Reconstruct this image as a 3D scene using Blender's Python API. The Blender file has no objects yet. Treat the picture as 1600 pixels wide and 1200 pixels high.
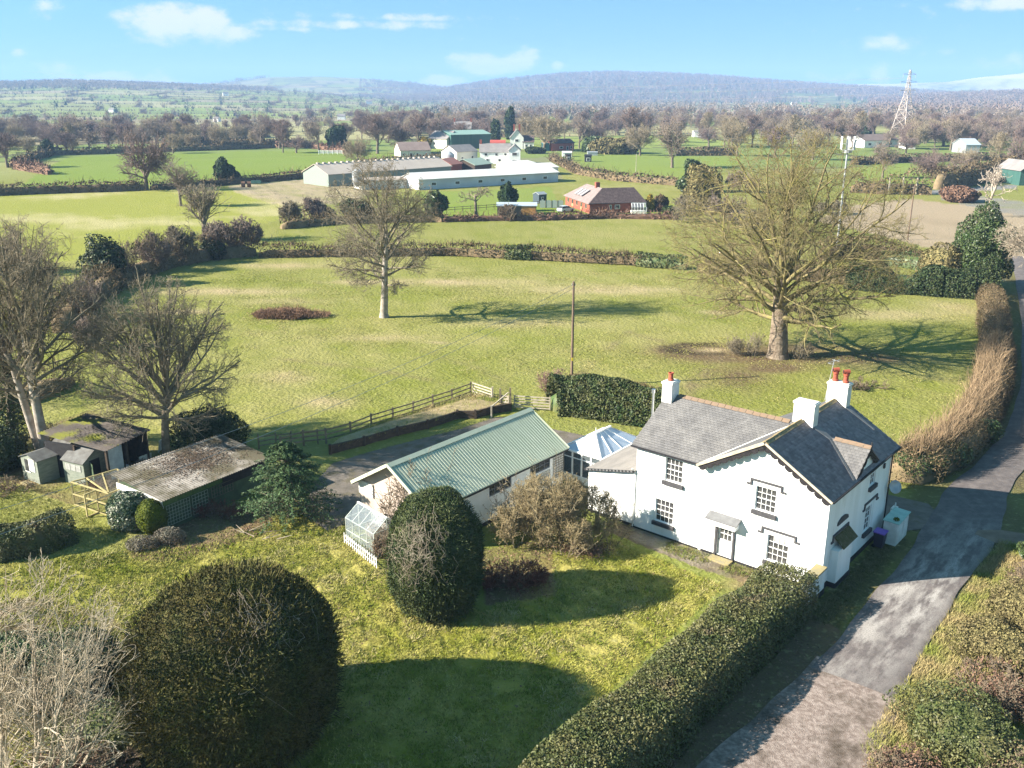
HAZE = True
import bpy, math, random
import numpy as np
from math import radians as R, sin, cos, tan, pi
S = bpy.context.scene
COL = S.collection
random.seed(7)
RNG = np.random.default_rng(11)

# ---------------------------------------------------------------- camera
CAM_H, FPX, PITCH = 26.0, 1415.0, math.atan(450 / 1415.0)
cam_d = bpy.data.cameras.new('camera')
cam = bpy.data.objects.new('camera', cam_d); COL.objects.link(cam)
cam.location = (0, 0, CAM_H)
cam.rotation_euler = (pi / 2 - PITCH, 0, 0)
cam_d.sensor_width = 36.0
cam_d.lens = 36.0 * FPX / 1600.0
cam_d.clip_start = 0.3
cam_d.clip_end = 40000
S.camera = cam

# ---------------------------------------------------------------- light
SUN_EL = R(28.0)
SUN_V = (-cos(R(10)), -sin(R(10)))            # horizontal direction towards the sun
sun_d = bpy.data.lights.new('sun', 'SUN')
sun_d.energy = 5.0
sun_d.angle = R(0.55)
sun_d.color = (1.0, 0.925, 0.79)
sun = bpy.data.objects.new('sun', sun_d); COL.objects.link(sun)
sun.location = (-60, -10, 60)
sun.rotation_euler = (pi / 2 - SUN_EL, 0, math.atan2(SUN_V[0], -SUN_V[1]))
S.view_settings.view_transform = 'Standard'
S.view_settings.look = 'None'
S.view_settings.exposure = 1.86
S.view_settings.gamma = 1.0
S.view_settings.use_curve_mapping = False
S.cycles.volume_bounces = 0
S.cycles.max_bounces = 6
S.cycles.diffuse_bounces = 3
S.cycles.glossy_bounces = 2
S.cycles.transmission_bounces = 4
S.cycles.transparent_max_bounces = 12
S.cycles.use_denoising = True
S.cycles.denoising_prefilter = 'NONE'
S.cycles.sample_clamp_indirect = 8

world = bpy.data.worlds.new('World'); S.world = world
world.use_nodes = True
wt = world.node_tree; wt.nodes.clear()
def wn(t, **k):
    n = wt.nodes.new(t)
    for a, v in k.items(): setattr(n, a, v)
    return n
def wl(a, b): wt.links.new(a, b)
tc = wn('ShaderNodeTexCoord')
# the whole sky is read a little higher above the horizon than it stands: clear washed winter air
mp = wn('ShaderNodeMapping'); mp.vector_type = 'POINT'
mp.inputs['Location'].default_value = (0, 0, 0.42)
wl(tc.outputs['Generated'], mp.inputs['Vector'])
sky = wn('ShaderNodeTexSky', sky_type='NISHITA', sun_disc=False)
sky.sun_elevation = SUN_EL
sky.sun_rotation = math.atan2(SUN_V[0], SUN_V[1]) % (2 * pi)
sky.air_density = 1.0; sky.dust_density = 0.3; sky.ozone_density = 1.6
wl(mp.outputs[0], sky.inputs['Vector'])
tint = wn('ShaderNodeMix', data_type='RGBA', blend_type='MULTIPLY'); tint.inputs['Factor'].default_value = 1.0
wl(sky.outputs[0], tint.inputs[6]); tint.inputs[7].default_value = (0.62, 1.01, 0.81, 1)
bg = wn('ShaderNodeBackground'); bg.inputs[1].default_value = 0.092
wl(tint.outputs[2], bg.inputs[0])
# clouds: a few soft banks, placed by direction, plus thin streaks all round
nz = wn('ShaderNodeTexNoise'); nz.inputs['Scale'].default_value = 34; nz.inputs['Detail'].default_value = 7; nz.inputs['Roughness'].default_value = 0.62
cm = wn('ShaderNodeMapping'); cm.inputs['Scale'].default_value = (1, 1, 1.7)
wl(tc.outputs['Generated'], cm.inputs['Vector']); wl(cm.outputs[0], nz.inputs['Vector'])
def px_dir(x, y):
    a, b = (x - 800) / FPX, (600 - y) / FPX
    v = np.array([a, cos(PITCH) + b * sin(PITCH), -sin(PITCH) + b * cos(PITCH)])
    return v / np.linalg.norm(v)
CLOUDS = [(275, 36, .062, .022, 1.0), (215, 24, .03, .010, .7), (360, 52, .035, .010, .55), (745, 100, .040, .014, .95), (810, 96, .026, .014, .95), (690, 126, .03, .008, .9),
          (870, 103, .010, .006, .8), (200, 124, .06, .010, .8), (110, 122, .02, .016, .6), (72, 10, .016, .020, .7), (1390, 66, .045, .012, .6), (1460, 82, .022, .006, .45),
          (1375, 118, .012, .014, .6), (1545, 5, .07, .008, .7), (1452, 14, .014, .010, .5), (30, 80, .01, .005, .5), (560, 38, .14, .006, .56), (640, 28, .12, .005, .48), (450, 46, .05, .004, .5),
          (1300, 118, .05, .012, .45), (1560, 100, .06, .012, .5), (90, 108, .02, .01, .45), (930, 118, .05, .006, .5),
          (-700, 60, .12, .03, .8), (-1500, -100, .2, .06, .7), (2300, 40, .12, .03, .8), (3200, -150, .2, .07, .7)]
acc = None
for (cx, cy, wx, wz, amp) in CLOUDS:
    d = px_dir(cx, cy)
    sub = wn('ShaderNodeVectorMath', operation='SUBTRACT'); wl(tc.outputs['Generated'], sub.inputs[0]); sub.inputs[1].default_value = d
    scl = wn('ShaderNodeVectorMath', operation='MULTIPLY'); wl(sub.outputs[0], scl.inputs[0]); scl.inputs[1].default_value = (1 / wx, 1 / wx, 1 / wz)
    ln = wn('ShaderNodeVectorMath', operation='LENGTH'); wl(scl.outputs[0], ln.inputs[0])
    mr = wn('ShaderNodeMapRange', interpolation_type='SMOOTHSTEP'); wl(ln.outputs['Value'], mr.inputs[0])
    mr.inputs[1].default_value = 0.0; mr.inputs[2].default_value = 1.5; mr.inputs[3].default_value = amp; mr.inputs[4].default_value = 0
    if acc is None: acc = mr.outputs[0]
    else:
        mx = wn('ShaderNodeMath', operation='MAXIMUM'); wl(acc, mx.inputs[0]); wl(mr.outputs[0], mx.inputs[1]); acc = mx.outputs[0]
ad = wn('ShaderNodeMath', operation='MULTIPLY_ADD'); wl(nz.outputs[0], ad.inputs[0]); ad.inputs[1].default_value = 1.9; ad.inputs[2].default_value = -0.95
sm = wn('ShaderNodeMath', operation='ADD'); wl(acc, sm.inputs[0]); wl(ad.outputs[0], sm.inputs[1])
mk = wn('ShaderNodeMapRange', interpolation_type='SMOOTHSTEP'); wl(sm.outputs[0], mk.inputs[0])
mk.inputs[1].default_value = 0.22; mk.inputs[2].default_value = 0.80; mk.inputs[3].default_value = 0; mk.inputs[4].default_value = 0.88
cbg = wn('ShaderNodeBackground'); cbg.inputs[0].default_value = (0.93, 0.88, 0.93, 1); cbg.inputs[1].default_value = 0.33
mxs = wn('ShaderNodeMixShader'); wl(mk.outputs[0], mxs.inputs[0]); wl(bg.outputs[0], mxs.inputs[1]); wl(cbg.outputs[0], mxs.inputs[2])
wo = wn('ShaderNodeOutputWorld'); wl(mxs.outputs[0], wo.inputs[0])

# ---------------------------------------------------------------- helpers
def G(x, y, z=0.0):
    """where the line of sight measured at (x, y) in the survey photograph meets height z"""
    a, b = (x - 800) / FPX, (600 - y) / FPX
    r = (a, cos(PITCH) + b * sin(PITCH), -sin(PITCH) + b * cos(PITCH))
    t = (z - CAM_H) / r[2]
    return (r[0] * t, r[1] * t, z)
TH = R(-40.5)
HO = (16.955, 44.07)
def HL(x, y, z=0.0):                        # house frame (x along the front, y to the back) to world
    return (HO[0] + x * cos(TH) - y * sin(TH), HO[1] + x * sin(TH) + y * cos(TH), z)

def mat(name, c1, c2=None, scale=4.0, rough=0.85, bump=0.0, bscale=40.0, metal=0.0, spec=0.25, detail=5.0, island=None,
        lo=0.38, hi=0.62, stretch=None, alpha=None, c3=None, s3=1.0, lo3=0.5, hi3=0.7, attr=None, trans=0.0, bdist=0.05, bdet=4):
    m = bpy.data.materials.new(name); m.use_nodes = True
    t = m.node_tree; b = t.nodes['Principled BSDF']
    N, L = t.nodes.new, t.links.new
    b.inputs['Roughness'].default_value = rough; b.inputs['Metallic'].default_value = metal
    b.inputs['Specular IOR Level'].default_value = spec
    c = N('ShaderNodeTexCoord'); vec = c.outputs['Object']
    if stretch:
        mp_ = N('ShaderNodeMapping'); mp_.inputs['Scale'].default_value = stretch; L(vec, mp_.inputs['Vector']); vec = mp_.outputs[0]
    def ramp(sc, a, z, det):
        n = N('ShaderNodeTexNoise'); n.inputs['Scale'].default_value = sc; n.inputs['Detail'].default_value = det; n.inputs['Roughness'].default_value = 0.6
        L(vec, n.inputs['Vector'])
        r = N('ShaderNodeMapRange'); r.inputs[1].default_value = a; r.inputs[2].default_value = z; L(n.outputs[0], r.inputs[0]); return r.outputs[0]
    col = None
    rgb = N('ShaderNodeRGB'); rgb.outputs[0].default_value = (*c1, 1); col = rgb.outputs[0]
    if attr:
        at = N('ShaderNodeAttribute'); at.attribute_name = attr; col = at.outputs['Color']
    if c2:
        mx_ = N('ShaderNodeMix'); mx_.data_type = 'RGBA'; L(ramp(scale, lo, hi, detail), mx_.inputs['Factor']); L(col, mx_.inputs[6]); mx_.inputs[7].default_value = (*c2, 1); col = mx_.outputs[2]
    if c3:
        mx_ = N('ShaderNodeMix'); mx_.data_type = 'RGBA'; L(ramp(s3, lo3, hi3, 6), mx_.inputs['Factor']); L(col, mx_.inputs[6]); mx_.inputs[7].default_value = (*c3, 1); col = mx_.outputs[2]
    if island is not None:
        g = N('ShaderNodeNewGeometry'); r = N('ShaderNodeMapRange'); L(g.outputs['Random Per Island'], r.inputs[0])
        r.inputs[3].default_value = 1 - island; r.inputs[4].default_value = 1 + island
        mu = N('ShaderNodeVectorMath'); mu.operation = 'SCALE'; L(col, mu.inputs[0]); L(r.outputs[0], mu.inputs['Scale']); col = mu.outputs[0]
    L(col, b.inputs['Base Color'])
    if bump:
        n = N('ShaderNodeTexNoise'); n.inputs['Scale'].default_value = bscale; n.inputs['Detail'].default_value = bdet; n.inputs['Roughness'].default_value = .6; L(vec, n.inputs['Vector'])
        bp = N('ShaderNodeBump'); bp.inputs['Strength'].default_value = bump; bp.inputs['Distance'].default_value = bdist; L(n.outputs[0], bp.inputs['Height']); L(bp.outputs[0], b.inputs['Normal'])
    if alpha is not None: b.inputs['Alpha'].default_value = alpha
    if trans:
        b.inputs['Transmission Weight'].default_value = trans
    return m

def obj(name, me, m, parent=None, label=None, cat=None, group=None, kind=None, smooth=False):
    if m is not None and len(me.materials) == 0:
        for q in (m if isinstance(m, (list, tuple)) else [m]): me.materials.append(q)
    if smooth: me.shade_smooth()
    o = bpy.data.objects.new(name, me); COL.objects.link(o)
    if parent: o.parent = parent
    tagp(o, label, cat, group, kind)
    return o
def tagp(o, label=None, cat=None, group=None, kind=None):
    if label: o['label'] = label
    if cat: o['category'] = cat
    if group: o['group'] = group
    if kind: o['kind'] = kind
    return o
def thing(name, label, cat, loc=(0, 0, 0), rz=0.0, group=None):
    o = bpy.data.objects.new(name, None); COL.objects.link(o)
    o.empty_display_size = 0.2
    o.location = loc; o.rotation_euler = (0, 0, rz)
    return tagp(o, label, cat, group)
def clone(o, parent=None, loc=None, rz=None, scale=None, label=None, group=None):
    c = o.copy(); COL.objects.link(c); c.parent = parent
    if loc is not None: c.location = loc
    if rz is not None: c.rotation_euler = (0, 0, rz)
    if scale is not None: c.scale = (scale,) * 3 if not isinstance(scale, tuple) else scale
    if label: c['label'] = label
    if group: c['group'] = group
    for ch in list(o.children): clone(ch, c)
    return c

class MB:
    def __init__(s): s.v, s.f, s.mi, s.cur = [], [], [], 0
    def add(s, vs, fs):
        o = len(s.v); s.v += [tuple(p) for p in vs]; s.f += [tuple(i + o for i in f) for f in fs]; s.mi += [s.cur] * len(fs)
    def box(s, x0, x1, y0, y1, z0, z1):
        s.add([(x0, y0, z0), (x1, y0, z0), (x1, y1, z0), (x0, y1, z0), (x0, y0, z1), (x1, y0, z1), (x1, y1, z1), (x0, y1, z1)],
              [(3, 2, 1, 0), (4, 5, 6, 7), (0, 1, 5, 4), (1, 2, 6, 5), (2, 3, 7, 6), (3, 0, 4, 7)]); return s
    def bar(s, p, q, w, h=None, up=(0, 0, 1)):               # square bar from p to q
        h = w if h is None else h
        p, q = np.array(p, float), np.array(q, float); d = q - p; d /= np.linalg.norm(d) + 1e-9
        u = np.array(up, float)
        if abs(np.dot(u, d)) > 0.95: u = np.array((1.0, 0, 0))
        a = np.cross(d, u); a /= np.linalg.norm(a); b = np.cross(a, d)
        vs = []
        for c in (p, q):
            for (i, j) in ((-1, -1), (1, -1), (1, 1), (-1, 1)): vs.append(c + a * i * w / 2 + b * j * h / 2)
        s.add(vs, [(3, 2, 1, 0), (4, 5, 6, 7), (0, 1, 5, 4), (1, 2, 6, 5), (2, 3, 7, 6), (3, 0, 4, 7)]); return s
    def tube(s, p, q, r0, r1=None, n=8, caps=True):
        r1 = r0 if r1 is None else r1
        p, q = np.array(p, float), np.array(q, float); d = q - p; d /= np.linalg.norm(d) + 1e-9
        u = np.array((0, 0, 1.0)) if abs(d[2]) < 0.9 else np.array((1.0, 0, 0))
        a = np.cross(d, u); a /= np.linalg.norm(a); b = np.cross(d, a)
        vs = []
        for c, r in ((p, r0), (q, r1)):
            for k in range(n): t = 2 * pi * k / n; vs.append(c + (a * cos(t) + b * sin(t)) * r)
        fs = [(k, (k + 1) % n, n + (k + 1) % n, n + k) for k in range(n)]
        if caps: fs += [tuple(range(n - 1, -1, -1)), tuple(range(n, 2 * n))]
        s.add(vs, fs); return s
    def poly(s, vs): s.add(vs, [tuple(range(len(vs)))]); return s
    def slab(s, vs, d):                                       # polygon given thickness d (vector)
        n = len(vs); w = [tuple(np.array(v) + np.array(d)) for v in vs]
        s.add(list(vs) + w, [tuple(range(n)), tuple(range(2 * n - 1, n - 1, -1))] + [(k, n + k, n + (k + 1) % n, (k + 1) % n) for k in range(n)]); return s
    def lathe(s, prof, n=16, c=(0, 0, 0)):
        vs = []
        for (r, z) in prof:
            for k in range(n): t = 2 * pi * k / n; vs.append((c[0] + r * cos(t), c[1] + r * sin(t), c[2] + z))
        fs = []
        for j in range(len(prof) - 1):
            for k in range(n): fs.append((j * n + k, j * n + (k + 1) % n, (j + 1) * n + (k + 1) % n, (j + 1) * n + k))
        s.add(vs, fs); return s
    def mesh(s, name):
        me = bpy.data.meshes.new(name); me.from_pydata(s.v, [], s.f)
        if any(s.mi): me.polygons.foreach_set('material_index', s.mi)
        me.update(); return me
    def build(s, name, m, parent=None, smooth=False, **k): return obj(name, s.mesh(name), m, parent, smooth=smooth, **k)

def np_mesh(name, V, F):
    """mesh from arrays: V (n,3), F (m,k) all with k corners"""
    V = np.asarray(V, np.float32); F = np.asarray(F, np.int32); k = F.shape[1]
    me = bpy.data.meshes.new(name)
    me.vertices.add(len(V)); me.vertices.foreach_set('co', V.ravel())
    me.loops.add(F.size); me.loops.foreach_set('vertex_index', F.ravel())
    me.polygons.add(len(F)); me.polygons.foreach_set('loop_start', np.arange(0, F.size, k, dtype=np.int32))
    me.update(calc_edges=True); return me

class Lump:                                                   # cheap smooth 3D noise
    def __init__(s, seed, n=9, f=1.0):
        r = np.random.default_rng(seed); s.k = r.normal(size=(n, 3)) * f; s.p = r.uniform(0, 6.28, n)
    def __call__(s, P): return np.sin(np.asarray(P) @ s.k.T + s.p).mean(1) * 1.7
def unit(a): return a / (np.linalg.norm(a, axis=1, keepdims=True) + 1e-9)

def leaf_quads(P, Nrm, size, rng, aspect=0.55, tilt=0.8, sizevar=0.4):
    """one rhombic leaf for each point"""
    n = len(P)
    d = unit(Nrm + rng.normal(size=(n, 3)) * tilt)
    a = unit(np.cross(d, rng.normal(size=(n, 3)))); b = np.cross(d, a)
    s = size * (1 + rng.uniform(-sizevar, sizevar, (n, 1)))
    V = np.stack([P - a * s, P + b * s * aspect, P + a * s, P - b * s * aspect], 1).reshape(-1, 3)
    return V, np.arange(4 * n).reshape(n, 4)
def tube_arrays(segs, k):
    A = np.array(segs, float)
    P0, P1, R0, R1 = A[:, 0:3], A[:, 3:6], A[:, 6:7], A[:, 7:8]
    d = unit(P1 - P0); u = np.where(np.abs(d[:, 2:3]) < 0.9, np.array([[0, 0, 1.0]]), np.array([[1.0, 0, 0]]))
    a = unit(np.cross(d, u)); b = np.cross(d, a)
    V = []
    for P, Rr in ((P0, R0), (P1, R1)):
        for j in range(k):
            t = 2 * pi * j / k; V.append(P + (a * cos(t) + b * sin(t)) * Rr)
    n = len(A); V = np.stack(V, 1).reshape(-1, 3)
    base = (np.arange(n) * 2 * k)[:, None]
    F = np.concatenate([base + np.array([[j, (j + 1) % k, k + (j + 1) % k, k + j]]) for j in range(k)], 0)
    return V, F
def cat_arrays(parts):
    V, F, o = [], [], 0
    for v, f in parts:
        V.append(v); F.append(f + o); o += len(v)
    return np.concatenate(V), np.concatenate(F)
# ---------------------------------------------------------------- terrain
def px_az_tan(x, y):
    a, b = (x - 800) / FPX, (600 - y) / FPX
    r = (a, cos(PITCH) + b * sin(PITCH), -sin(PITCH) + b * cos(PITCH))
    return math.atan2(r[0], r[1]), r[2] / math.hypot(r[0], r[1])
RIDGES = [
    (1300, 3600, [(-500, 136), (0, 133), (100, 130), (200, 133), (300, 137), (420, 141), (520, 148), (640, 157), (760, 172)]),
    (3200, 5600, [(100, 147), (250, 139), (330, 131), (380, 126), (420, 121), (500, 119), (560, 122), (640, 128), (680, 134), (720, 141), (800, 152)]),
    (2600, 4800, [(600, 154), (690, 141), (780, 127), (880, 118), (960, 115), (1060, 118), (1130, 122), (1200, 128), (1280, 134), (1400, 141), (1500, 149), (1600, 152)]),
    (5000, 7400, [(1180, 142), (1280, 135), (1340, 132), (1400, 131), (1480, 128), (1540, 120), (1600, 114), (1750, 110), (2300, 125)]),
    (1700, 3300, [(1330, 160), (1480, 150), (1600, 147), (1900, 144), (2400, 148)]),
]
RD = []
for d0, d1, pts in RIDGES:
    q = [px_az_tan(*p) for p in pts]
    RD.append((d0, d1, [a for a, _ in q], [max(0.0, CAM_H + d1 * t) for _, t in q]))
def sst(x): x = np.clip(x, 0, 1); return x * x * (3 - 2 * x)
NL1, NL2, NL3 = Lump(1, 12, .0016), Lump(2, 12, .06), Lump(3, 14, .006)
def ridge_parts(x, y):
    r = np.hypot(x, y); az = np.arctan2(x, y); out = []
    for d0, d1, A, Hh in RD:
        hr = np.interp(az, A, Hh, left=Hh[0] * 0.9, right=Hh[-1] * 0.9)
        up = sst((r - d0) / (d1 - d0)); dn = 1 - 0.75 * sst((r - d1) / (0.9 * d1))
        out.append(hr * up * dn)
    back = 45 * sst((r - 2500) / 2500) * sst((np.abs(az) - 0.8) / 0.4)
    out.append(back)
    return out
def terrain(x, y):
    x = np.asarray(x, float); y = np.asarray(y, float)
    P = np.stack([x, y, x * 0], 1)
    h = np.maximum.reduce(ridge_parts(x, y))
    r = np.hypot(x, y)
    return h + NL1(P) * 2.5 * sst((r - 900) / 1500) + NL3(P) * 1.6 * sst((r - 2000) / 1500)
def tz(x, y): return float(terrain([x], [y])[0])
def pip(x, y, poly):
    inside = np.zeros(len(x), bool); n = len(poly)
    for i in range(n):
        x0, y0 = poly[i][:2]; x1, y1 = poly[(i + 1) % n][:2]
        c = ((y0 > y) != (y1 > y)) & (x < (x1 - x0) * (y - y0) / (y1 - y0 + 1e-12) + x0); inside ^= c
    return inside
def GP(pts): return [G(*p) for p in pts]
def seg_dist(x, y, line):
    d = np.full(len(x), 1e9)
    for (a, b) in zip(line[:-1], line[1:]):
        ax, ay, bx, by = a[0], a[1], b[0], b[1]
        t = np.clip(((x - ax) * (bx - ax) + (y - ay) * (by - ay)) / ((bx - ax) ** 2 + (by - ay) ** 2 + 1e-9), 0, 1)
        d = np.minimum(d, np.hypot(x - ax - t * (bx - ax), y - ay - t * (by - ay)))
    return d

# lane centre line (house frame, then round the bend) and half widths
LANE = [(4.7, -30, 3.0), (4.75, -14, 2.75), (4.6, -8, 2.0), (4.3, -2, 1.85), (4.1, 4, 1.75), (4.0, 10, 1.9), (3.6, 15, 2.1), (2.9, 20, 1.75), (3.0, 26, 1.45), (2.7, 34, 1.35), (1.9, 42, 1.45), (0.2, 52, 1.45), (-2.4, 64, 1.45), (-6.5, 82, 1.4), (-11, 100, 1.4), (-18, 128, 1.4)]
LANE_W = [HL(a, b) for a, b, _ in LANE]
YARD = [G(470, 800), G(498, 748), G(520, 724), G(579, 706), G(657, 686), G(714, 672), G(775, 652), G(815, 652), G(850, 668), G(930, 684), G(1000, 694), HL(-8, 14.0), HL(-3, 15.2), HL(1, 15.6), HL(3, 13), HL(1.2, 10.6),
        HL(-4, 9.7), HL(-12, 9.6), HL(-19.2, 9), HL(-19.5, 3.4), HL(-25.9, 2.7), HL(-26.2, -10.5), HL(-26.4, -13)]
LAWN = GP([(0, 880), (330, 850), (400, 825), (520, 770), (560, 800), (540, 850), (600, 890), (760, 960), (850, 870), (960, 845), (1130, 915), (840, 1180), (800, 1230), (0, 1230)])
P_LEAF = GP([(200, 850), (330, 800), (420, 790), (430, 830), (330, 860), (270, 880), (210, 875)])
P_PATH = [HL(-13.2, -.02), HL(-.4, -.02), HL(-.4, -1.2), HL(-3.2, -1.7), HL(-6, -2.0), HL(-9, -1.9), HL(-13.5, -1.6)]
P_BRASH = GP([(745, 860), (860, 840), (870, 930), (760, 945)])
P_SHED = GP([(0, 690), (140, 640), (250, 690), (320, 720), (240, 770), (110, 790), (60, 770), (0, 745)])
P_BIGF = GP([(30, 293), (70, 262), (110, 246), (250, 241), (430, 236), (560, 238), (700, 244), (560, 262), (335, 284), (220, 292)])
P_DRYF = GP([(-200, 306), (0, 305), (225, 298), (345, 292), (440, 318), (470, 335), (400, 352), (240, 372), (110, 410), (-200, 430)])
P_RUBB = GP([(355, 290), (500, 278), (590, 290), (560, 315), (480, 322), (430, 320), (370, 302)])
P_PLOU = GP([(1270, 345), (1330, 322), (1420, 310), (1480, 318), (1620, 330), (1700, 350), (1700, 420), (1560, 400), (1440, 385), (1350, 362)])
P_HORS = GP([(880, 241), (960, 238), (1090, 245), (1100, 285), (960, 278), (885, 262)])
P_RF = GP([(1330, 262), (1420, 255), (1600, 252), (1700, 255), (1700, 275), (1560, 272), (1470, 292), (1340, 284)])
P_RF2 = GP([(1060, 245), (1160, 246), (1160, 258), (1070, 258)])
P_FARM = GP([(650, 300), (860, 292), (880, 330), (690, 342)])
P_GARD = GP([(660, 318), (880, 322), (1060, 320), (1060, 338), (690, 344)])
P_YARDF = GP([(620, 250), (860, 246), (880, 280), (520, 292), (490, 284)])
P_TRK = GP([(1480, 300), (1620, 318), (1700, 330), (1700, 350), (1560, 332), (1470, 312)])
P_ROAD2 = GP([(1450, 297), (1590, 288), (1590, 294), (1455, 304)])
MUD = [(1092, 549, 4.5, 2.6, .75), (1150, 560, 5, 1.6, .45), (1190, 555, 8, 2.2, .5), (1250, 545, 7, 2.0, .5), (1310, 560, 8, 2.5, .45), (1150, 590, 3, 4, .35), (1040, 630, 4, 2, .35), (1210, 575, 3, 1.4, .7)]
STRAW = [(700, 440, 13, 3.2, .55), (950, 452, 15, 4, .55), (345, 455, 13, 3, .6), (820, 505, 9, 2.5, .35), (1400, 492, 10, 4, .45), (600, 528, 8, 2, .35), (1490, 480, 6, 5, .4), (440, 415, 10, 3, .5), (560, 440, 6, 2, .5), (1115, 547, 1.9, .9, .9), (1125, 488, 2.6, 1.2, .8), (690, 535, 2, .8, .5), (280, 487, 5, 1.6, .7), (445, 590, 4, 3, .4), (440, 470, 9, 3, .35), (510, 630, 3, 2, .5)]
FL1, FL2, FL3, FL4 = Lump(21, 16, .11), Lump(22, 16, .55), Lump(23, 16, 1.7), Lump(24, 14, .035)
PAL = 1.22 * np.array([(.15, .19, .05), (.17, .20, .06), (.22, .22, .09), (.13, .17, .05), (.25, .235, .12), (.17, .21, .055), (.19, .20, .075), (.22, .19, .12)])
def cells(x, y, ang, sx, sy, seed):
    u = x * cos(ang) + y * sin(ang); v = -x * sin(ang) + y * cos(ang)
    u = u + 40 * np.sin(v / 310.0 + seed); v = v + 35 * np.sin(u / 260.0 + seed * 2)
    j = np.floor(v / sy); u = u + (np.sin(j * 12.9898 + seed) * 43758.5453 % 1) * sx
    i = np.floor(u / sx)
    hsh = np.abs(np.sin(i * 127.1 + j * 311.7 + seed) * 43758.5453) % 1
    e = np.minimum(np.minimum(u / sx - i, 1 - (u / sx - i)) * sx, np.minimum(v / sy - j, 1 - (v / sy - j)) * sy)
    return hsh, e
def ground_colour(x, y):
    n = len(x); P = np.stack([x, y, np.zeros(n)], 1); r = np.hypot(x, y)
    n1, n2, n3, n4 = FL1(P), FL2(P), FL3(P), FL4(P)
    def lerp(C, c, w): return C + (np.asarray(c) - C) * w[:, None]
    C = np.tile(np.array((.172, .188, .036)), (n, 1))
    dry = np.clip(.46 + .55 * n1 + .5 * n2 + .35 * n3, 0, 1)
    C = lerp(C, (.300, .268, .112), dry * .66)
    C = lerp(C, (.118, .160, .028), np.clip(.9 * n4 - .1 + .3 * n2, 0, .75))
    # distant fields
    hs, e = cells(x, y, .25, 190, 150, 1.3)
    far = sst((r - 330) / 60)
    F = PAL[(hs * len(PAL)).astype(int) % len(PAL)] * (1 + .10 * n1[:, None])
    C = C * (1 - far[:, None]) + F * far[:, None]
    C = lerp(C, (.06, .055, .04), far * (e < np.clip(r * .0035, 3, 11)) * .8)
    rp = ridge_parts(x, y); h = np.maximum.reduce(rp)
    wood = (rp[2] >= h - .01) & (rp[2] > 8)
    C = lerp(C, (.085, .075, .08), wood * np.clip(.82 + .5 * NL3(P), 0, 1))
    C = lerp(C, (.085, .07, .065), ((rp[4] >= h - .01) & (rp[4] > 4)) * .8)
    C = lerp(C, (.08, .068, .062), ((rp[0] >= h - .01) & (rp[0] > 55)) * .8)
    C = lerp(C, (.58, .53, .48), ((rp[3] >= h - .01) & (rp[3] > 60)) * np.clip(.55 + .9 * NL3(P), 0, 1))
    C = lerp(C, (.10, .08, .07), ((rp[1] >= h - .01) & (rp[1] > 10)) * np.clip(.35 + 1.1 * NL3(P), 0, .85))
    # fields round the farm
    C = lerp(C, (.155, .215, .036), pip(x, y, P_BIGF) * (.93 + .2 * n1).clip(0, 1))
    m = pip(x, y, P_DRYF); C = lerp(C, (.25, .26, .05), m * .8); C = lerp(C, (.38, .34, .17), m * np.clip(n1 * 1.6 - .2 + .6 * n2, 0, .9))
    m = pip(x, y, P_RUBB); C = lerp(C, (.34, .27, .19), m * np.clip(.75 + .5 * n2, 0, 1)); C = lerp(C, (.12, .10, .07), m * np.clip(n3 * 1.4 - .3, 0, .7))
    m = pip(x, y, P_PLOU); C = lerp(C, (.33, .255, .185), m * .97); C = lerp(C, (.26, .20, .14), m * np.clip(np.sin((y + .4 * x) * 1.6) * .5 + n2 * .4, 0, .6))
    for q in (P_HORS, P_RF, P_RF2, P_FARM): C = lerp(C, (.17, .225, .045), pip(x, y, q) * (.85 + .25 * n1).clip(0, 1))
    C = lerp(C, (.16, .22, .035), pip(x, y, P_GARD) * .85)
    C = lerp(C, (.19, .17, .13), pip(x, y, P_YARDF) * .55)
    C = lerp(C, (.21, .20, .19), pip(x, y, P_TRK) * np.clip(.8 + .5 * n2, 0, 1))
    C = lerp(C, (.20, .20, .21), pip(x, y, P_ROAD2) * 1.0)
    # near garden
    m = pip(x, y, LAWN).astype(float)
    L_ = np.tile(np.array((.175, .182, .022)), (n, 1)); L_ = lerp(L_, (.335, .295, .085), np.clip(.48 + .7 * n2 + .75 * n3, 0, 1)); L_ = lerp(L_, (.125, .145, .02), np.clip(n1 * 1.1 - .1, 0, .7))
    C = C * (1 - m[:, None]) + L_ * m[:, None]
    for (px, py, sx, sy, a) in MUD:
        g = G(px, py); w = np.exp(-(((x - g[0]) / sx) ** 2 + ((y - g[1]) / sy) ** 2)); C = lerp(C, (.125, .086, .052), np.clip(w * a * 2.4 * (1 + .5 * n3 + .3 * n2), 0, .95))
    g = G(1100, 545); q = np.hypot((x - g[0]) / 3.4, (y - g[1]) / 1.9)
    C = lerp(C, (.045, .032, .022), np.clip(1.5 - np.abs(q - .95) * 2.6 + .5 * n3, 0, .97) * (x < g[0] + 1.8))
    for (px, py, sx, sy, a) in STRAW:
        g = G(px, py); w = np.exp(-(((x - g[0]) / sx) ** 2 + ((y - g[1]) / sy) ** 2) * 1.4); C = lerp(C, (.40, .31, .19), np.clip(w * a * 1.3 * (1 + .4 * n3), 0, .95))
    lit = np.clip(.65 + .5 * n2 + .35 * n3, 0, 1)
    for q, a in ((P_LEAF, .9), (P_SHED, .75), (P_BRASH, .95)): C = lerp(C, (.135, .088, .06), pip(x, y, q) * lit * a)
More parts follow.
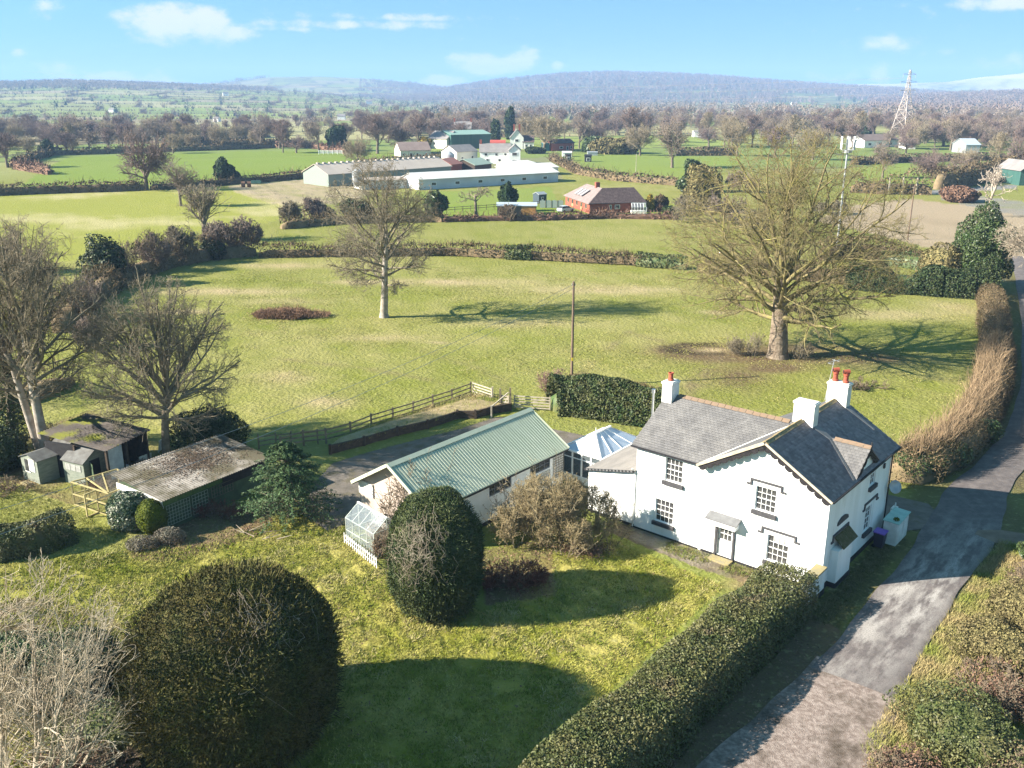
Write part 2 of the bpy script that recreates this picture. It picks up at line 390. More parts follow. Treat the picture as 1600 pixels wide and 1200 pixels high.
    for ln, wd, a in (([(1035, 650), (1085, 600), (1125, 560)], .9, .75), ([(878, 612), (930, 562), (985, 518)], .55, .5), ([(985, 520), (1060, 540), (1120, 556)], .7, .55), ([(640, 540), (780, 590), (800, 632)], .8, .4), ([(1250, 560), (1400, 585), (1520, 600)], .9, .4), ([(430, 560), (560, 575), (700, 600)], .6, .4)):
        C = lerp(C, (.16, .12, .075), np.exp(-(seg_dist(x, y, GP(ln)) / wd) ** 2) * a * np.clip(.6 + .6 * n3 + .4 * n2, 0, 1.2))
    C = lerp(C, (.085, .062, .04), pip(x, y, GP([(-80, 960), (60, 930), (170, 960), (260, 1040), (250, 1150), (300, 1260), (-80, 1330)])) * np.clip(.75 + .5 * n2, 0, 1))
    # under the hedges and round the edges of the lane: brown earth and leaf mould
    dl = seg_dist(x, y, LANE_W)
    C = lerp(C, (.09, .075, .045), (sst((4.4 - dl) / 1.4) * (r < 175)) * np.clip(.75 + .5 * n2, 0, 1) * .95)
    m = pip(x, y, [HL(.2, -2), HL(2.2, -3), HL(1.7, 9.5), HL(.2, 10.5)]); C = lerp(C, (.075, .07, .028), m * .95); C = lerp(C, (.20, .19, .10), m * np.clip(n3 * 1.3 + n2 * .5 - .35, 0, .8))
    m = pip(x, y, [HL(.2, -2.2), HL(2.4, -3), HL(3.2, -7), HL(2.6, -14), HL(2.3, -30), HL(-.6, -30)]); C = lerp(C, (.13, .092, .06), m * np.clip(.9 + .3 * n3, 0, 1)); C = lerp(C, (.25, .20, .15), m * np.clip(n3 * 1.2 - .45 + .4 * n2, 0, .7))
    m = pip(x, y, P_PATH); C = lerp(C, (.115, .09, .06), m * 1.0); C = lerp(C, (.35, .31, .27), m * np.clip(.1 + 1.1 * n2 + .6 * n3, 0, .95)); C = lerp(C, (.12, .14, .03), m * np.clip(n3 - .25 - .4 * n2, 0, .9))
    g = HL(-3.0, -1.6); w = np.exp(-(((x - g[0]) / 1.6) ** 2 + ((y - g[1]) / .8) ** 2)); C = lerp(C, (.24, .17, .10), np.clip(w, 0, .8))
    m = pip(x, y, YARD); C = lerp(C, (.12, .10, .06), m)
    return np.clip(C, .01, .8)
HARD = [YARD, P_PATH, [HL(-12.2, -.3), HL(2.5, -2.5), HL(2.5, 11), HL(-12.2, 9)], [HL(-27.5, -11.5), HL(-18.8, -11.5), HL(-18.8, 3.2), HL(-27.5, 3.2)]]
def lumps(x, y):
    n = len(x); P = np.stack([x, y, np.zeros(n)], 1)
    d = NL2(P) * .10 + FL3(P) * .045 + Lump(31, 14, 3.4)(P) * .035
    m = pip(x, y, LAWN); d = d + m * (FL3(P) * .03 + Lump(32, 16, 6.0)(P) * .075)
    m = pip(x, y, P_RUBB); d = d + m * (.35 + .5 * FL2(P)).clip(0, 2)
    k = sst((seg_dist(x, y, LANE_W) - 3.0) / 1.5)
    for q in HARD: k = k * (1 - pip(x, y, q))
    r = np.hypot(x, y)
    return (d - .03) * k * (1 - sst((r - 150) / 200)) - .035 * (1 - k) * (r < 175)
ground_m = mat('ground_grass', (.2, .2, .1), attr='Col', c2=(.16, .14, .05), scale=9, lo=.50, hi=.80, rough=.95, bump=1.0, bscale=2.4, bdist=.24, bdet=9, spec=.06, c3=(.34, .32, .15), s3=2.4, lo3=.56, hi3=.82)
def ground_sheet(name, rs, azs, extra=None):
    A, Rr = np.meshgrid(azs, rs); x = (Rr * np.sin(A)).ravel(); y = (Rr * np.cos(A)).ravel()
    z = terrain(x, y) + lumps(x, y)
    nr, na = len(rs), len(azs)
    i = np.arange(nr - 1)[:, None] * na; j = np.arange(na)[None, :]; j2 = (j + 1) % na
    F = np.stack([(i + j), (i + na + j), (i + na + j2), (i + j2)], -1).reshape(-1, 4)[:, ::-1]
    me = np_mesh(name, np.stack([x, y, z], 1), F)
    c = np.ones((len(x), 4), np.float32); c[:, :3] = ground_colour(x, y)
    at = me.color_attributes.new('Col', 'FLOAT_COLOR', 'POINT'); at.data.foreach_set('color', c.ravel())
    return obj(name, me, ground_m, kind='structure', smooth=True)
azn = np.concatenate([np.arange(-38, 38.01, .27), np.arange(42, 318, 6.0)]) * pi / 180
azf = np.concatenate([np.arange(-36, 36.01, .13), np.arange(39, 321, 5.0)]) * pi / 180
ground_sheet('ground', np.concatenate([[.01, 4, 10, 16, 20], np.geomspace(23, 176, 430)]), azn)
ground_sheet('valley', np.concatenate([np.geomspace(175.5, 900, 110), np.geomspace(915, 9000, 150)]), azf)

# haze: closed box of thin winter air round camera and land
hz = bpy.data.materials.new('haze'); hz.use_nodes = True; ht = hz.node_tree; ht.nodes.clear()
pv = ht.nodes.new('ShaderNodeVolumePrincipled'); pv.inputs['Density'].default_value = 0.00019; pv.inputs['Color'].default_value = (.38, .60, 1, 1); pv.inputs['Anisotropy'].default_value = 0.0
out = ht.nodes.new('ShaderNodeOutputMaterial'); ht.links.new(pv.outputs[0], out.inputs['Volume'])
if HAZE:
    b_ = MB().box(-9300, 9300, -9300, 9300, -4, 290).build('haze', hz, kind='stuff')

# ---------------------------------------------------------------- lane, yard, gravel
def strip(name, rows, m, z, kind='structure', dens=3):
    """sheet through rows of (left, right) points, subdivided across"""
    V, F = [], []; k = 12
    for (a, b) in rows:
        for j in range(k + 1):
            t = j / k; V.append((a[0] + (b[0] - a[0]) * t, a[1] + (b[1] - a[1]) * t, z + .05 * (1 - (2 * t - 1) ** 2)))
    for i in range(len(rows) - 1):
        for j in range(k): F.append((i * (k + 1) + j, i * (k + 1) + j + 1, (i + 1) * (k + 1) + j + 1, (i + 1) * (k + 1) + j))
    me = bpy.data.meshes.new(name); me.from_pydata(V, [], F); me.update()
    return obj(name, me, m, kind=kind, smooth=True)
def lane_mat():
    m = bpy.data.materials.new('worn_asphalt'); m.use_nodes = True; t = m.node_tree; b = t.nodes['Principled BSDF']; b.inputs['Roughness'].default_value = .85; b.inputs['Specular IOR Level'].default_value = .25
    N, L = t.nodes.new, t.links.new
    c = N('ShaderNodeTexCoord')
    def noise(rot, st, sc, a, z, det=6):
        mr_ = N('ShaderNodeMapping'); mr_.inputs['Rotation'].default_value = (0, 0, rot); L(c.outputs['Object'], mr_.inputs['Vector']); mp_ = N('ShaderNodeMapping'); mp_.inputs['Scale'].default_value = st; L(mr_.outputs[0], mp_.inputs['Vector'])
        n = N('ShaderNodeTexNoise'); n.inputs['Scale'].default_value = sc; n.inputs['Detail'].default_value = det; n.inputs['Roughness'].default_value = .65; L(mp_.outputs[0], n.inputs['Vector'])
        r = N('ShaderNodeMapRange'); r.inputs[1].default_value = a; r.inputs[2].default_value = z; L(n.outputs[0], r.inputs[0]); return r.outputs[0]
    def mix(f, a, col):
        x = N('ShaderNodeMix'); x.data_type = 'RGBA'; L(f, x.inputs['Factor']); L(a, x.inputs[6]); x.inputs[7].default_value = (*col, 1); return x.outputs[2]
    rgb = N('ShaderNodeRGB'); rgb.outputs[0].default_value = (.112, .096, .094, 1)
    col = mix(noise(0, (1, 1, 1), 1.3, .42, .66), rgb.outputs[0], (.175, .150, .143))
    a_ = N('ShaderNodeAttribute'); a_.attribute_name = 'worn'
    f = noise(-TH, (2.2, .55, 1), .75, .42, .58, 9)
    mu = N('ShaderNodeMath'); mu.operation = 'MULTIPLY'; L(f, mu.inputs[0]); L(a_.outputs['Fac'], mu.inputs[1])
    col = mix(mu.outputs[0], col, (.40, .37, .345))
    col = mix(noise(0, (1, 1, 1), 16, .5, .8, 3), col, (.07, .06, .058))
    L(col, b.inputs['Base Color'])
    n = N('ShaderNodeTexNoise'); n.inputs['Scale'].default_value = 45; L(c.outputs['Object'], n.inputs['Vector']); bp = N('ShaderNodeBump'); bp.inputs['Strength'].default_value = .5; bp.inputs['Distance'].default_value = .03; L(n.outputs[0], bp.inputs['Height']); L(bp.outputs[0], b.inputs['Normal'])
    return m
lane_m = lane_mat()
gravel_m = mat('gravel', (.195, .150, .130), (.33, .27, .24), scale=5, rough=.95, bump=1, bscale=22, spec=.15, c3=(.085, .065, .05), s3=.55, lo3=.47, hi3=.66, detail=9)
yard_m = mat('yard_asphalt', (.115, .10, .085), (.165, .14, .12), scale=1.2, rough=.9, bump=.5, bscale=40, c3=(.10, .085, .045), s3=.8, lo3=.5, hi3=.7)
rows = []
pts = np.array(LANE)
tt = np.linspace(0, len(LANE) - 1, 160)
lx = np.interp(tt, range(len(LANE)), pts[:, 0]); ly = np.interp(tt, range(len(LANE)), pts[:, 1]); lw = np.interp(tt, range(len(LANE)), pts[:, 2])
ker = np.ones(7) / 7
lx[3:-3] = np.convolve(lx, ker, 'valid'); lw[3:-3] = np.convolve(lw, ker, 'valid')
def lane_rows(sel, wmul=1.0):
    out = []
    for i in sel:
        a, b = max(i - 1, 0), min(i + 1, 159); d = np.array((lx[b] - lx[a], ly[b] - ly[a])); d /= np.linalg.norm(d); nrm = (-d[1], d[0])
        w = lw[i] * (1 + .035 * sin(i * .37) + .02 * sin(i * .83)) * wmul
        out.append((HL(lx[i] + nrm[0] * w, ly[i] + nrm[1] * w), HL(lx[i] - nrm[0] * w, ly[i] - nrm[1] * w)))
    return out
i0 = int(np.argmin(np.abs(ly + 7.2)))
o = strip('lane', lane_rows(range(i0, 160)), lane_m, .03)
w = o.data.attributes.new('worn', 'FLOAT', 'POINT')
co = np.zeros(len(o.data.vertices) * 3, np.float32); o.data.vertices.foreach_get('co', co); co = co.reshape(-1, 3)
dx, dy = co[:, 0] - HO[0], co[:, 1] - HO[1]; vy = -dx * sin(TH) + dy * cos(TH); vx = dx * cos(TH) + dy * sin(TH)
wv = np.clip(1.1 - np.abs(vy - 3) / 11.5, .0, 1) ** .6 * np.clip(1.5 - np.abs(vx - 4.2) / 1.4, 0, 1) * (.38 + .75 * np.abs(np.sin(2 * pi * (np.arange(len(vx)) % 13) / 12 * .94 + .2)))
w.data.foreach_set('value', wv.astype(np.float32))
strip('gravel_track', lane_rows(range(0, i0 + 3), 1.08), gravel_m, .015)
me = bpy.data.meshes.new('yard'); me.from_pydata([(p[0], p[1], .02) for p in YARD], [], [tuple(range(len(YARD)))]); me.update()
obj('yard', me, yard_m, kind='structure')
trk = [(HL(4.6, 12.0), HL(4.6, 14.2)), (HL(9, 13.6), HL(9, 15.6)), (HL(15, 15.6), HL(15, 17.6)), (HL(24, 18.5), HL(24, 20.5))]
strip('dirt_track', trk, mat('dirt', (.22, .165, .125), (.15, .11, .08), scale=.9, rough=.95, bump=.6), .026)
# ---------------------------------------------------------------- plants
def grow(segs, rng, p, d, L, r, lev, P, env):
    """one limb as a bent tapering run of segments, then its side limbs; segs[level] collects (p, q, r0, r1)"""
    n = P['n'][lev]; st = L / n; wob = P['wob'][lev]; up = P['up'][lev]; rend = r * P['taper'][lev]
    pts = []; px, py, pz = p; dx, dy, dz = d
    for i in range(n):
        dx += rng.gauss(0, wob); dy += rng.gauss(0, wob); dz += rng.gauss(0, wob) + up
        m = math.sqrt(dx * dx + dy * dy + dz * dz) or 1; dx /= m; dy /= m; dz /= m
        q = (px + dx * st, py + dy * st, pz + dz * st)
        r0 = r + (rend - r) * i / n; r1 = r + (rend - r) * (i + 1) / n
        segs[lev].append((px, py, pz, *q, r0, r1))
        pts.append((q, (dx, dy, dz), r1, (i + 1) / n)); px, py, pz = q
    if lev + 1 >= P['levels']: return
    k = P['kids'][lev]; k = max(1, int(k * (0.75 + 0.5 * rng.random())))
    for c in range(k):
        t = P['from'][lev] + (1 - P['from'][lev]) * (c + rng.random()) / k
        idx = min(n - 1, int(t * n)); (q, dd, rr, _) = pts[idx]
        b = pts[idx - 1][0] if idx else p; f = t * n - idx
        q = tuple(b[j] + (q[j] - b[j]) * f for j in range(3))
        ang = P['ang'][lev] * (0.7 + 0.6 * rng.random())
        u = (rng.gauss(0, 1), rng.gauss(0, 1), rng.gauss(0, 1)); s = sum(u[j] * dd[j] for j in range(3)); u = [u[j] - s * dd[j] for j in range(3)]
        m = math.sqrt(sum(a * a for a in u)) or 1; u = [a / m for a in u]
        nd = tuple(dd[j] * cos(ang) + u[j] * sin(ang) for j in range(3))
        ln = L * P['len'][lev] * (1.15 - 0.55 * t) * (0.75 + 0.5 * rng.random())
        if lev == 0 and 'fan' in P:
            a0, a1, gr = P['fan']; az_ = 2.39996 * c + rng.gauss(0, .25); el_ = a0 + (a1 - a0) * ((c + rng.random()) / k) ** P.get('fanp', 1.0)
            nd = (sin(el_) * cos(az_), sin(el_) * sin(az_), cos(el_)); ln = env_dist(env, q, nd) * gr * (.88 + .24 * rng.random())
        elif env:
            e = env_dist(env, q, nd); ln = min(ln, max(e * (.9 + .2 * rng.random()), L * .08))
        if ln < .12: continue
        grow(segs, rng, q, nd, ln, min(rr * .8, r * P['rr'][lev]), lev + 1, P, env)
def env_dist(env, p, d):
    (cx, cy, cz), (rx, ry, rz) = env
    o = ((p[0] - cx) / rx, (p[1] - cy) / ry, (p[2] - cz) / rz); v = (d[0] / rx, d[1] / ry, d[2] / rz)
    a = sum(x * x for x in v); b = sum(o[i] * v[i] for i in range(3)); c = sum(x * x for x in o) - 1
    D = b * b - a * c
    if D < 0: return 0
    return max(0, (-b + math.sqrt(D)) / a)
SIDES = [9, 6, 4, 3, 3, 3]
def seg_mesh(name, segs, levs, rmin=.0):
    parts = []
    for l in levs:
        if segs[l]:
            A = np.array(segs[l], float); A[:, 6:8] = np.maximum(A[:, 6:8], rmin); parts.append(tube_arrays(A, SIDES[l]))
    V, F = cat_arrays(parts); return np_mesh(name, V, F)
DEF = dict(levels=5, n=[6, 7, 6, 5, 4], wob=[.05, .13, .17, .2, .22], up=[.0, .045, .03, .02, .02], taper=[.55, .25, .25, .3, .4],
           kids=[9, 9, 8, 6], ang=[.8, .75, .75, .7], len=[1.0, .62, .55, .5], rr=[.36, .42, .4, .4])
DEF['from'] = [.45, .22, .15, .1]
CUTS = {}
def bare_tree(seed, H, crown_r, crown_z0, trunk_r, over={}, stems=None, flat=1.0, cx=(0, 0)):
    """returns (trunk segs, crown segs); crown fills an egg from crown_z0 to H"""
    rng = random.Random(seed); P = dict(DEF); P.update(over)
    segs = [[] for _ in range(6)]
    env = ((cx[0], cx[1], (H + crown_z0) / 2), (crown_r, crown_r * flat, (H - crown_z0) / 2))
    cuts = []
    for (bx, by, lx, ly, hh, rr) in (stems or [(0, 0, 0, 0, P.get('trunk_h', H * .62), trunk_r)]):
        cuts.append(len(segs[0]))
        # flared foot
        segs[0].append((bx, by, -.3, bx + lx * .03, by + ly * .03, .5, rr * 1.5, rr * 1.12))
        m = math.sqrt(lx * lx + ly * ly + 1)
        grow(segs, rng, (bx + lx * .03, by + ly * .03, .45), (lx / m, ly / m, 1 / m), hh, rr * 1.1, 0, P, env)
    CUTS[id(segs)] = (segs, cuts)
    return segs
bark_m = mat('bark_grey', (.20, .165, .125), (.12, .095, .07), scale=3, rough=.95, bump=.6, bscale=14, spec=.1)
bark_pale = mat('bark_pale', (.40, .355, .31), (.26, .22, .18), scale=2.2, rough=.95, bump=.5, bscale=10, spec=.1)
lichen_m = mat('bark_lichen', (.235, .20, .095), (.16, .125, .08), scale=1.2, rough=.95, spec=.1, c3=(.27, .25, .07), s3=.8)
twig_m = mat('twig_brown', (.22, .175, .125), (.165, .125, .09), scale=.9, rough=.95, spec=.08)
twig_olive = mat('twig_olive', (.245, .21, .15), (.19, .16, .115), scale=.7, rough=.95, spec=.08)
twig_far = mat('twig_far', (.255, .205, .165), (.21, .165, .14), scale=.12, rough=1, spec=.05)
twig_far2 = mat('twig_far_tan', (.31, .255, .175), (.25, .20, .145), scale=.12, rough=1, spec=.05)
twig_far3 = mat('twig_far_purple', (.225, .165, .145), (.185, .14, .13), scale=.12, rough=1, spec=.05)
pale_twig = mat('twig_pale', (.40, .34, .27), (.26, .21, .155), scale=1.5, rough=.95, spec=.1)
straw_m = mat('dry_stems', (.29, .21, .13), (.19, .13, .08), scale=2, rough=.95, spec=.1, island=.3)
red_m = mat('red_stems', (.20, .075, .05), (.13, .06, .04), scale=2, rough=.9, spec=.15, island=.35)
LEAF = {
 'yew': mat('leaf_yew', (.048, .058, .017), (.095, .080, .026), scale=.9, rough=.7, spec=.12, island=.6, c3=(.085, .070, .024), s3=.5, lo3=.5, hi3=.66),
 'yew_dark': mat('leaf_yew_dark', (.040, .062, .020), (.070, .082, .026), scale=1.1, rough=.6, spec=.25, island=.5),
 'laurel': mat('leaf_laurel', (.038, .066, .020), (.085, .088, .032), scale=1.3, rough=.55, spec=.25, island=.55),
 'privet': mat('leaf_privet', (.058, .075, .022), (.115, .110, .042), scale=.8, rough=.55, spec=.3, island=.5, c3=(.17, .12, .075), s3=.55, lo3=.60, hi3=.72),
 'conifer': mat('leaf_conifer', (.045, .085, .035), (.075, .115, .042), scale=1.2, rough=.6, spec=.2, island=.5),
 'holly': mat('leaf_holly', (.026, .046, .018), (.055, .068, .026), scale=1.4, rough=.55, spec=.22, island=.6),
 'varieg': mat('leaf_variegated', (.045, .08, .035), (.36, .36, .27), scale=2.2, rough=.45, spec=.4, island=.5, lo=.50, hi=.60),
 'gold': mat('leaf_gold', (.11, .13, .012), (.06, .08, .01), scale=2.5, rough=.7, spec=.15, island=.4),
 'ivy': mat('leaf_ivy', (.035, .065, .018), (.07, .09, .03), scale=1.2, rough=.45, spec=.35, island=.5),
 'olive': mat('leaf_olive', (.185, .16, .07), (.135, .11, .055), scale=1.0, rough=.85, spec=.1, island=.45),
 'brown': mat('leaf_brown_hedge', (.165, .118, .072), (.105, .085, .048), scale=.8, rough=.95, spec=.08, island=.5),
 'bramble': mat('leaf_bramble', (.20, .12, .085), (.14, .085, .06), scale=1.0, rough=.9, spec=.1, island=.4),
 'yellow': mat('leaf_yellow', (.34, .24, .035), (.24, .19, .05), scale=.7, rough=.8, spec=.1, island=.4),
 'far_dark': mat('leaf_far_evergreen', (.03, .055, .022), (.05, .07, .03), scale=.3, rough=.8, spec=.15, island=.4),
 'heath': mat('leaf_grey', (.19, .175, .135), (.12, .10, .08), scale=1.6, rough=.9, spec=.1, island=.4),
}
def place_tree(name, label, cat, loc, segs, mt, mc, group=None, rmin=.0, rz=0.0, tl=(0,), extra=None):
    t = thing(name, label, cat, loc, rz, group)
    cuts = CUTS[id(segs)][1] + [len(segs[0])]
    for a, b in zip(cuts[:-1], cuts[1:]): obj('trunk', seg_mesh('trunk', [segs[0][a:b]], [0]), mt, t, smooth=True)
    obj('crown', seg_mesh('crown', segs, [l for l in range(6) if l not in tl and segs[l]], rmin), mc, t)
    return t

def blob_points(n, r, rng, seed, amp=.12, freq=1.2, shell=.35, zmin=0.0, sq=2.0, drip=0.0):
    """points through the outer part of a lumpy rounded body standing on z = zmin; r = (rx, ry, rz) with centre at zc"""
    rx, ry, rz, zc = r
    d = unit(rng.normal(size=(int(n * 1.5), 3)))
    if sq != 2.0:
        k = (np.abs(d) ** sq).sum(1, keepdims=True) ** (-1 / sq); q = d * k
    else: q = d
    lum = Lump(seed, 12, freq); P = q * np.array([rx, ry, rz])
    s = 1 + amp * lum(P) + amp * .5 * Lump(seed + 1, 12, freq * 2.7)(P)
    dep = 1 - shell * rng.random(len(P)) ** 2.2
    P = P * (s * dep)[:, None]; P[:, 2] += zc
    nn = unit(q / np.array([rx, ry, rz]))
    keep = P[:, 2] > zmin
    return P[keep][:n], nn[keep][:n]
def blob_core(r, seed, amp, freq, sq, scale=.92, zmin=0.0):
    rx, ry, rz, zc = r; nu, nv = 22, 14
    V = []
    for j in range(nv + 1):
        for i in range(nu):
            t = pi * j / nv; f = 2 * pi * i / nu; V.append((sin(t) * cos(f), sin(t) * sin(f), cos(t)))
    d = np.array(V); q = d * ((np.abs(d) ** sq).sum(1, keepdims=True) ** (-1 / sq)) if sq != 2 else d
    P = q * np.array([rx, ry, rz]); s = 1 + amp * Lump(seed, 12, freq)(P); P = P * (s * scale)[:, None]; P[:, 2] = np.maximum(P[:, 2] + zc, zmin - .05)
    F = [(j * nu + i, j * nu + (i + 1) % nu, (j + 1) * nu + (i + 1) % nu, (j + 1) * nu + i) for j in range(nv) for i in range(nu)]
    return P, np.array(F)[:, ::-1]
def shrub(name, label, cat, loc, r, n, leaf, kind, seed, amp=.12, freq=1.2, shell=.35, sq=2.0, tilt=.8, aspect=.55, core=True, group=None, rz=0.0, stem=True, zmin=.02):
    rng = np.random.default_rng(seed)
    P, N_ = blob_points(n, r, rng, seed, amp, freq, shell, zmin, sq)
    parts = [leaf_quads(P, N_, leaf, rng, aspect, tilt)]
    if core: parts.append(blob_core(r, seed, amp, freq, sq, .92 if amp < .1 else max(.55, .86 - amp * .6)))
    V, F = cat_arrays(parts)
    t = thing(name, label, cat, loc, rz, group)
    obj('foliage', np_mesh('foliage', V, F), LEAF[kind], t)
    if stem:
        MB().tube((0, 0, -.2), (.05, 0, max(.3, r[3])), .06 + .03 * r[0], .05, 6).build('stem', bark_m, t)
    return t
def tri_twigs(P, D, L, w, rng, bendk=.12):
    n = len(P); D = unit(D); a = unit(np.cross(D, rng.normal(size=(n, 3)))) * (w if np.isscalar(w) else w[:, None])
    bend = rng.normal(size=(n, 3)) * L[:, None] * bendk
    Q = P + D * L[:, None] * .5 + bend; E = P + D * L[:, None]
    V = np.stack([P - a, P + a, Q + a * .75, Q - a * .75, E + a * .25, E - a * .25], 1).reshape(-1, 3)
    b = (np.arange(n) * 6)[:, None]
    return V, np.concatenate([b + np.array([[0, 1, 2, 3]]), b + np.array([[3, 2, 4, 5]])], 0)
def along(line, n, rng):
    L_ = np.array([p[:2] for p in line], float); sl = np.hypot(*(L_[1:] - L_[:-1]).T); cum = np.concatenate([[0], np.cumsum(sl)])
    s = rng.uniform(0, cum[-1], n); i = np.clip(np.searchsorted(cum, s) - 1, 0, len(sl) - 1); f = (s - cum[i]) / sl[i]
    c = L_[i] + (L_[i + 1] - L_[i]) * f[:, None]; d = unit(L_[i + 1] - L_[i]); return c, np.stack([d[:, 1], -d[:, 0]], 1), cum[-1]
def hedge(name, label, line, w, h, n, leaf, kind, seed, bare=0.0, amp=.12, sq=3.2, tilt=.9, cat='hedge', group=None, topshoots=0, shoot_m=None, shoot_l=.8, aspect=.55, ragged=0.0, zf=None):
    """clipped or bare hedge swept along a line of ground points; origin at its first point"""
    rng = np.random.default_rng(seed); o = np.array([line[0][0], line[0][1]])
    c, nr, total = along(line, n, rng)
    a = rng.uniform(0, pi, n); ca, sa = np.cos(a), np.sin(a)
    k = (np.abs(ca) ** sq + np.abs(sa) ** sq) ** (-1 / sq); dep = 1.02 - .22 * rng.random(n) ** 1.6
    base = np.column_stack([c, np.zeros(n)]); lum = 1 + amp * Lump(seed, 12, .9)(base + np.column_stack([ca, sa, sa])) + amp * .8 * Lump(seed + 1, 12, .23)(base)
    off = ca * k * dep * w / 2 * lum; z = sa * k * dep * h * lum
    if ragged: z = z * (1 + ragged * Lump(seed + 3, 12, .5)(base))
    P = np.column_stack([c - o + nr * off[:, None], np.maximum(z, .03)])
    N_ = np.column_stack([nr * ca[:, None], sa])
    t = thing(name, label, cat, (o[0], o[1], 0), 0, group)
    nb = int(n * bare); parts = []
    if nb < n: parts.append(leaf_quads(P[nb:], N_[nb:], leaf, rng, aspect, tilt))
    if nb: parts.append(tri_twigs(P[:nb], N_[:nb] * .5 + rng.normal(size=(nb, 3)) * .6 + np.array([0, 0, .5]), rng.uniform(2.5, 6, nb) * leaf, leaf * .22, rng))
    # dark solid middle
    pts = np.array([p[:2] for p in line], float); V, F = [], []
    res = []
    for (p, q) in zip(pts[:-1], pts[1:]):
        m = max(1, int(np.linalg.norm(q - p) / 1.5))
        for i in range(m): res.append(p + (q - p) * i / m)
    res.append(pts[-1]); res = np.array(res)
    for i, p in enumerate(res):
        d = res[min(i + 1, len(res) - 1)] - res[max(i - 1, 0)]; d /= np.linalg.norm(d) + 1e-9; nn = np.array((d[1], -d[0]))
        sc = (.87 if not ragged and amp < .12 else .74 - .35 * ragged) * (1 if 0 < i < len(res) - 1 else .6)
        for (u, v) in ((-1, 0), (-.95, .6), (-.6, .95), (.6, .95), (.95, .6), (1, 0)): V.append((*(p - o + nn * u * w / 2 * sc), v * h * sc))
    for i in range(len(res) - 1):
        for j in range(5): F.append((i * 6 + j, (i + 1) * 6 + j, (i + 1) * 6 + j + 1, i * 6 + j + 1))
    for b in (0, (len(res) - 1) * 6): F += [(b, b + 1, b + 2, b + 5), (b + 2, b + 3, b + 4, b + 5)]
    parts.append((np.array(V), np.array(F)))
    V, F = cat_arrays(parts)
    if zf is not None: V = V.copy(); V[:, 2] += zf(V[:, 0] + o[0], V[:, 1] + o[1])
    obj('foliage', np_mesh('foliage', V, F), LEAF[kind], t)
    if topshoots:
        c, nr, _ = along(line, topshoots, rng); off = rng.uniform(-.5, .5, topshoots) * w
        P = np.column_stack([c - o + nr * off[:, None], np.full(topshoots, h * .75)])
        D = np.column_stack([rng.normal(size=(topshoots, 2)) * .28, np.ones(topshoots)])
        V, F = tri_twigs(P, D, rng.uniform(.5, 1.2, topshoots) * shoot_l, .018, rng); obj('shoots', np_mesh('shoots', V, F), shoot_m or straw_m, t, kind='stuff')
    return t
def grass(name, label, P, hgt, wid, blades, mats, seed, lean=.6, cat='grass'):
    rng = np.random.default_rng(seed); n = len(P); parts = []
    P = np.repeat(P, blades, 0) + np.column_stack([rng.normal(size=(n * blades, 2)) * wid * 2.2, np.zeros(n * blades)])
    m = len(P); h = hgt * rng.uniform(.5, 1.4, m); a = rng.uniform(0, 2 * pi, m)
    d = np.column_stack([np.cos(a), np.sin(a), np.zeros(m)]); e = np.column_stack([-np.sin(a), np.cos(a), np.zeros(m)])
    tip = P + e * (h * lean * rng.uniform(.2, 1.6, m))[:, None] + np.array([[0, 0, 1]]) * h[:, None]
    V = np.stack([P - d * wid / 2, P + d * wid / 2, tip], 1).reshape(-1, 3)
    me = np_mesh(name, V, np.arange(3 * m).reshape(m, 3))
    return obj(name, me, mats, label=label, cat=cat, kind='stuff')
# ---------------------------------------------------------------- materials for buildings
white_m = mat('white_render', (.84, .84, .83), (.76, .76, .74), scale=.7, rough=.85, bump=.25, bscale=18, spec=.2, c3=(.58, .56, .51), s3=1.0, lo3=.58, hi3=.86, stretch=(1.6, 1.6, .28))
white_old = mat('white_paint_old', (.76, .75, .72), (.60, .58, .54), scale=1.4, rough=.8, bump=.3, bscale=12, spec=.2)
white_pvc = mat('white_plastic', (.82, .82, .82), rough=.35, spec=.5)
dark_m = mat('black_paint', (.016, .015, .018), (.028, .027, .03), scale=3, rough=.6, spec=.3)
grey_m = mat('grey_paint', (.050, .048, .054), (.072, .070, .075), scale=4, rough=.65, spec=.3)
slate_m = mat('slate', (.092, .089, .092), (.128, .123, .123), scale=.8, rough=.6, spec=.3, island=.15, c3=(.19, .184, .175), s3=1.7, lo3=.62, hi3=.86, bump=.2, bscale=30)
slate_lift = mat('slate_shade_lift', (.155, .130, .142), (.205, .175, .185), scale=1.6, rough=.6, spec=.25, island=.24, c3=(.20, .19, .20), s3=3.2, lo3=.60, hi3=.85, bump=.2, bscale=30)  # slate copy for slopes turned from the sun, painted lighter against their shade
ridge_m = mat('terracotta_ridge', (.215, .145, .10), (.17, .13, .095), scale=2.5, rough=.85, island=.3)
stone_ridge = mat('ridge_lichen', (.24, .19, .12), (.30, .22, .11), scale=2.5, rough=.9, island=.3)
lead_m = mat('lead', (.17, .17, .175), (.13, .13, .135), scale=3, rough=.55, spec=.4)
pot_m = mat('red_clay', (.36, .085, .05), (.28, .07, .045), scale=4, rough=.7)
glass_m = mat('window_glass', (.028, .028, .031), (.075, .075, .075), scale=2.2, rough=.06, spec=.6)
glass_lt = mat('window_glass_curtain', (.42, .42, .40), (.30, .30, .29), scale=3, rough=.12, spec=.5)
moss_m = mat('mossy_slab', (.07, .068, .02), (.12, .10, .055), scale=6, rough=.95, bump=.9, bscale=20, c3=(.20, .18, .14), s3=5, lo3=.58, hi3=.7)
stone_m = mat('stone_coping', (.26, .23, .15), (.32, .26, .12), scale=4, rough=.95, bump=.5)
felt_m = mat('roof_felt', (.22, .20, .185), (.27, .245, .225), scale=2.0, rough=.9, bump=.4, bscale=60, stretch=(1, .25, 1))
metal_m = mat('flue_steel', (.55, .56, .58), rough=.3, metal=.9)
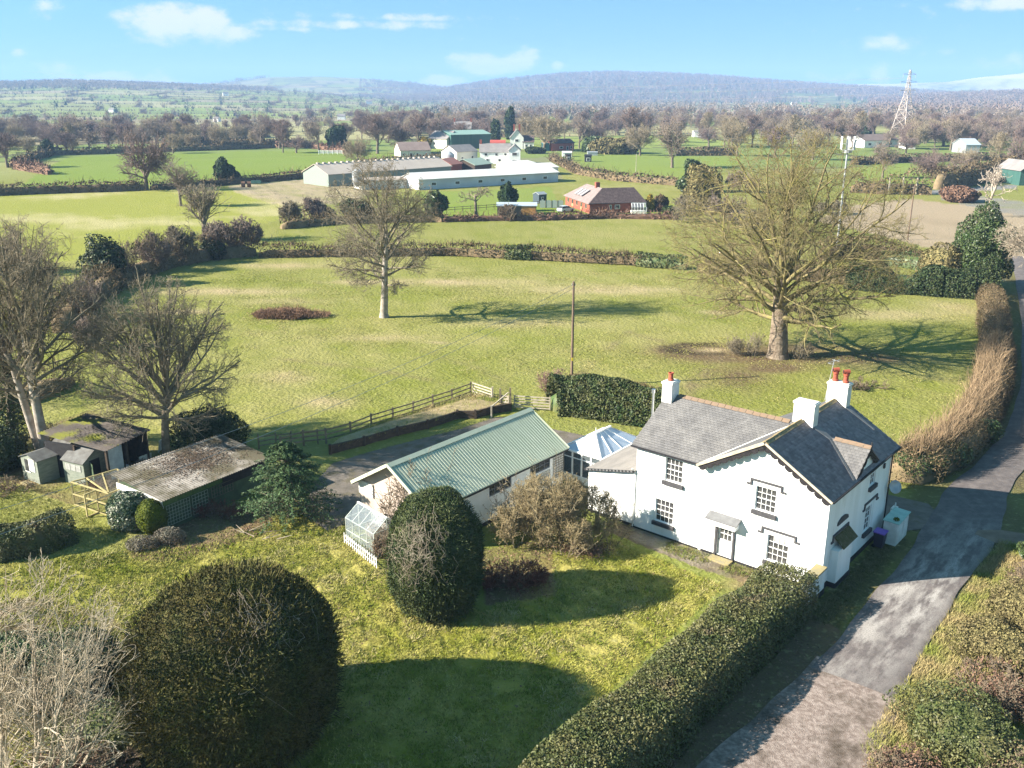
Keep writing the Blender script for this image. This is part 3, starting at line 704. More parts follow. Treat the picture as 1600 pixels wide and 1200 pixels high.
galv_m = mat('galvanised', (.42, .44, .46), (.34, .35, .37), scale=2, rough=.45, metal=.4)
wood_m = mat('weathered_wood', (.23, .185, .13), (.15, .12, .085), scale=4, rough=.95, stretch=(1, 1, .2), bump=.4)
wood_pale = mat('pale_gate_wood', (.46, .41, .33), (.34, .29, .22), scale=4, rough=.9, bump=.3)
wood_dark = mat('dark_sleeper', (.052, .04, .032), (.085, .062, .046), scale=3, rough=.95, bump=.6, bscale=20)
brick_m = mat('red_brick', (.30, .085, .055), (.23, .075, .055), scale=1.6, rough=.9, bump=.3, bscale=14)
tile_far = mat('roof_tile_dark', (.085, .062, .062), (.12, .088, .085), scale=1.2, rough=.85, island=.25, bump=.4)
asb_m = mat('cement_sheet', (.38, .36, .33), (.50, .49, .47), scale=.6, rough=.9, c3=(.23, .18, .14), s3=.35, lo3=.5, hi3=.75)
wire_m = mat('cable', (.30, .30, .30), rough=.6)

HOUSE = thing('farmhouse', 'white rendered farmhouse with slate roofs and many paned sash windows beside the lane', 'house', HL(0, 0), TH)

def wall_panel(mb, pl, at, x0, x1, z0, z1, holes, dep=.2, sgn=1):
    """wall face with openings and reveals. pl 'f': plane y=at facing -y; 's': plane x=at facing +x"""
    xs = sorted({x0, x1, *[h[0] for h in holes], *[h[1] for h in holes]}); zs = sorted({z0, z1, *[h[2] for h in holes], *[h[3] for h in holes]})
    def pt(u, z, d=0): return (u, at + d, z) if pl == 'f' else (at - d, u, z)
    for a, b in zip(xs[:-1], xs[1:]):
        for c, d in zip(zs[:-1], zs[1:]):
            if any(h[0] <= a and b <= h[1] and h[2] <= c and d <= h[3] for h in holes): continue
            mb.poly([pt(a, c), pt(b, c), pt(b, d), pt(a, d)])
    for (a, b, c, d) in holes:
        mb.poly([pt(a, c), pt(a, c, dep), pt(b, c, dep), pt(b, c)]); mb.poly([pt(a, d), pt(b, d), pt(b, d, dep), pt(a, d, dep)])
        mb.poly([pt(a, c), pt(a, d), pt(a, d, dep), pt(a, c, dep)]); mb.poly([pt(b, c), pt(b, c, dep), pt(b, d, dep), pt(b, d)])
PANES = {}
def pane_mesh(w, h):
    k = (round(w, 3), round(h, 3))
    if k not in PANES: PANES[k] = MB().box(-w / 2, w / 2, -.006, .006, -h / 2, h / 2).mesh('pane')
    return PANES[k]
def window(parent, pl, at, x0, x1, z0, z1, nx, nz, sill=True, frame_m=None, sash=True, fr=.05, bar=.023, light=(), dep=.12, sill_m=None, name='window'):
    """framed window sitting dep behind the wall face; local frame of the parent"""
    cx, w, h = (x0 + x1) / 2, x1 - x0, z1 - z0
    mb = MB(); f = fr
    mb.box(-w / 2, -w / 2 + f, -.03, .03, 0, h); mb.box(w / 2 - f, w / 2, -.03, .03, 0, h)
    mb.box(-w / 2 + f, w / 2 - f, -.03, .03, h - f, h); mb.box(-w / 2 + f, w / 2 - f, -.03, .03, 0, f * 1.3)
    iw, ih = w - 2 * f, h - f * 2.3; pw, ph = iw / nx, ih / nz
    for i in range(1, nx): mb.box(-iw / 2 + i * pw - bar / 2, -iw / 2 + i * pw + bar / 2, -.02, .02, f * 1.3, h - f)
    for j in range(1, nz):
        b = bar * (2.2 if sash and j == nz // 2 else 1); z = f * 1.3 + j * ph
        for i in range(nx): mb.box(-iw / 2 + i * pw + bar / 2 * (i > 0), -iw / 2 + (i + 1) * pw - bar / 2 * (i < nx - 1), -.018, .018, z - b / 2, z + b / 2)
    o = mb.build(name, frame_m or white_pvc, parent)
    o.location = (cx, at + dep, z0) if pl == 'f' else (at - dep, cx, z0)
    o.rotation_euler = (0, 0, 0 if pl == 'f' else pi / 2)
    me = pane_mesh(pw, ph)
    if not me.materials: me.materials.append(glass_m)
    for i in range(nx):
        for j in range(nz):
            p = bpy.data.objects.new('pane', me); COL.objects.link(p); p.parent = o
            p.location = (-iw / 2 + (i + .5) * pw, .012, f * 1.3 + (j + .5) * ph)
            if (i, j) in light: p.material_slots[0].link = 'OBJECT'; p.material_slots[0].material = glass_lt
    if sill:
        s = MB().box(-w / 2 - .13, w / 2 + .13, -dep - .16, .02, -.24, -.004)
        s.build('sill', sill_m or grey_m, o)
    return o

# walls
WIN_F = [(-10.1, -8.93, 3.78, 5.28), (-10.66, -9.39, .92, 2.43), (-4.22, -3.0, 3.67, 5.13), (-3.28, -2.02, .80, 2.41)]
DOOR = (-6.38, -5.36, .12, 2.05)
WIN_S = [(6.0, 7.05, 1.2, 2.8), (6.1, 7.0, 4.15, 5.5)]
mb = MB()
wall_panel(mb, 'f', 0, -12.15, -7.5, -.2, 5.74, WIN_F[:2]); wall_panel(mb, 'f', 0, -7.5, 0, -.2, 5.74, WIN_F[2:] + [DOOR])
mb.poly([(-7.5, 0, 5.74), (0, 0, 5.74), (-3.75, 0, 7.9)])
wall_panel(mb, 's', 0, 0, 9.6, -.2, 5.74, WIN_S)
mb.poly([(-12.15, 7.7, -.2), (-12.15, 0, -.2), (-12.15, 0, 5.74), (-12.15, 3.85, 7.85), (-12.15, 7.7, 5.74)])
mb.poly([(0, 9.6, -.2), (-7.5, 9.6, -.2), (-7.5, 9.6, 5.74), (-3.75, 9.6, 7.9), (0, 9.6, 5.74)])
mb.poly([(-7.5, 9.6, -.2), (-7.5, 7.7, -.2), (-7.5, 7.7, 5.74), (-7.5, 9.6, 5.74)]); mb.poly([(-7.5, 7.7, -.2), (-12.15, 7.7, -.2), (-12.15, 7.7, 5.74), (-7.5, 7.7, 5.74)])
mb.poly([(.02, 3.3, 5.6), (.02, 6.8, 5.6), (.02, 5.05, 6.95)])                         # gablet in the side wall
mb.poly([(.02, 3.3, 5.6), (.02, 5.05, 6.95), (-2, 5.05, 6.95), (-.2, 3.3, 5.6)])
mb.box(-11.9, -.4, .5, 7.4, .3, 3.0)                                                   # floors and cross walls inside
mb.build('wall', white_m, HOUSE)
# plinth (three sides in view) and chimney breast with its plinth
MB().box(0, .04, -.04, .85, -.2, .30).box(0, .04, 2.95, 9.64, -.2, .28).box(-7.4, .0, -.04, 0, -.2, .10).box(-12.15, -7.6, -.04, 0, -.2, .06).build('plinth', dark_m, HOUSE)
MB().box(.002, .45, .9, 2.95, .26, 2.2).build('chimney_breast', white_m, HOUSE)
MB().box(.002, .49, .86, 2.99, -.2, .26).build('plinth', dark_m, HOUSE)
MB().slab([(.03, 1.3, 2.82), (.03, 3.3, 2.82), (.62, 3.3, 2.28), (.62, 1.3, 2.28)], (-.04, 0, -.07)).build('canopy', moss_m, HOUSE, label='small mossy sloping slab over the chimney breast')
# window frames
window(HOUSE, 'f', 0, *WIN_F[0], 4, 4); window(HOUSE, 'f', 0, *WIN_F[1], 4, 4)
window(HOUSE, 'f', 0, *WIN_F[2], 4, 4); window(HOUSE, 'f', 0, *WIN_F[3], 4, 4, light=((1, 3), (2, 3), (3, 3)))
window(HOUSE, 's', 0, *WIN_S[0], 3, 4, dep=.10); window(HOUSE, 's', 0, *WIN_S[1], 3, 4, dep=.10)
def hood(pl, x0, x1, z, drop=.30, t=.12, at=0):
    mb = MB()
    def bx(a, b, c, d, o=.07):
        if pl == 'f': mb.box(a, b, at - o, at, c, d)
        else: mb.box(at, at + o, a, b, c, d)
    bx(x0, x1, z - t, z); bx(x0, x0 + .11, z - t - drop, z - t); bx(x1 - .11, x1, z - t - drop, z - t)
    bx(x0 - .2, x0, z - t - drop, z - t - drop + .11); bx(x1, x1 + .2, z - t - drop, z - t - drop + .11)
    mb.build('hood_mould', grey_m, HOUSE)
hood('f', -4.58, -2.66, 5.52); hood('f', -3.68, -1.60, 2.80)
hood('s', 5.65, 7.75, 3.22); hood('s', 1.0, 3.25, 3.02, drop=.34)
mb = MB()
mb.slab([(.002, 1.45, 3.42), (.002, 3.0, 3.42), (.002, 2.92, 3.62), (.002, 2.45, 3.78), (.002, 1.95, 3.78), (.002, 1.53, 3.62)], (.07, 0, 0)).build('hood_mould', grey_m, HOUSE, label='small arched dark moulding on the side wall')
# door with its flat canopy
dr = MB().box(-.46, .46, -.03, .03, .0, 1.0).box(-.46, -.36, -.03, .03, 1.0, 1.9).box(.36, .46, -.03, .03, 1.0, 1.9).box(-.36, .36, -.03, .03, 1.78, 1.9)
for i in (1, 2): dr.box(-.36 + i * .24 - .014, -.36 + i * .24 + .014, -.025, .025, 1.0, 1.78)
for i in range(3): dr.box(-.36 + i * .24 + .014, -.12 + i * .24 - .014, -.024, .024, 1.375, 1.403)
DO = dr.build('door', white_pvc, HOUSE); DO.location = (-5.87, .12, .12)
me = pane_mesh(.24, .39); me.materials.append(glass_m) if not me.materials else None
for i in range(3):
    for j in range(2):
        p = bpy.data.objects.new('pane', me); COL.objects.link(p); p.parent = DO; p.location = (-.24 + i * .24, .012, 1.195 + j * .39)
MB().tube((-.40, -.03, .98), (-.40, -.09, .98), .03, .03, 8).build('handle', dark_m, DO)
MB().box(-6.5, -6.38, -.10, .02, -.05, 2.15).box(-5.36, -5.24, -.10, .02, -.05, 2.15).build('door_post', grey_m, HOUSE)
MB().slab([(-6.95, 0, 2.78), (-4.93, 0, 2.78), (-4.93, -.62, 2.52), (-6.95, -.62, 2.52)], (0, 0, -.05)).build('canopy', lead_m, HOUSE, label='grey sloping canopy above the front door')
MB().box(-6.85, -5.03, -.56, -.005, 2.16, 2.44).build('fascia', white_pvc, HOUSE)
MB().box(-6.55, -5.2, -.75, -.12, -.1, .07).build('doorstep', stone_m, HOUSE)
# roofs -------------------------------------------------------------
SR, SM = (7.95 - 5.59) / 4.0, (7.9 - 5.59) / 4.1
zr = lambda x, y: 7.95 - SR * (x + 3.75); zl = lambda x, y: 7.95 + SR * (x + 3.75)
zf = lambda x, y: 7.9 - SM * (3.85 - y); zb = lambda x, y: 7.9 - SM * (y - 3.85)
def roof_plane(name, plan, zfun, down, m, seed, roof, thick=.07, w=.23, ex=.155, slates=True):
    mb = MB(); mb.slab([(x, y, zfun(x, y)) for x, y in plan], (0, 0, -thick)); base = mb.build(name, m, roof)
    if not slates: return base
    rng = random.Random(seed); d = np.array(down, float); u = np.array((-d[1], d[0])); pp = np.array(plan)
    s = pp @ d; q = pp @ u; V, F = [], []
    k = int((s.max() - s.min()) / ex); cs = []
    for i in range(k + 1):
        for j in range(int((q.max() - q.min()) / w) + 2): cs.append((s.min() + (i + .5) * ex, q.min() + (j + .5 * (i % 2)) * w))
    cs = np.array(cs); xy = cs[:, :1] * d + cs[:, 1:] * u; ok = pip(xy[:, 0], xy[:, 1], plan)
    for (cc, (x, y)) in zip(cs[ok], xy[ok]):
        o = len(V); hw = w / 2 - .006; g = rng.uniform(-.006, .012); e = rng.uniform(.018, .030)
        for (a, b, l) in ((-hw, -ex * .62, .008), (hw, -ex * .62, .008), (hw, ex * .56 + g, e), (-hw, ex * .56 + g, e)):
            px_, py_ = x + u[0] * a + d[0] * b, y + u[1] * a + d[1] * b; px_ = min(max(px_, pp[:, 0].min() - .02), pp[:, 0].max() + .02); py_ = min(max(py_, pp[:, 1].min() - .02), pp[:, 1].max() + .02); V.append((px_, py_, zfun(px_, py_) + l))
        for t in (3, 2): v = V[o + t]; V.append((v[0], v[1], v[2] - .016))
        F += [(o, o + 1, o + 2, o + 3), (o + 3, o + 2, o + 5, o + 4)]
    sl = obj('slates', np_mesh('slates', V, F), m, roof, kind='stuff')
    return base
ROOF = MB().box(-11.5, -8, 3.8, 3.9, 7.6, 7.8).build('roof', slate_m, HOUSE)
roof_plane('roof_slope', [(-12.42, -.25), (-7.78, -.25), (-3.85, 3.85), (-12.42, 3.85)], zf, (0, -1), slate_m, 1, ROOF)
roof_plane('roof_slope', [(-12.42, 3.86), (-3.85, 3.86), (-7.78, 7.95), (-12.42, 7.95)], zb, (0, 1), slate_m, 2, ROOF)
roof_plane('roof_slope', [(-3.74, -.42), (.25, -.42), (.25, 10.15), (-3.74, 10.15)], zr, (1, 0), slate_lift, 3, ROOF)
roof_plane('roof_slope', [(-7.75, -.42), (-3.76, -.42), (-3.76, 3.80), (-7.75, -.28)], zl, (-1, 0), slate_m, 4, ROOF, slates=False)
roof_plane('roof_slope', [(-3.76, 3.9), (-3.76, 10.15), (-7.75, 10.15), (-7.75, 7.9)], zl, (-1, 0), slate_m, 5, ROOF, slates=False)
# dormer gablet
zdl = lambda x, y: 7.04 - (1.44 / 1.95) * abs(y - 5.05)
roof_plane('dormer_roof', [(.16, 5.04), (-2.15, 5.04), (.16, 3.10)], zdl, (0, -1), slate_m, 6, ROOF, w=.24)
roof_plane('dormer_roof', [(.16, 5.06), (.16, 7.0), (-2.15, 5.06)], zdl, (0, 1), slate_lift, 7, ROOF, w=.24)
rt = MB().slab([(-.21, 0, -.09), (0, 0, .03), (0, .44, .03), (-.21, .44, -.09)], (0, 0, -.025)).slab([(0, 0, .03), (.21, 0, -.09), (.21, .44, -.09), (0, .44, .03)], (0, 0, -.025)).box(-.03, .03, 0, .44, .02, .05).mesh('ridge_tile')
rt.materials.append(ridge_m)
rt2 = rt.copy(); rt2.materials.clear(); rt2.materials.append(stone_ridge)
def ridge(p, q, me, parent=ROOF):
    p, q = np.array(p, float), np.array(q, float); L_ = np.linalg.norm(q - p); n = max(1, int(round(L_ / .46))); az = math.atan2(q[1] - p[1], q[0] - p[0]) - pi / 2
    for i in range(n):
        o = bpy.data.objects.new('ridge_tile', me); COL.objects.link(o); o.parent = parent; o.location = p + (q - p) * i / n + np.array((0, 0, .05 + random.uniform(-.008, .012))); o.rotation_euler = (random.uniform(-.02, .02), random.uniform(-.04, .04), az)
ridge((-11.6, 3.855, 7.9), (-4.2, 3.855, 7.9), rt); ridge((-3.75, -.44, 7.95), (-3.75, 4.35, 7.95), rt2); ridge((-3.75, 5.2, 7.95), (-3.75, 9.25, 7.95), rt2)
ridge((.18, 5.05, 7.04), (-1.9, 5.05, 7.04), rt)
# lead valleys and the pale streaks of lead below the stacks
def lead_strip(a, b, c, d, lift=.045):
    MB().slab([(x, y, zr(x, y) + lift) for x, y in (a, b, c, d)], (0, 0, -.02)).build('lead_flashing', lead_m, ROOF)
lead_strip((-3.15, 4.5), (-3.0, 5.15), (-2.0, 5.1), (-2.05, 4.75)); lead_strip((-2.1, 4.72), (-2.1, 4.98), (.12, 3.12), (.12, 2.86))
lead_strip((-3.1, 9.32), (-3.0, 9.7), (-1.2, 9.66), (-1.2, 9.5))
barge_m = mat('dark_bargeboard', (.014, .012, .014), (.024, .021, .023), scale=4, rough=.7)
# verge boards with scalloped bargeboards
def barge(x0, z0, x1, z1, y, n, parent):
    """scalloped board from the foot (x0, z0) up to the apex (x1, z1)"""
    mb = MB(); L_ = math.hypot(x1 - x0, z1 - z0); ux, uz = (x1 - x0) / L_, (z1 - z0) / L_; nx_, nz_ = (uz, -ux) if ux > 0 else (-uz, ux)
    if nz_ > 0: nx_, nz_ = -nx_, -nz_
    for i in range(n):
        a, b = L_ * i / n, L_ * (i + 1) / n; pts = [(a, 0), (b, 0)]
        for k in range(0, 9): t = pi * k / 8; pts.append(((a + b) / 2 + (b - a) / 2 * cos(t), .16 + .17 * sin(t)))
        mb.slab([(x0 + ux * s_ + nx_ * v, y, z0 + uz * s_ + nz_ * v) for s_, v in pts], (0, .04, 0))
    return mb.build('bargeboard', barge_m, parent)
barge(-7.7, 5.50, -3.75, 7.84, -.40, 9, HOUSE); barge(.2, 5.50, -3.75, 7.84, -.40, 9, HOUSE)
vm = mat('verge_board', (.48, .42, .33), (.36, .31, .24), scale=3, rough=.85)
MB().bar((-7.80, -.44, 5.53), (-3.79, -.44, 7.89), .05, .15).build('verge_board', vm, HOUSE); MB().bar((.28, -.44, 5.53), (-3.71, -.44, 7.89), .05, .13).build('verge_board', vm, HOUSE)
MB().slab([(-7.76, -.42, zl(-7.76, 0) + .005), (-3.8, -.42, zl(-3.8, 0) + .005), (-3.8, -.1, zl(-3.8, 0) + .005), (-7.6, -.1, zl(-7.6, 0) + .005)], (0, 0, .035)).build('verge_board', vm, HOUSE)
MB().bar((-7.72, -.30, 5.60), (-3.95, 3.62, 7.82), .10, .05).build('valley_gutter', white_old, HOUSE)
barge(3.2, 5.52, 5.05, 6.93, .0, 4, HOUSE).matrix_local = __import__('mathutils').Matrix.Rotation(pi / 2, 4, 'Z') @ __import__('mathutils').Matrix.Translation((0, -.16, 0))
barge(6.9, 5.52, 5.05, 6.93, .0, 4, HOUSE).matrix_local = __import__('mathutils').Matrix.Rotation(pi / 2, 4, 'Z') @ __import__('mathutils').Matrix.Translation((0, -.16, 0))
MB().bar((.17, 5.05, 7.0), (.17, 5.05, 7.35), .06).build('finial', dark_m, HOUSE)
# gutters and pipes
MB().bar((-12.4, -.30, 5.52), (-7.8, -.30, 5.52), .11, .09).build('gutter', dark_m, HOUSE)
MB().bar((.31, -.40, 5.54), (.31, 10.1, 5.54), .11, .09).build('gutter', dark_m, HOUSE)
MB().tube((-12.2, -.08, 3.8), (-12.2, -.08, .05), .045, .045, 8).tube((-12.2, -.08, 3.8), (-12.3, -.25, 4.0), .045, .045, 8).build('downpipe', white_old, HOUSE)
MB().tube((.1, 9.45, 5.5), (.1, 9.45, .1), .045, .045, 8).build('downpipe', dark_m, HOUSE)
MB().box(.03, .10, 8.15, 8.35, 4.7, 5.0).build('vent', grey_m, HOUSE)
# chimneys
def stack(x0, x1, y0, y1, zb_, zt, pots, pm):
    mb = MB().box(x0, x1, y0, y1, zb_, zt - .14).box(x0 - .05, x1 + .05, y0 - .05, y1 + .05, zt - .14, zt - .02).box(x0 + .02, x1 - .02, y0 + .02, y1 - .02, zt - .02, zt + .03)
    c = mb.build('chimney', white_old, HOUSE)
    for (px_, py_, cowl) in pots:
        p = MB().lathe([(.02, 0), (.19, 0), (.19, .10), (.15, .14), (.14, .42), (.18, .46), (.18, .52), (.13, .52), (.12, .2)], 14, (px_, py_, zt + .03))
        o = p.build('chimney_pot', pot_m, c, smooth=False)
        if cowl:
            q = MB().tube((px_, py_, zt + .50), (px_ - .02, py_ - .02, zt + .66), .17, .15, 12).tube((px_ + .10, py_ + .12, zt + .72), (px_ - .14, py_ - .16, zt + .74), .17, .13, 12)
            q.build('chimney_cowl', pot_m, c)
            MB().tube((px_ - .142, py_ - .163, zt + .74), (px_ - .15, py_ - .17, zt + .74), .11, .11, 12).build('chimney_cowl', dark_m, c)  # black disc standing in for the shade inside the cowl mouth
    return c
stack(-12.45, -11.75, 3.1, 4.0, 6.9, 8.85, [(-12.1, 3.5, False)], pot_m)
stack(-4.33, -3.08, 4.42, 5.12, 7.0, 9.02, [], pot_m)
stack(-4.30, -3.02, 9.32, 10.0, 7.0, 9.02, [(-3.98, 9.66, True), (-3.32, 9.66, True)], pot_m)
MB().tube((-4.55, 9.8, 7.6), (-4.3, 10.0, 10.3), .022, .022, 6).bar((-4.55, 9.6, 10.1), (-4.05, 10.3, 10.25), .03).bar((-4.62, 9.9, 10.0), (-4.2, 9.75, 10.05), .02).bar((-4.5, 10.2, 10.2), (-4.0, 10.05, 10.2), .02).build('aerial', galv_m, HOUSE)
# satellite dish
ds = MB().lathe([(.0, 0), (.16, .015), (.30, .06), (.42, .13), (.42, .115), (.30, .045), (.0, -.02)], 20); dsh = ds.build('satellite_dish', galv_m, HOUSE, smooth=True); dsh.location = (.42, 9.5, 3.15); dsh.rotation_euler = __import__('mathutils').Vector((.75, -.55, .42)).to_track_quat('Z', 'Y').to_euler()
MB().bar((.02, 9.5, 3.0), (.40, 9.5, 3.12), .04).build('dish_arm', galv_m, HOUSE)
# lean-to
mb = MB()
mb.poly([(-15.75, 0.01, -.2), (-12.15, 0.01, -.2), (-12.15, 0.01, 3.72), (-15.75, 0.01, 2.95)]); mb.poly([(-15.75, 5.2, -.2), (-15.75, 0.01, -.2), (-15.75, 0.01, 2.95), (-15.75, 5.2, 2.95)]); mb.poly([(-12.15, 5.2, -.2), (-15.75, 5.2, -.2), (-15.75, 5.2, 2.95), (-12.15, 5.2, 3.72)])
LT = mb.build('lean_to', white_m, HOUSE)
MB().slab([(-15.95, -.16, 2.98), (-12.16, -.16, 3.84), (-12.16, 5.3, 3.84), (-15.95, 5.3, 2.98)], (0, 0, -.06)).build('roof', felt_m, LT)
MB().bar((-15.95, -.20, 2.95), (-12.2, -.20, 3.80), .05, .14).build('fascia', dark_m, LT)
for i in range(14):
    x = -15.8 + i * .26; MB().bar((x, -.23, 2.96 + (x + 15.95) * .227), (x + .13, -.23, 2.99 + (x + 15.95) * .227), .03, .10).build('roof_edge_roll', lead_m, LT)
MB().box(-15.75, -12.15, -.03, .01, -.2, .16).build('plinth', dark_m, LT)
MB().tube((-14.57, 5.6, .1), (-14.57, 5.6, 7.0), .085, .085, 10).tube((-14.57, 5.6, 7.0), (-14.57, 5.6, 7.25), .14, .14, 10).build('flue', metal_m, HOUSE)
# garden wall stub at the corner
GWL = thing('garden_wall', 'short white wall with a stone coping at the front corner of the farmhouse', 'wall', HL(-.05, -1.2), TH)
MB().box(-.25, .25, -1.05, 1.15, -.2, 1.5).build('wall', white_m, GWL); MB().box(-.31, .31, -1.1, 1.19, 1.5, 1.6).build('coping', stone_m, GWL)
MB().box(.25, .29, -1.1, 1.19, -.2, .3).build('plinth', dark_m, GWL)
# ---------------------------------------------------------------- outbuildings round the house
frame_m = mat('greenhouse_frame', (.50, .54, .50), rough=.4, metal=.3)
def glass_sheet(name, c, rough, alpha): return mat(name, c, rough=rough, spec=.6, alpha=alpha)
gh_glass = mat('greenhouse_glass', (.40, .46, .50), rough=.2, spec=.3, alpha=.17)
cons_glass = mat('conservatory_roof', (.40, .47, .58), (.47, .53, .62), scale=1.5, rough=.3, spec=.4)
wall_glass = glass_sheet('conservatory_wall_glass', (.10, .12, .13), .08, .72)

# conservatory
CV = thing('conservatory', 'white framed conservatory with a hipped glazed roof behind the low side wing', 'conservatory', HL(-18.55, 5.55), TH)
x0, x1, y0, y1, ze, zt = -1.6, 1.6, -2.45, 2.45, 2.38, 3.35; ra, rb = (0, -.85), (0, .85)
MB().box(x0 + .02, x1 - .02, y0 + .02, y1 - .02, -.1, .55).build('base_wall', white_m, CV)
def cv_frame(a, b, n):
    a, b = np.array(a, float), np.array(b, float)
    for i in range(n + 1):
        p = a + (b - a) * i / n; MB().bar((*p, .5), (*p, ze), .11).build('post', white_pvc, CV)
    MB().bar((*a, ze - .05), (*b, ze - .05), .12, .14).bar((*a, 1.85), (*b, 1.85), .07, .07).bar((*a, .57), (*b, .57), .13, .06).build('rail', white_pvc, CV)
    for i in range(n):
        p = a + (b - a) * (i + .03) / n; q = a + (b - a) * (i + .97) / n; MB().slab([(*p, .6), (*q, .6), (*q, ze - .12), (*p, ze - .12)], (.012, .012, 0)).build('pane', wall_glass, CV)
cv_frame((x0, y0), (x1, y0), 4); cv_frame((x1, y0), (x1, y1), 6); cv_frame((x0, y0), (x0, y1), 6)
e = .12; C4 = [(x0 - e, y0 - e, ze), (x1 + e, y0 - e, ze), (x1 + e, y1 + e, ze), (x0 - e, y1 + e, ze)]; Ra, Rb = (0, ra[1], zt), (0, rb[1], zt)
def lerp3(a, b, t): return tuple(a[k] + (b[k] - a[k]) * t for k in range(3))
def roof_bars(a, b, ta, tb, n):
    """glazed slope from eave a-b to top ta-tb, split in n panes"""
    for i in range(n):
        p, q, r, s_ = lerp3(a, b, i / n), lerp3(a, b, (i + 1) / n), lerp3(ta, tb, (i + 1) / n), lerp3(ta, tb, i / n)
        vs = [p, q, r] + ([s_] if s_ != r else []); MB().slab(vs, (0, 0, -.02)).build('roof_pane', cons_glass, CV)
    for i in range(n + 1): MB().bar(tuple(np.add(lerp3(a, b, i / n), (0, 0, .02))), tuple(np.add(lerp3(ta, tb, i / n), (0, 0, .02))), .06, .05).build('glazing_bar', white_pvc, CV)
roof_bars(C4[0], C4[1], Ra, Ra, 2); roof_bars(C4[1], C4[2], Ra, Rb, 4); roof_bars(C4[2], C4[3], Rb, Rb, 2); roof_bars(C4[3], C4[0], Rb, Ra, 4)
MB().bar((0, ra[1] - .1, zt + .05), (0, rb[1] + .1, zt + .05), .16, .12).build('ridge', white_pvc, CV)
MB().tube((0, ra[1], zt + .1), (0, ra[1], zt + .45), .03, .02, 6).build('finial', white_pvc, CV)
for a, b in zip(C4, C4[1:] + C4[:1]): MB().bar(a, b, .1, .09).build('gutter', white_pvc, CV)

# garage with a green sheet roof
green_roof = mat('green_sheet_roof', (.47, .50, .375), (.52, .545, .42), scale=.5, rough=.55, spec=.3, stretch=(.25, 2.0, 1), c3=(.27, .34, .28), s3=.9, lo3=.60, hi3=.9)
pinkish = mat('cream_render', (.44, .37, .325), (.37, .305, .265), scale=.9, rough=.9, bump=.2)
GA = thing('garage', 'long white garage with a pale green ribbed sheet roof', 'garage', HL(-22.75, -4.2), TH)
hw, L0, L1, zw, zr_ = 3.3, -6.3, 6.3, 2.86, 4.85
mb = MB(); WG = [(-1.35, .80, 1.78, 2.56), (2.72, 4.86, 1.83, 2.60)]
wall_panel(mb, 's', hw, L0, L1, -.2, zw, WG, dep=.15)
mb.poly([(hw, L1, -.2), (-hw, L1, -.2), (-hw, L1, zw), (0, L1, zr_ - .1), (hw, L1, zw)]); mb.poly([(-hw, L1, -.2), (-hw, L0, -.2), (-hw, L0, zw), (-hw, L1, zw)])
mb.box(-2.9, 2.9, -6, 6, .2, 1.6)
mb.build('wall', white_m, GA)
MB().poly([(-hw, L0, -.2), (hw, L0, -.2), (hw, L0, zw), (0, L0, zr_ - .1), (-hw, L0, zw)]).build('wall', pinkish, GA, label='cream gable wall of the garage')
MB().box(hw, hw + .03, L0 - .03, L1, -.2, .22).build('plinth', dark_m, GA)
for sg in (1, -1):
    ex_ = sg * 3.48; ez = zr_ - (zr_ - zw) * 3.48 / 3.3
    mb = MB().slab([(0, L0 - .55, zr_), (ex_, L0 - .55, ez), (ex_, L1 + .45, ez), (0, L1 + .45, zr_)], (0, 0, -.05))
    n = 56
    for i in range(n + 1):
        y = L0 - .5 + (L1 - L0 + .9) * i / n; mb.slab([(sg * .10, y - .035, zr_ - .03), (ex_, y - .06, ez + .01), (ex_, y + .06, ez + .01), (sg * .10, y + .035, zr_ - .03)], (0, 0, .022))
    mb.build('roof_sheet', green_roof, GA)
    MB().box(ex_ - .06 if sg > 0 else ex_ - .04, ex_ + .04 if sg > 0 else ex_ + .06, L0 - .5, L1 + .4, ez - .16, ez - .06).build('gutter', dark_m, GA)
    MB().bar((0, L0 - .56, zr_ - .02), (ex_, L0 - .56, ez - .02), .05, .20).build('verge_trim', green_roof, GA); MB().bar((0, L1 + .46, zr_ - .02), (ex_, L1 + .46, ez - .02), .05, .18).build('verge_trim', green_roof, GA)
MB().slab([(-.28, L0 - .56, zr_ - .10), (0, L0 - .56, zr_ + .07), (0, L1 + .46, zr_ + .07), (-.28, L1 + .46, zr_ - .10)], (0, 0, .02)).slab([(0, L0 - .56, zr_ + .07), (.28, L0 - .56, zr_ - .10), (.28, L1 + .46, zr_ - .10), (0, L1 + .46, zr_ + .07)], (0, 0, .02)).build('ridge_cap', green_roof, GA)
for (a, b, c, d) in WG: window(GA, 's', hw, a, b, c, d, 4, 2, sill=False, sash=False, fr=.06, bar=.04, frame_m=mat('blue_grey_frame', (.16, .17, .19), rough=.5), dep=.06)
def trellis(parent, pl, at, a, b, z0, z1, st, m, w=.03, name='trellis'):
    mb = MB(); k = int((b - a) / st)
    for i in range(k + 1):
        u = a + (b - a) * i / k
        mb.bar((at + .05, u, z0), (at + .05, u, z1), w, .02) if pl == 's' else mb.bar((u, at - .05, z0), (u, at - .05, z1), w, .02)
    k = int((z1 - z0) / st)
    for i in range(k + 1):
        z = z0 + (z1 - z0) * i / k
        mb.bar((at + .075, a, z), (at + .075, b, z), .02, w) if pl == 's' else mb.bar((a, at - .075, z), (b, at - .075, z), w, .02)
    return mb.build(name, m, parent)
trellis(GA, 's', hw, 2.8, 4.8, .75, 1.72, .17, wood_pale); trellis(GA, 's', hw, 5.2, 6.3, .9, 2.5, .17, wood_m)
MB().box(-hw - .02, -2.0, L0 - .10, L0 - .02, 1.9, 2.8).build('barge_box', white_old, GA)

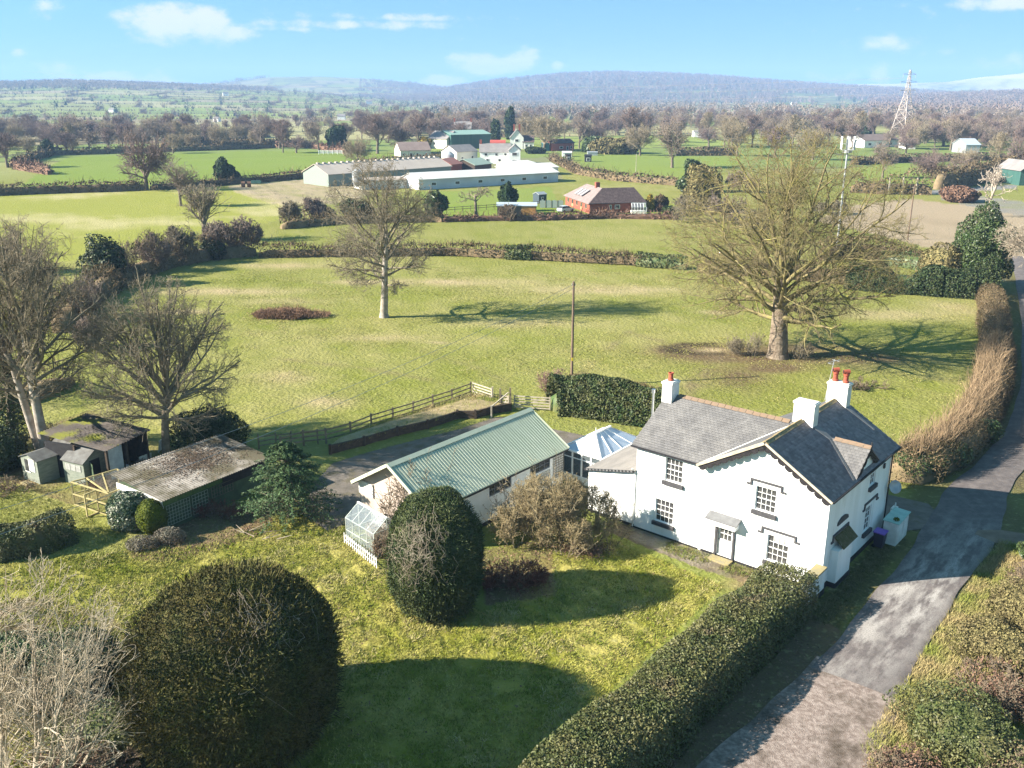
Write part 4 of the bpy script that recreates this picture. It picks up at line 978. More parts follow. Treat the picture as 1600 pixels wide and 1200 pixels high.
# greenhouse and its picket fence
ga = math.atan2(-2.2, 2.04)
GH = thing('greenhouse', 'small glass greenhouse with a pitched roof behind white picket fence', 'greenhouse', (-8.42, 49.62, 0), ga)
Lh, wh, ez, rz_ = 1.5, .95, 1.55, 2.25
for sx in (-1, 1):
    for i in range(5): y = -Lh + 2 * Lh * i / 4; MB().bar((y, sx * wh, 0), (y, sx * wh, ez), .04).build('post', frame_m, GH); MB().bar((y, sx * wh, ez), (y, 0, rz_), .035).build('rafter', frame_m, GH)
    for z in (.1, .75, ez): MB().bar((-Lh, sx * wh, z), (Lh, sx * wh, z), .04).build('rail', frame_m, GH)
    for i in range(4):
        a, b = -Lh + 2 * Lh * i / 4 + .02, -Lh + 2 * Lh * (i + 1) / 4 - .02
        MB().slab([(a, sx * wh, .12), (b, sx * wh, .12), (b, sx * wh, ez - .02), (a, sx * wh, ez - .02)], (0, .008, 0)).build('pane', gh_glass, GH)
        MB().slab([(a, sx * (wh + .05), ez - .02), (b, sx * (wh + .05), ez - .02), (b, 0, rz_ + .01), (a, 0, rz_ + .01)], (0, 0, .008)).build('roof_pane', gh_glass, GH)
MB().bar((-Lh - .03, 0, rz_ + .03), (Lh + .03, 0, rz_ + .03), .12, .06).build('ridge', white_pvc, GH)
for e in (-Lh, Lh):
    MB().bar((e, -wh, 0), (e, wh, 0), .04).bar((e, -wh, .75), (e, wh, .75), .04).bar((e, 0, 0), (e, 0, rz_), .04).bar((e, -wh, ez), (e, wh, ez), .04).build('rail', frame_m, GH)
    MB().slab([(e, -wh, .1), (e, wh, .1), (e, wh, ez), (e, 0, rz_), (e, -wh, ez)], (.008, 0, 0)).build('pane', gh_glass, GH)
MB().box(-Lh + .1, Lh - .1, .35, .8, 0, .7).build('bench', wood_m, GH)
a_, b_ = np.array(G(539, 848)), np.array(G(589, 888)); d_ = b_ - a_; PF = thing('picket_fence', 'low white picket fence in front of the greenhouse', 'fence', tuple(a_), math.atan2(d_[1], d_[0])); Lp = float(np.linalg.norm(d_))
for z in (.2, .52): MB().bar((0, .02, z), (Lp, .02, z), .03, .04).build('rail', white_old, PF)
pk = MB().slab([(-.04, 0, 0), (.04, 0, 0), (.04, 0, .66), (0, 0, .74), (-.04, 0, .66)], (0, -.025, 0)).mesh('picket'); pk.materials.append(white_old)
for i in range(16):
    o = bpy.data.objects.new('picket', pk); COL.objects.link(o); o.parent = PF; o.location = (Lp * i / 15, 0, random.uniform(-.02, .02)); o.rotation_euler = (0, random.uniform(-.03, .03), 0)

# workshop with sheet roof
corr_m = mat('mossy_cement_sheet', (.26, .24, .22), (.15, .135, .12), scale=1.1, rough=.95, c3=(.072, .064, .042), s3=.42, lo3=.42, hi3=.58, bump=.3)
green_wall = mat('green_boards', (.085, .125, .065), (.06, .085, .05), scale=2, rough=.85)
WA = math.atan2(6.84, 4.71)
WS = thing('workshop', 'low workshop with leaf strewn corrugated cement roof and green wall', 'shed', (-21.64, 51.14, 0), WA)
Lw, Dw = 8.3, 5.2
wz = lambda y: 2.2 + .5 * y / Dw
mb = MB(); MB().box(.15, Lw - .1, .15, Dw - .3, -.1, 2.05).build('wall', green_wall, WS)
MB().box(.08, .14, .1, Dw - .25, -.1, 2.12).build('wall', white_old, WS, label='white end wall of the workshop')
MB().box(.1, 4.6, .08, .14, 1.72, 2.1).build('fascia', mat('bright_green_fascia', (.11, .17, .05), (.07, .12, .04), rough=.8), WS); MB().box(4.6, Lw, .07, .14, 1.4, 2.1).build('fascia', dark_m, WS)
def corrugated(L_, D_, zf_, pitch, amp, m, parent, name='roof_sheet', z_off=0, sheets=1):
    V, F = [], []; n = int(L_ / pitch * 4)
    for i in range(n + 1):
        x = L_ * i / n; dz = amp * (0, 1, 0, -1)[i % 4]
        for y in np.linspace(0, D_, 4): V.append((x, y, zf_(y) + dz + z_off + .01 * sin(x * .9)))
    for i in range(n):
        for j in range(3): F.append((i * 4 + j, i * 4 + j + 1, i * 4 + 5 + j, i * 4 + 4 + j)[::-1])
    me = bpy.data.meshes.new(name); me.from_pydata(V, [], F); me.update()
    o = obj(name, me, m, parent); so = o.modifiers.new('thickness', 'SOLIDIFY'); so.thickness = .02; return o
corrugated(Lw + .5, Dw + .3, wz, .18, .034, corr_m, WS).location = (-.15, -.25, .02)
rng = np.random.default_rng(5); P = np.column_stack([rng.normal(4.7, 1.6, 4200), rng.normal(3.1, 1.1, 4200), np.zeros(4200)]); P = P[(P[:, 1] > -.1) & (P[:, 1] < Dw) & (P[:, 0] > 0) & (P[:, 0] < Lw)]; P[:, 2] = wz(P[:, 1]) + .07
V, F = leaf_quads(P, np.tile([[0, 0, 1.0]], (len(P), 1)), .055, rng, .7, .3); obj('fallen_leaves', np_mesh('fallen_leaves', V, F), mat('leaf_litter', (.085, .058, .042), (.13, .09, .06), scale=3, rough=.95, island=.5), WS, kind='stuff')
trl_m = mat('trellis_green', (.33, .37, .30), rough=.8)
trellis(WS, 'f', .15, .3, 2.0, .3, 1.65, .2, trl_m); trellis(WS, 'f', .15, 2.2, 3.4, .3, 1.65, .2, trl_m); trellis(WS, 'f', .15, 3.7, 5.4, .9, 1.65, .2, wood_m)

# old barn with the mossy roof
BN = thing('barn', 'old open ended barn with a dark corrugated roof green with moss at its lower corner', 'barn', (-28.1, 58.3, 0), math.atan2(3.55, 1.25))
barn_m = mat('mossy_barn_roof', (.115, .097, .088), (.07, .06, .053), scale=.7, rough=.95, c3=(.16, .165, .025), s3=.55, lo3=.48, hi3=.62, bump=.4)
bz = lambda y: 2.65 + .10 * y
corrugated(4.5, 5.9, bz, .26, .05, barn_m, BN).location = (-.2, -.15, 0)
MB().box(.02, .2, 3.0, 5.5, -.1, 2.6).box(2.2, 4.1, 3.0, 3.1, -.1, 2.6).build('wall', dark_m, BN)
scrap_m = mat('whitewashed_sheet', (.62, .64, .68), (.46, .47, .52), scale=1.6, rough=.6)
for i in range(4): MB().slab([(.35, .35, .15 + i * .6), (1.75, .30, .10 + i * .6), (1.78, .32, .68 + i * .6), (.33, .37, .74 + i * .6)], (0, -.03, 0)).build('wall_sheet', scrap_m, BN)
MB().box(4.1, 4.2, .2, 5.5, -.1, 2.6).build('wall', wood_dark, BN)
for i in range(8): MB().box(1.95 + i * .17, 2.08 + i * .17, 1.9, 1.94, -.1, 2.2).build('board', wood_m, BN)
for px_, py_ in ((.1, .1), (4.0, .1), (2.0, .1), (.1, 2.9)): MB().bar((px_, py_, -.1), (px_, py_, 2.6), .16).build('post', wood_dark, BN)
# sheds
def small_shed(label, p0, p1, depth, ze, rise, mwall, mroof, door=None, ridge_along=True, windows=0):
    p0, p1 = np.array(p0[:2]), np.array(p1[:2]); d = p1 - p0; L_ = float(np.linalg.norm(d)); t = thing('garden_shed', label, 'shed', (*p0, 0), math.atan2(d[1], d[0]))
    mb = MB()
    if ridge_along:                      # ridge parallel to the front
        mb.slab([(0, 0, -.1), (0, depth, -.1), (0, depth, ze), (0, depth / 2, ze + rise), (0, 0, ze)], (L_, 0, 0)).build('wall', mwall, t)
        for s in (0, 1):
            y = -.12 if s == 0 else depth + .12; zz = ze - .05
            MB().slab([(-.1, depth / 2, ze + rise + .02), (L_ + .1, depth / 2, ze + rise + .02), (L_ + .1, y, zz), (-.1, y, zz)], (0, 0, .04)).build('roof_slope', mroof, t)
    else:                                # gable to the front
        mb.slab([(0, 0, -.1), (L_, 0, -.1), (L_, 0, ze), (L_ / 2, 0, ze + rise), (0, 0, ze)], (0, depth, 0)).build('wall', mwall, t)
        for s in (0, 1):
            x = -.12 if s == 0 else L_ + .12
            MB().slab([(L_ / 2, -.1, ze + rise + .02), (L_ / 2, depth + .1, ze + rise + .02), (x, depth + .1, ze - .05), (x, -.1, ze - .05)], (0, 0, .04)).build('roof_slope', mroof, t)
    return t, L_
grn_shed = mat('pale_green_boards', (.25, .27, .225), (.17, .19, .16), scale=2, rough=.85, stretch=(1, 1, 6))
felt_g = mat('shed_felt', (.17, .17, .165), (.11, .105, .10), scale=1.6, rough=.95)
t, L_ = small_shed('narrow pale green shed with a white half door left of the tall trunks', G(38, 748), G(63, 757), 1.5, 1.75, .32, grn_shed, felt_g, ridge_along=False)
MB().box(.95, 1.62, -.04, -.005, .85, 1.75).build('door', white_old, t); MB().box(.45, 1.0, -.03, -.005, .75, 1.65).build('pane', glass_m, t); MB().box(.4, 1.05, -.05, -.032, .70, .76).build('sill', white_old, t)
MB().box(.7, 1.5, -.75, -.3, -.02, .14).build('step', stone_m, t)
t, L_ = small_shed('grey green garden shed with three small windows behind the wire run', G(103, 753), G(135, 761), 2.3, 1.75, .72, grn_shed, felt_g)
for i in range(3): MB().box(.25 + i * .52, .72 + i * .52, -.03, -.005, 1.05, 1.5).build('pane', glass_lt, t)
MB().box(L_, L_ + .02, .5, 1.35, 0, 1.75).build('doorway_shade', dark_m, t)  # black sheet on the solid wall, standing in for the shaded opening
dd = MB().box(0, .75, -.02, .02, 0, 1.7).build('door', green_wall, t); dd.location = (L_ + .03, .5, 0); dd.rotation_euler = (0, 0, R(-25))
sh3 = small_shed('dark shed with a light hipped lid roof in front of the old barn', G(84, 735), G(108, 740), 2.0, 1.9, .55, wood_m, felt_g)[0]
MB().box(.5, 1.2, -.03, -.005, .9, 1.4).build('pane', glass_lt, sh3)
# wire run of pale timber
run_m = mat('treated_timber', (.40, .34, .17), (.32, .27, .13), scale=3, rough=.9)
mesh_m = mat('wire_mesh', (.32, .30, .26), rough=.8)
RU = thing('chicken_run', 'open timber framed wire run beside the sheds', 'run', (-27.6, 54.2, 0), math.atan2(-1.75, 1.73) * .0)
rp_ = {k: np.array(G(*p, z)) - np.array((-27.6, 54.2, 0)) for k, (p, z) in dict(a=((111, 753), 1.7), b=((170, 771), 1.7), c=((207, 757), 1.7), d=((183, 733), 1.7), e=((135, 747), 1.7), f=((131, 762), 1.7), g=((160, 740), 1.7)).items()}
for k in 'abcde': p = rp_[k]; MB().bar((p[0], p[1], -.1), tuple(p), .09).build('post', run_m, RU)
for a, b in ('ab', 'bc', 'cd', 'de', 'ea', 'eb', 'gb'): MB().bar(tuple(rp_[a]), tuple(rp_[b]), .08).build('rail', run_m, RU)
for a, b in ('ab', 'bc', 'ea'):
    for z in (.08, .85): p, q = rp_[a].copy(), rp_[b].copy(); p[2] = q[2] = z; MB().bar(tuple(p), tuple(q), .08).build('rail', run_m, RU)
for f_ in (.36, .66): p = rp_['a'] * (1 - f_) + rp_['b'] * f_; MB().bar((p[0], p[1], 0), tuple(p), .08).build('post', run_m, RU)
p, q = rp_['a'] * .64 + rp_['b'] * .36, rp_['a'] * .34 + rp_['b'] * .66
dg = MB().bar((0, 0, .1), (0, 0, 1.65), .08).bar((.85, 0, .1), (.85, 0, 1.65), .08).bar((0, 0, .1), (.85, 0, .1), .08).bar((0, 0, 1.65), (.85, 0, 1.65), .08).bar((0, 0, .85), (.85, 0, .85), .07).bar((0, 0, .15), (.85, 0, .85), .06)
do_ = dg.build('door', run_m, RU); do_.location = (q[0], q[1], 0); do_.rotation_euler = (0, 0, R(-120))
mb = MB()
for (a, b) in ('ab', 'bc'):
    for i in range(1, 24):
        p = rp_[a] + (rp_[b] - rp_[a]) * i / 24; mb.bar((p[0], p[1], .1), (p[0], p[1], 1.68), .006)
for i in range(1, 26):
    p = rp_['e'] + (rp_['d'] - rp_['e']) * i / 26; q = rp_['b'] + (rp_['c'] - rp_['b']) * i / 26; mb.bar(tuple(p), tuple(q), .006)
mb.build('wire_mesh', mesh_m, RU, kind='stuff')
# loose sheet iron by the barn
for (p, q, lab, mm) in (((196, 745), (228, 757), 'low sheet of grey iron standing on edge beside the shed row', galv_m), ((216, 733), (236, 724), 'pale board leaning by the barn mouth', white_old), ((247, 708), (262, 693), 'white sheet leaning behind the ash trunk', white_old)):
    a, b = np.array(G(*p)), np.array(G(*q)); o = MB().slab([(0, 0, 0), (*(b - a)[:2], 0), (*(b - a)[:2] * .95 + .1, .85), (.1, .15, .9)], (.03, .04, 0)).build('sheet_metal', mm, label=lab, cat='sheet'); o.location = a

# rail fence, gates, sleeper wall
FP = [HL(0, 0)] * 0 + [G(500 + x * .225, 580 + y * .225) for x, y in ((215, 460), (358, 402), (508, 355), (650, 312), (785, 265), (917, 222), (1047, 172))]
FP = [G(440, 707), G(475, 697), G(510, 694)] + FP
RF = thing('rail_fence', 'brown post and rail fence running down the field side of the yard', 'fence', FP[0])
o0 = np.array(FP[0])
for i, p in enumerate(FP):
    q = np.array(p) - o0; MB().bar((q[0], q[1], -.2), (q[0], q[1], 1.35), .14).build('post', wood_m, RF)
    if i:
        b = np.array(FP[i - 1]) - o0
        for z in (.45, .82, 1.2): MB().bar((b[0], b[1] - .05, z), (q[0], q[1] - .05, z), .05, .10).build('rail', wood_m, RF)
def gate(label, p, q, h, bars, m, name='field_gate', brace=True):
    p, q = np.array(p[:2]), np.array(q[:2]); d = q - p; L_ = float(np.linalg.norm(d)); t = thing(name, label, 'gate', (*p, 0), math.atan2(d[1], d[0]))
    for i in range(bars): z = .2 + (h - .2) * i / (bars - 1); MB().bar((.06, 0, z), (L_ - .06, 0, z), .05, .10).build('bar', m, t)
    for x in (.05, L_ - .05): MB().bar((x, 0, .1), (x, 0, h + .1), .08, .09).build('stile', m, t)
    if brace: MB().bar((.1, .04, .2), (L_ - .1, .04, h), .04, .08).build('brace', m, t)
    return t
g5 = lambda x, y: G(500 + x * .225, 580 + y * .225)
gate('pale five bar gate standing open at the end of the rail fence', g5(1060, 172), g5(1195, 218), 1.25, 5, wood_pale, brace=False)
gate('short pale gate between the tall posts', g5(1258, 268), g5(1312, 275), 1.3, 5, wood_pale)
gate('wide pale field gate beside the laurel hedge', g5(1345, 262), g5(1600, 278), 1.2, 5, wood_pale)
for (x, y, h, lab) in ((1198, 220, 1.5, 'pale gate post at the open end of the gate'), (1252, 270, 1.95, 'slim tall post left of the short gate'), (1322, 276, 2.1, 'tall round gate post right of the short gate'), (1190, 325, 1.1, 'slanted post at the end of the sleeper wall')):
    g = g5(x, y); o = MB().bar((0, 0, -.2), (0, 0, h), .15).build('gate_post', wood_pale if h < 1.6 else wood_m, label=lab, cat='post'); o.location = g
o = MB().bar((0, 0, 1.0), tuple(np.array(g5(1310, 276)) - np.array(g5(1190, 325)) + np.array((0, 0, 1.7))), .08).build('hand_rail', wood_pale, label='sloping pale rail up to the tall gate post', cat='rail'); o.location = g5(1190, 325)
SW = [g5(*p) for p in ((75, 575), (310, 517), (540, 447), (750, 400), (955, 330), (1080, 330), (1190, 300), (1330, 275))]
SL = thing('sleeper_wall', 'dark railway sleeper wall holding back the yard bank', 'wall', SW[0]); o0 = np.array(SW[0])
for i, (a, b) in enumerate(zip(SW[:-1], SW[1:])):
    a, b = np.array(a) - o0, np.array(b) - o0
    for k in range(3): MB().bar((a[0], a[1], .12 + k * .24), (b[0], b[1], .12 + k * .24), .16, .225).build('sleeper', wood_dark, SL)
    MB().bar((a[0], a[1] - .12, -.2), (a[0], a[1] - .12, .85), .2).build('post', wood_dark, SL)
bank = [np.array(p) for p in SW[:7]]; fen = [np.array(G(*p)) for p in ((545, 684), (590, 667), (640, 650), (690, 635), (730, 622), (760, 619), (800, 636))]
V = [(*p[:2], .68) for p in bank] + [(*(p[:2] * .5 + q[:2] * .5), .66) for p, q in zip(bank, fen)] + [(*q[:2], .24) for q in fen]; n = 7
me = bpy.data.meshes.new('bank'); me.from_pydata(V, [], [(r * n + i, r * n + i + 1, (r + 1) * n + i + 1, (r + 1) * n + i) for r in (0, 1) for i in range(n - 1)]); me.update()
obj('bank', me, mat('bank_straw', (.36, .275, .165), (.27, .215, .11), scale=.8, rough=.95, bump=.8, bscale=12), kind='structure')
# old hurdle behind the conifer
OF = thing('hurdle_fence', 'old broken brown hurdle fence behind the dark conifer', 'fence', G(405, 702)); o0 = np.array(G(405, 702)); P2 = [np.array(G(*p)) - o0 for p in ((405, 702), (432, 699), (456, 697), (497, 694))]
for p in P2: MB().bar((p[0], p[1], -.1), (p[0], p[1], 1.25), .10).build('post', wood_m, OF)
for a, b in zip(P2[:-1], P2[1:]):
    for z in (.3, .65, 1.0): MB().bar((a[0], a[1], z), (b[0], b[1], z + .06), .05, .08).build('rail', wood_m, OF)

# telegraph poles and wires
def pole(label, px, py, h, r=.14, m=None, sign=False, name='telegraph_pole', loc=None):
    g = loc or G(px, py); t = thing(name, label, 'pole', (g[0], g[1], tz(g[0], g[1])))
    MB().tube((0, 0, -.3), (0, 0, h), r, r * .72, 10).build('shaft', m or mat('tarred_wood', (.20, .14, .10), (.13, .09, .07), scale=3, rough=.9, stretch=(1, 1, .2)), t)
    MB().bar((-.16, 0, h - .35), (.16, 0, h - .35), .05).tube((-.14, 0, h - .32), (-.14, 0, h - .18), .035, .03, 6).tube((.14, 0, h - .32), (.14, 0, h - .18), .035, .03, 6).build('insulator', galv_m, t)
    if sign: MB().box(-.09, .09, -r - .02, -r + .01, 2.55, 2.85).build('sign', mat('yellow_sign', (.62, .48, .03), rough=.5), t)
    return t
PO = G(893, 604); pole('tall brown telegraph pole behind the laurel hedge', 0, 0, 10.0, sign=True, loc=PO)
pole('brown telegraph pole at the edge of the ploughed field', 1418, 375, 10.0)
pole('thin pale pole standing in the paddock behind the bungalow', 993, 279, 8, .10, wood_pale); pole('dark pole by the paddock hedge', 894, 263, 9, .11)
def wire(label, a, b, sag, r=.016):
    a, b = np.array(a, float), np.array(b, float); mb = MB(); n = 16; pts = [a + (b - a) * i / n - np.array((0, 0, sag * 4 * (i / n) * (1 - i / n))) for i in range(n + 1)]
    for p, q in zip(pts[:-1], pts[1:]): mb.tube(p, q, r, r, 4, caps=False)
    return mb.build('overhead_wire', wire_m, label=label, cat='wire')
wire('upper overhead wire from the telegraph pole down across the field', (PO[0], PO[1], 9.75), G(-60, 815, 6.2), 1.1)
wire('lower overhead wire from the telegraph pole across the workshop roof', (PO[0], PO[1] - .1, 9.4), G(-60, 856, 6.0), 1.1)
# meter bunker, wheelie bin, white gate pier behind the house
BK = thing('storage_bunker', 'white box bunker with a pale green lid beside the farmhouse', 'bunker', HL(.92, 9.1), TH)
MB().box(-.42, .42, -1.0, 1.0, -.05, 1.45).build('body', white_old, BK); MB().slab([(-.48, -1.06, 1.46), (.50, -1.06, 1.42), (.50, 1.06, 1.50), (-.48, 1.06, 1.54)], (0, 0, .05)).build('lid', mat('pale_green_lid', (.34, .52, .47), (.25, .42, .38), scale=3, rough=.4), BK)
MB().box(.42, .45, -.9, -.05, .1, 1.3).box(.42, .45, .05, .9, .1, 1.3).build('door', white_old, BK)
sw = np.random.default_rng(3); P, N_ = blob_points(160, (.16, .2, .10, 1.55), sw, 4); V, F = leaf_quads(P, N_, .05, sw); o = obj('moss_clump', np_mesh('moss_clump', V, F), LEAF['gold'], label='small moss clump lying on the bunker lid', cat='moss'); o.location = HL(1.1, 8.5); o.rotation_euler = (0, 0, TH)
BI = thing('wheelie_bin', 'dark wheelie bin with a purple lid against the side wall', 'bin', HL(.62, 7.35), TH)
MB().add([(-.24, -.26, .08), (.24, -.26, .08), (.24, .24, .08), (-.24, .24, .08), (-.31, -.33, .98), (.31, -.33, .98), (.31, .33, .98), (-.31, .33, .98)], [(3, 2, 1, 0), (4, 5, 6, 7), (0, 1, 5, 4), (1, 2, 6, 5), (2, 3, 7, 6), (3, 0, 4, 7)]) if False else None
mb = MB(); mb.add([(-.24, -.26, .08), (.24, -.26, .08), (.24, .24, .08), (-.24, .24, .08), (-.31, -.33, .98), (.31, -.33, .98), (.31, .33, .98), (-.31, .33, .98)], [(3, 2, 1, 0), (4, 5, 6, 7), (0, 1, 5, 4), (1, 2, 6, 5), (2, 3, 7, 6), (3, 0, 4, 7)]); mb.build('body', mat('bin_plastic', (.035, .032, .05), rough=.5), BI)
MB().slab([(-.34, -.36, 1.0), (.34, -.36, .98), (.34, .37, .98), (-.34, .37, 1.0)], (0, 0, .07)).build('lid', mat('purple_lid', (.20, .10, .46), rough=.4), BI)
for s in (-1, 1): MB().tube((-.25, s * .29, .11), (-.25, s * .24, .11), .11, .11, 12).build('wheel', dark_m, BI)
MB().bar((-.36, -.22, .96), (-.36, .22, .96), .04).build('handle', dark_m, BI)
GP_ = thing('gate_pier', 'low white curved wall with a stepped top behind the bunker', 'wall', HL(.35, 10.55), TH)
MB().box(-.2, .1, -.25, .3, -.1, 1.35).build('pier', white_old, GP_); MB().box(.1, .75, -.05, .15, -.1, .95).build('wall', white_old, GP_); MB().slab([(.1, -.05, .95), (.7, -.05, .95), (.45, -.05, 1.2), (.1, -.05, 1.32)], (0, .2, 0)).build('wall', white_old, GP_); MB().tube((0, 0, 1.35), (0, 0, 1.7), .07, .03, 8).build('finial', white_old, GP_)
# ---------------------------------------------------------------- garden plants near the house
D_ = dict
def gxy(x, y, z=0.0): g = G(x, y, z); return (g[0], g[1], 0.0)
c_ = G(366, 1042, 3.5)
shrub('yew_tree', 'huge clipped round yew dome in the bottom left of the lawn', 'yew', (c_[0], c_[1], 0), (4.22, 4.22, 4.05, 3.4), 100000, .068, 'yew', 101, amp=.055, freq=1.7, shell=.13, sq=2.2, tilt=1.2, aspect=.32, zmin=.0)
def fuzz(n, r, seed, zc, sq, L_, w, off):
    rng = np.random.default_rng(seed); P, N_ = blob_points(n, (r[0], r[0], r[1], zc), rng, seed, .05, 1.7, .03, 0, sq); V, F = tri_twigs(P, N_ + rng.normal(size=P.shape) * .45 + np.array([0, 0, .35]), rng.uniform(.5, 1.3, len(P)) * L_, w, rng); return V, F
yd = [o for o in bpy.data.objects if o.get('label', '').startswith('huge clipped round yew')][0]
V, F = fuzz(9000, (4.26, 4.08), 110, 3.4, 2.2, .30, .020, 0); obj('sprays', np_mesh('sprays', V, F), LEAF['yew'], yd, kind='stuff')
yc = (-4.0, 42.5)
shrub('yew_tree', 'tall barrel shaped dark yew draped with pale dead creeper', 'yew', (*yc, 0), (2.42, 2.42, 3.5, 3.0), 56000, .066, 'yew_dark', 103, amp=.085, freq=1.6, shell=.18, sq=2.35, tilt=1.2, aspect=.34, zmin=.0)
def creeper(name, label, base, n, seed, rad, zc, rz, spread, L=1.3, w=.012, dirs=(-.45, -.8)):
    rng = random.Random(seed); segs = []
    for i in range(n):
        a = math.atan2(dirs[1], dirs[0]) + rng.gauss(0, spread); z = zc + rng.gauss(0, rz); p = None
        for k in range(9):
            s = max(0.0, 1 - (abs(z - 3.0) / 3.5) ** 2.7) ** (1 / 2.7) * 1.04
            q = (base[0] + cos(a) * rad * s, base[1] + sin(a) * rad * s, z)
            if p: segs.append((*p, *q, w, w * .9))
            p = q; a += rng.gauss(0, .07); z += rng.gauss(-.12 * L, .14)
            z = min(max(z, .2), 6.2)
    V, F = tube_arrays(segs, 3); o = obj(name, np_mesh(name, V, F), pale_twig, label=label, cat='creeper'); return o
creeper('dead_creeper', 'pale dead creeper stems hanging over the barrel shaped yew', yc, 80, 7, 2.56, 5.2, .7, .36, w=.0065, dirs=(-.35, -1), L=1.2)
V, F = fuzz(6000, (2.45, 3.52), 111, 3.0, 2.35, .26, .020, 0); obj('sprays', np_mesh('sprays', V, F), LEAF['yew_dark'], [o for o in bpy.data.objects if o.get('label', '').startswith('tall barrel')][0], kind='stuff')
segs = []
rr = random.Random(5)
for i in range(60):
    a, b = rr.gauss(-.75, .36), rr.gauss(.88, .16); p = None; da, db = rr.gauss(0, .06), rr.gauss(0, .05)
    for k in range(6):
        q = np.array((c_[0] + 4.38 * cos(b) * cos(a), c_[1] + 4.38 * cos(b) * sin(a), 3.4 + 4.22 * sin(b)))
        if p is not None: segs.append((*p, *q, .007, .006))
        p = q; da += rr.gauss(0, .06); db += rr.gauss(0, .045); a += da * .6; b = min(1.35, b + db * .6)
V, F = tube_arrays(segs, 3); obj('dead_creeper', np_mesh('dead_creeper', V, F), pale_twig, label='thin pale creeper stems lying on top of the round yew dome', cat='creeper')

# front hedge along the lane
def hz_line(ys, x): return [HL(x + .08 * sin(y), y) for y in ys]
hedge('privet_hedge', 'broad clipped green hedge between the lawn and the lane', hz_line([-2.3, -5, -8, -11, -14, -17, -20, -24, -28], -.80), 3.2, 2.35, 95000, .058, 'privet', 201, amp=.118, sq=5.5, tilt=1.0)
# big twiggy bush by the side wing
def twig_bush(name, label, loc, r, stems, seed, mt, cat='bush', levels=4, leaf=None, nleaf=0, kids=(10, 8, 7), w=.012, wr=.03, up=.05, group=None, lobes=None):
    rng = random.Random(seed); segs = [[] for _ in range(6)]
    P = dict(DEF); P.update(D_(levels=levels, n=[6, 5, 4, 3], wob=[.12, .2, .25, .25], up=[up, up * .5, .02, .02], kids=list(kids), ang=[.6, .7, .7, .7], len=[1, .6, .55, .5], taper=[.3, .3, .35, .5], rr=[.5, .42, .4, .4])); P['len'] = [.62, .55, .5, .5]; P['from'] = [.2, .15, .1, .1]
    if lobes is None: lobes = [(0, 0, 1, 1)] + [(rng.uniform(-.5, .5), rng.uniform(-.5, .5), rng.uniform(.55, .75), rng.uniform(.55, 1.0)) for _ in range(3)]
    rn = np.random.default_rng(seed); Lp, Ln = [], []
    for (ox, oy, sr, sh) in lobes:
        ox *= r[0]; oy *= r[1]; rx, ry, h = r[0] * sr * .92, r[1] * sr * .92, r[2] * sh
        env = ((ox, oy, h * .44), (rx, ry, h * .58))
        for i in range(max(3, int(stems * sr * sr / sum(l[2] ** 2 for l in lobes) + .5))):
            a = rng.uniform(0, 2 * pi); s = rng.random() ** .5; d = np.array((cos(a) * s * rx / h * 1.6, sin(a) * s * ry / h * 1.6, 1)); d /= np.linalg.norm(d); p = (ox + cos(a) * s * rx * .45, oy + sin(a) * s * ry * .45, 0)
            grow(segs, rng, p, tuple(d), h * rng.uniform(.6, 1.25), wr * rng.uniform(.6, 1.1), 0, P, env)
        if leaf:
            p_, n_ = blob_points(int(nleaf * sr * sr / sum(l[2] ** 2 for l in lobes)), (rx, ry, h * .54, h * .42), rn, seed, .25, .9, .85); Lp.append(p_ + np.array((ox, oy, 0))); Ln.append(n_)
    t = thing(name, label, cat, loc, 0, group)
    obj('stems', seg_mesh('stems', segs, [0]), mt[0], t, kind='stuff'); obj('twigs', seg_mesh('twigs', segs, [l for l in range(1, 6) if segs[l]], w), mt[1], t, kind='stuff')
    if leaf:
        P_, N_ = np.concatenate(Lp), np.concatenate(Ln); V, F = leaf_quads(P_, N_, leaf[1], rn, .45, 1.2); obj('foliage', np_mesh('foliage', V, F), LEAF[leaf[0]], t)
    return t
twig_bush('thorn_bush', 'big tangled olive brown bush between the garage and the side wing', gxy(866, 848), (3.8, 2.7, 4.6), 60, 301, (twig_olive, mat('twig_golden', (.31, .25, .14), (.23, .18, .105), scale=.8, rough=.95)), leaf=('olive', .042), nleaf=7500, w=.011, lobes=[(0, 0, .72, 1), (-.62, -.1, .5, .62), (.55, .1, .55, .78), (.15, -.6, .5, .6), (.85, -.2, .35, .5), (-.3, .4, .5, .9)])
twig_bush('thorn_bush', 'tall thin brown twiggy shrub against the cream garage gable', gxy(640, 836), (2.0, 1.4, 4.9), 22, 302, (bark_m, twig_m), kids=(8, 6, 5), w=.013)
twig_bush('thorn_bush', 'pale twiggy shrub against the white garage wall right of the yew', gxy(800, 826), (1.5, 1.2, 2.6), 9, 303, (pale_twig, pale_twig), kids=(8, 6, 4), w=.010)
twig_bush('bramble', 'brown brambles filling the gap at the near end of the greenhouse', gxy(600, 872), (1.0, 1.0, 1.9), 16, 304, (twig_m, twig_m), kids=(8, 6, 4), w=.010, leaf=('bramble', .04), nleaf=900)
twig_bush('bramble', 'olive brown tangle of brambles under the pale bare tree in the bottom left corner', gxy(70, 1110), (3.2, 2.2, 2.4), 40, 307, (twig_olive, twig_olive), kids=(8, 6, 5), w=.009, leaf=('olive', .05), nleaf=2600)
twig_bush('red_stem_shrub', 'collapsed heap of dark red stems beside the barrel yew', gxy(800, 915), (2.3, 1.6, 1.5), 60, 305, (red_m, red_m), kids=(7, 5, 3), w=.014, wr=.02, leaf=('bramble', .05), nleaf=2500, up=-.02)
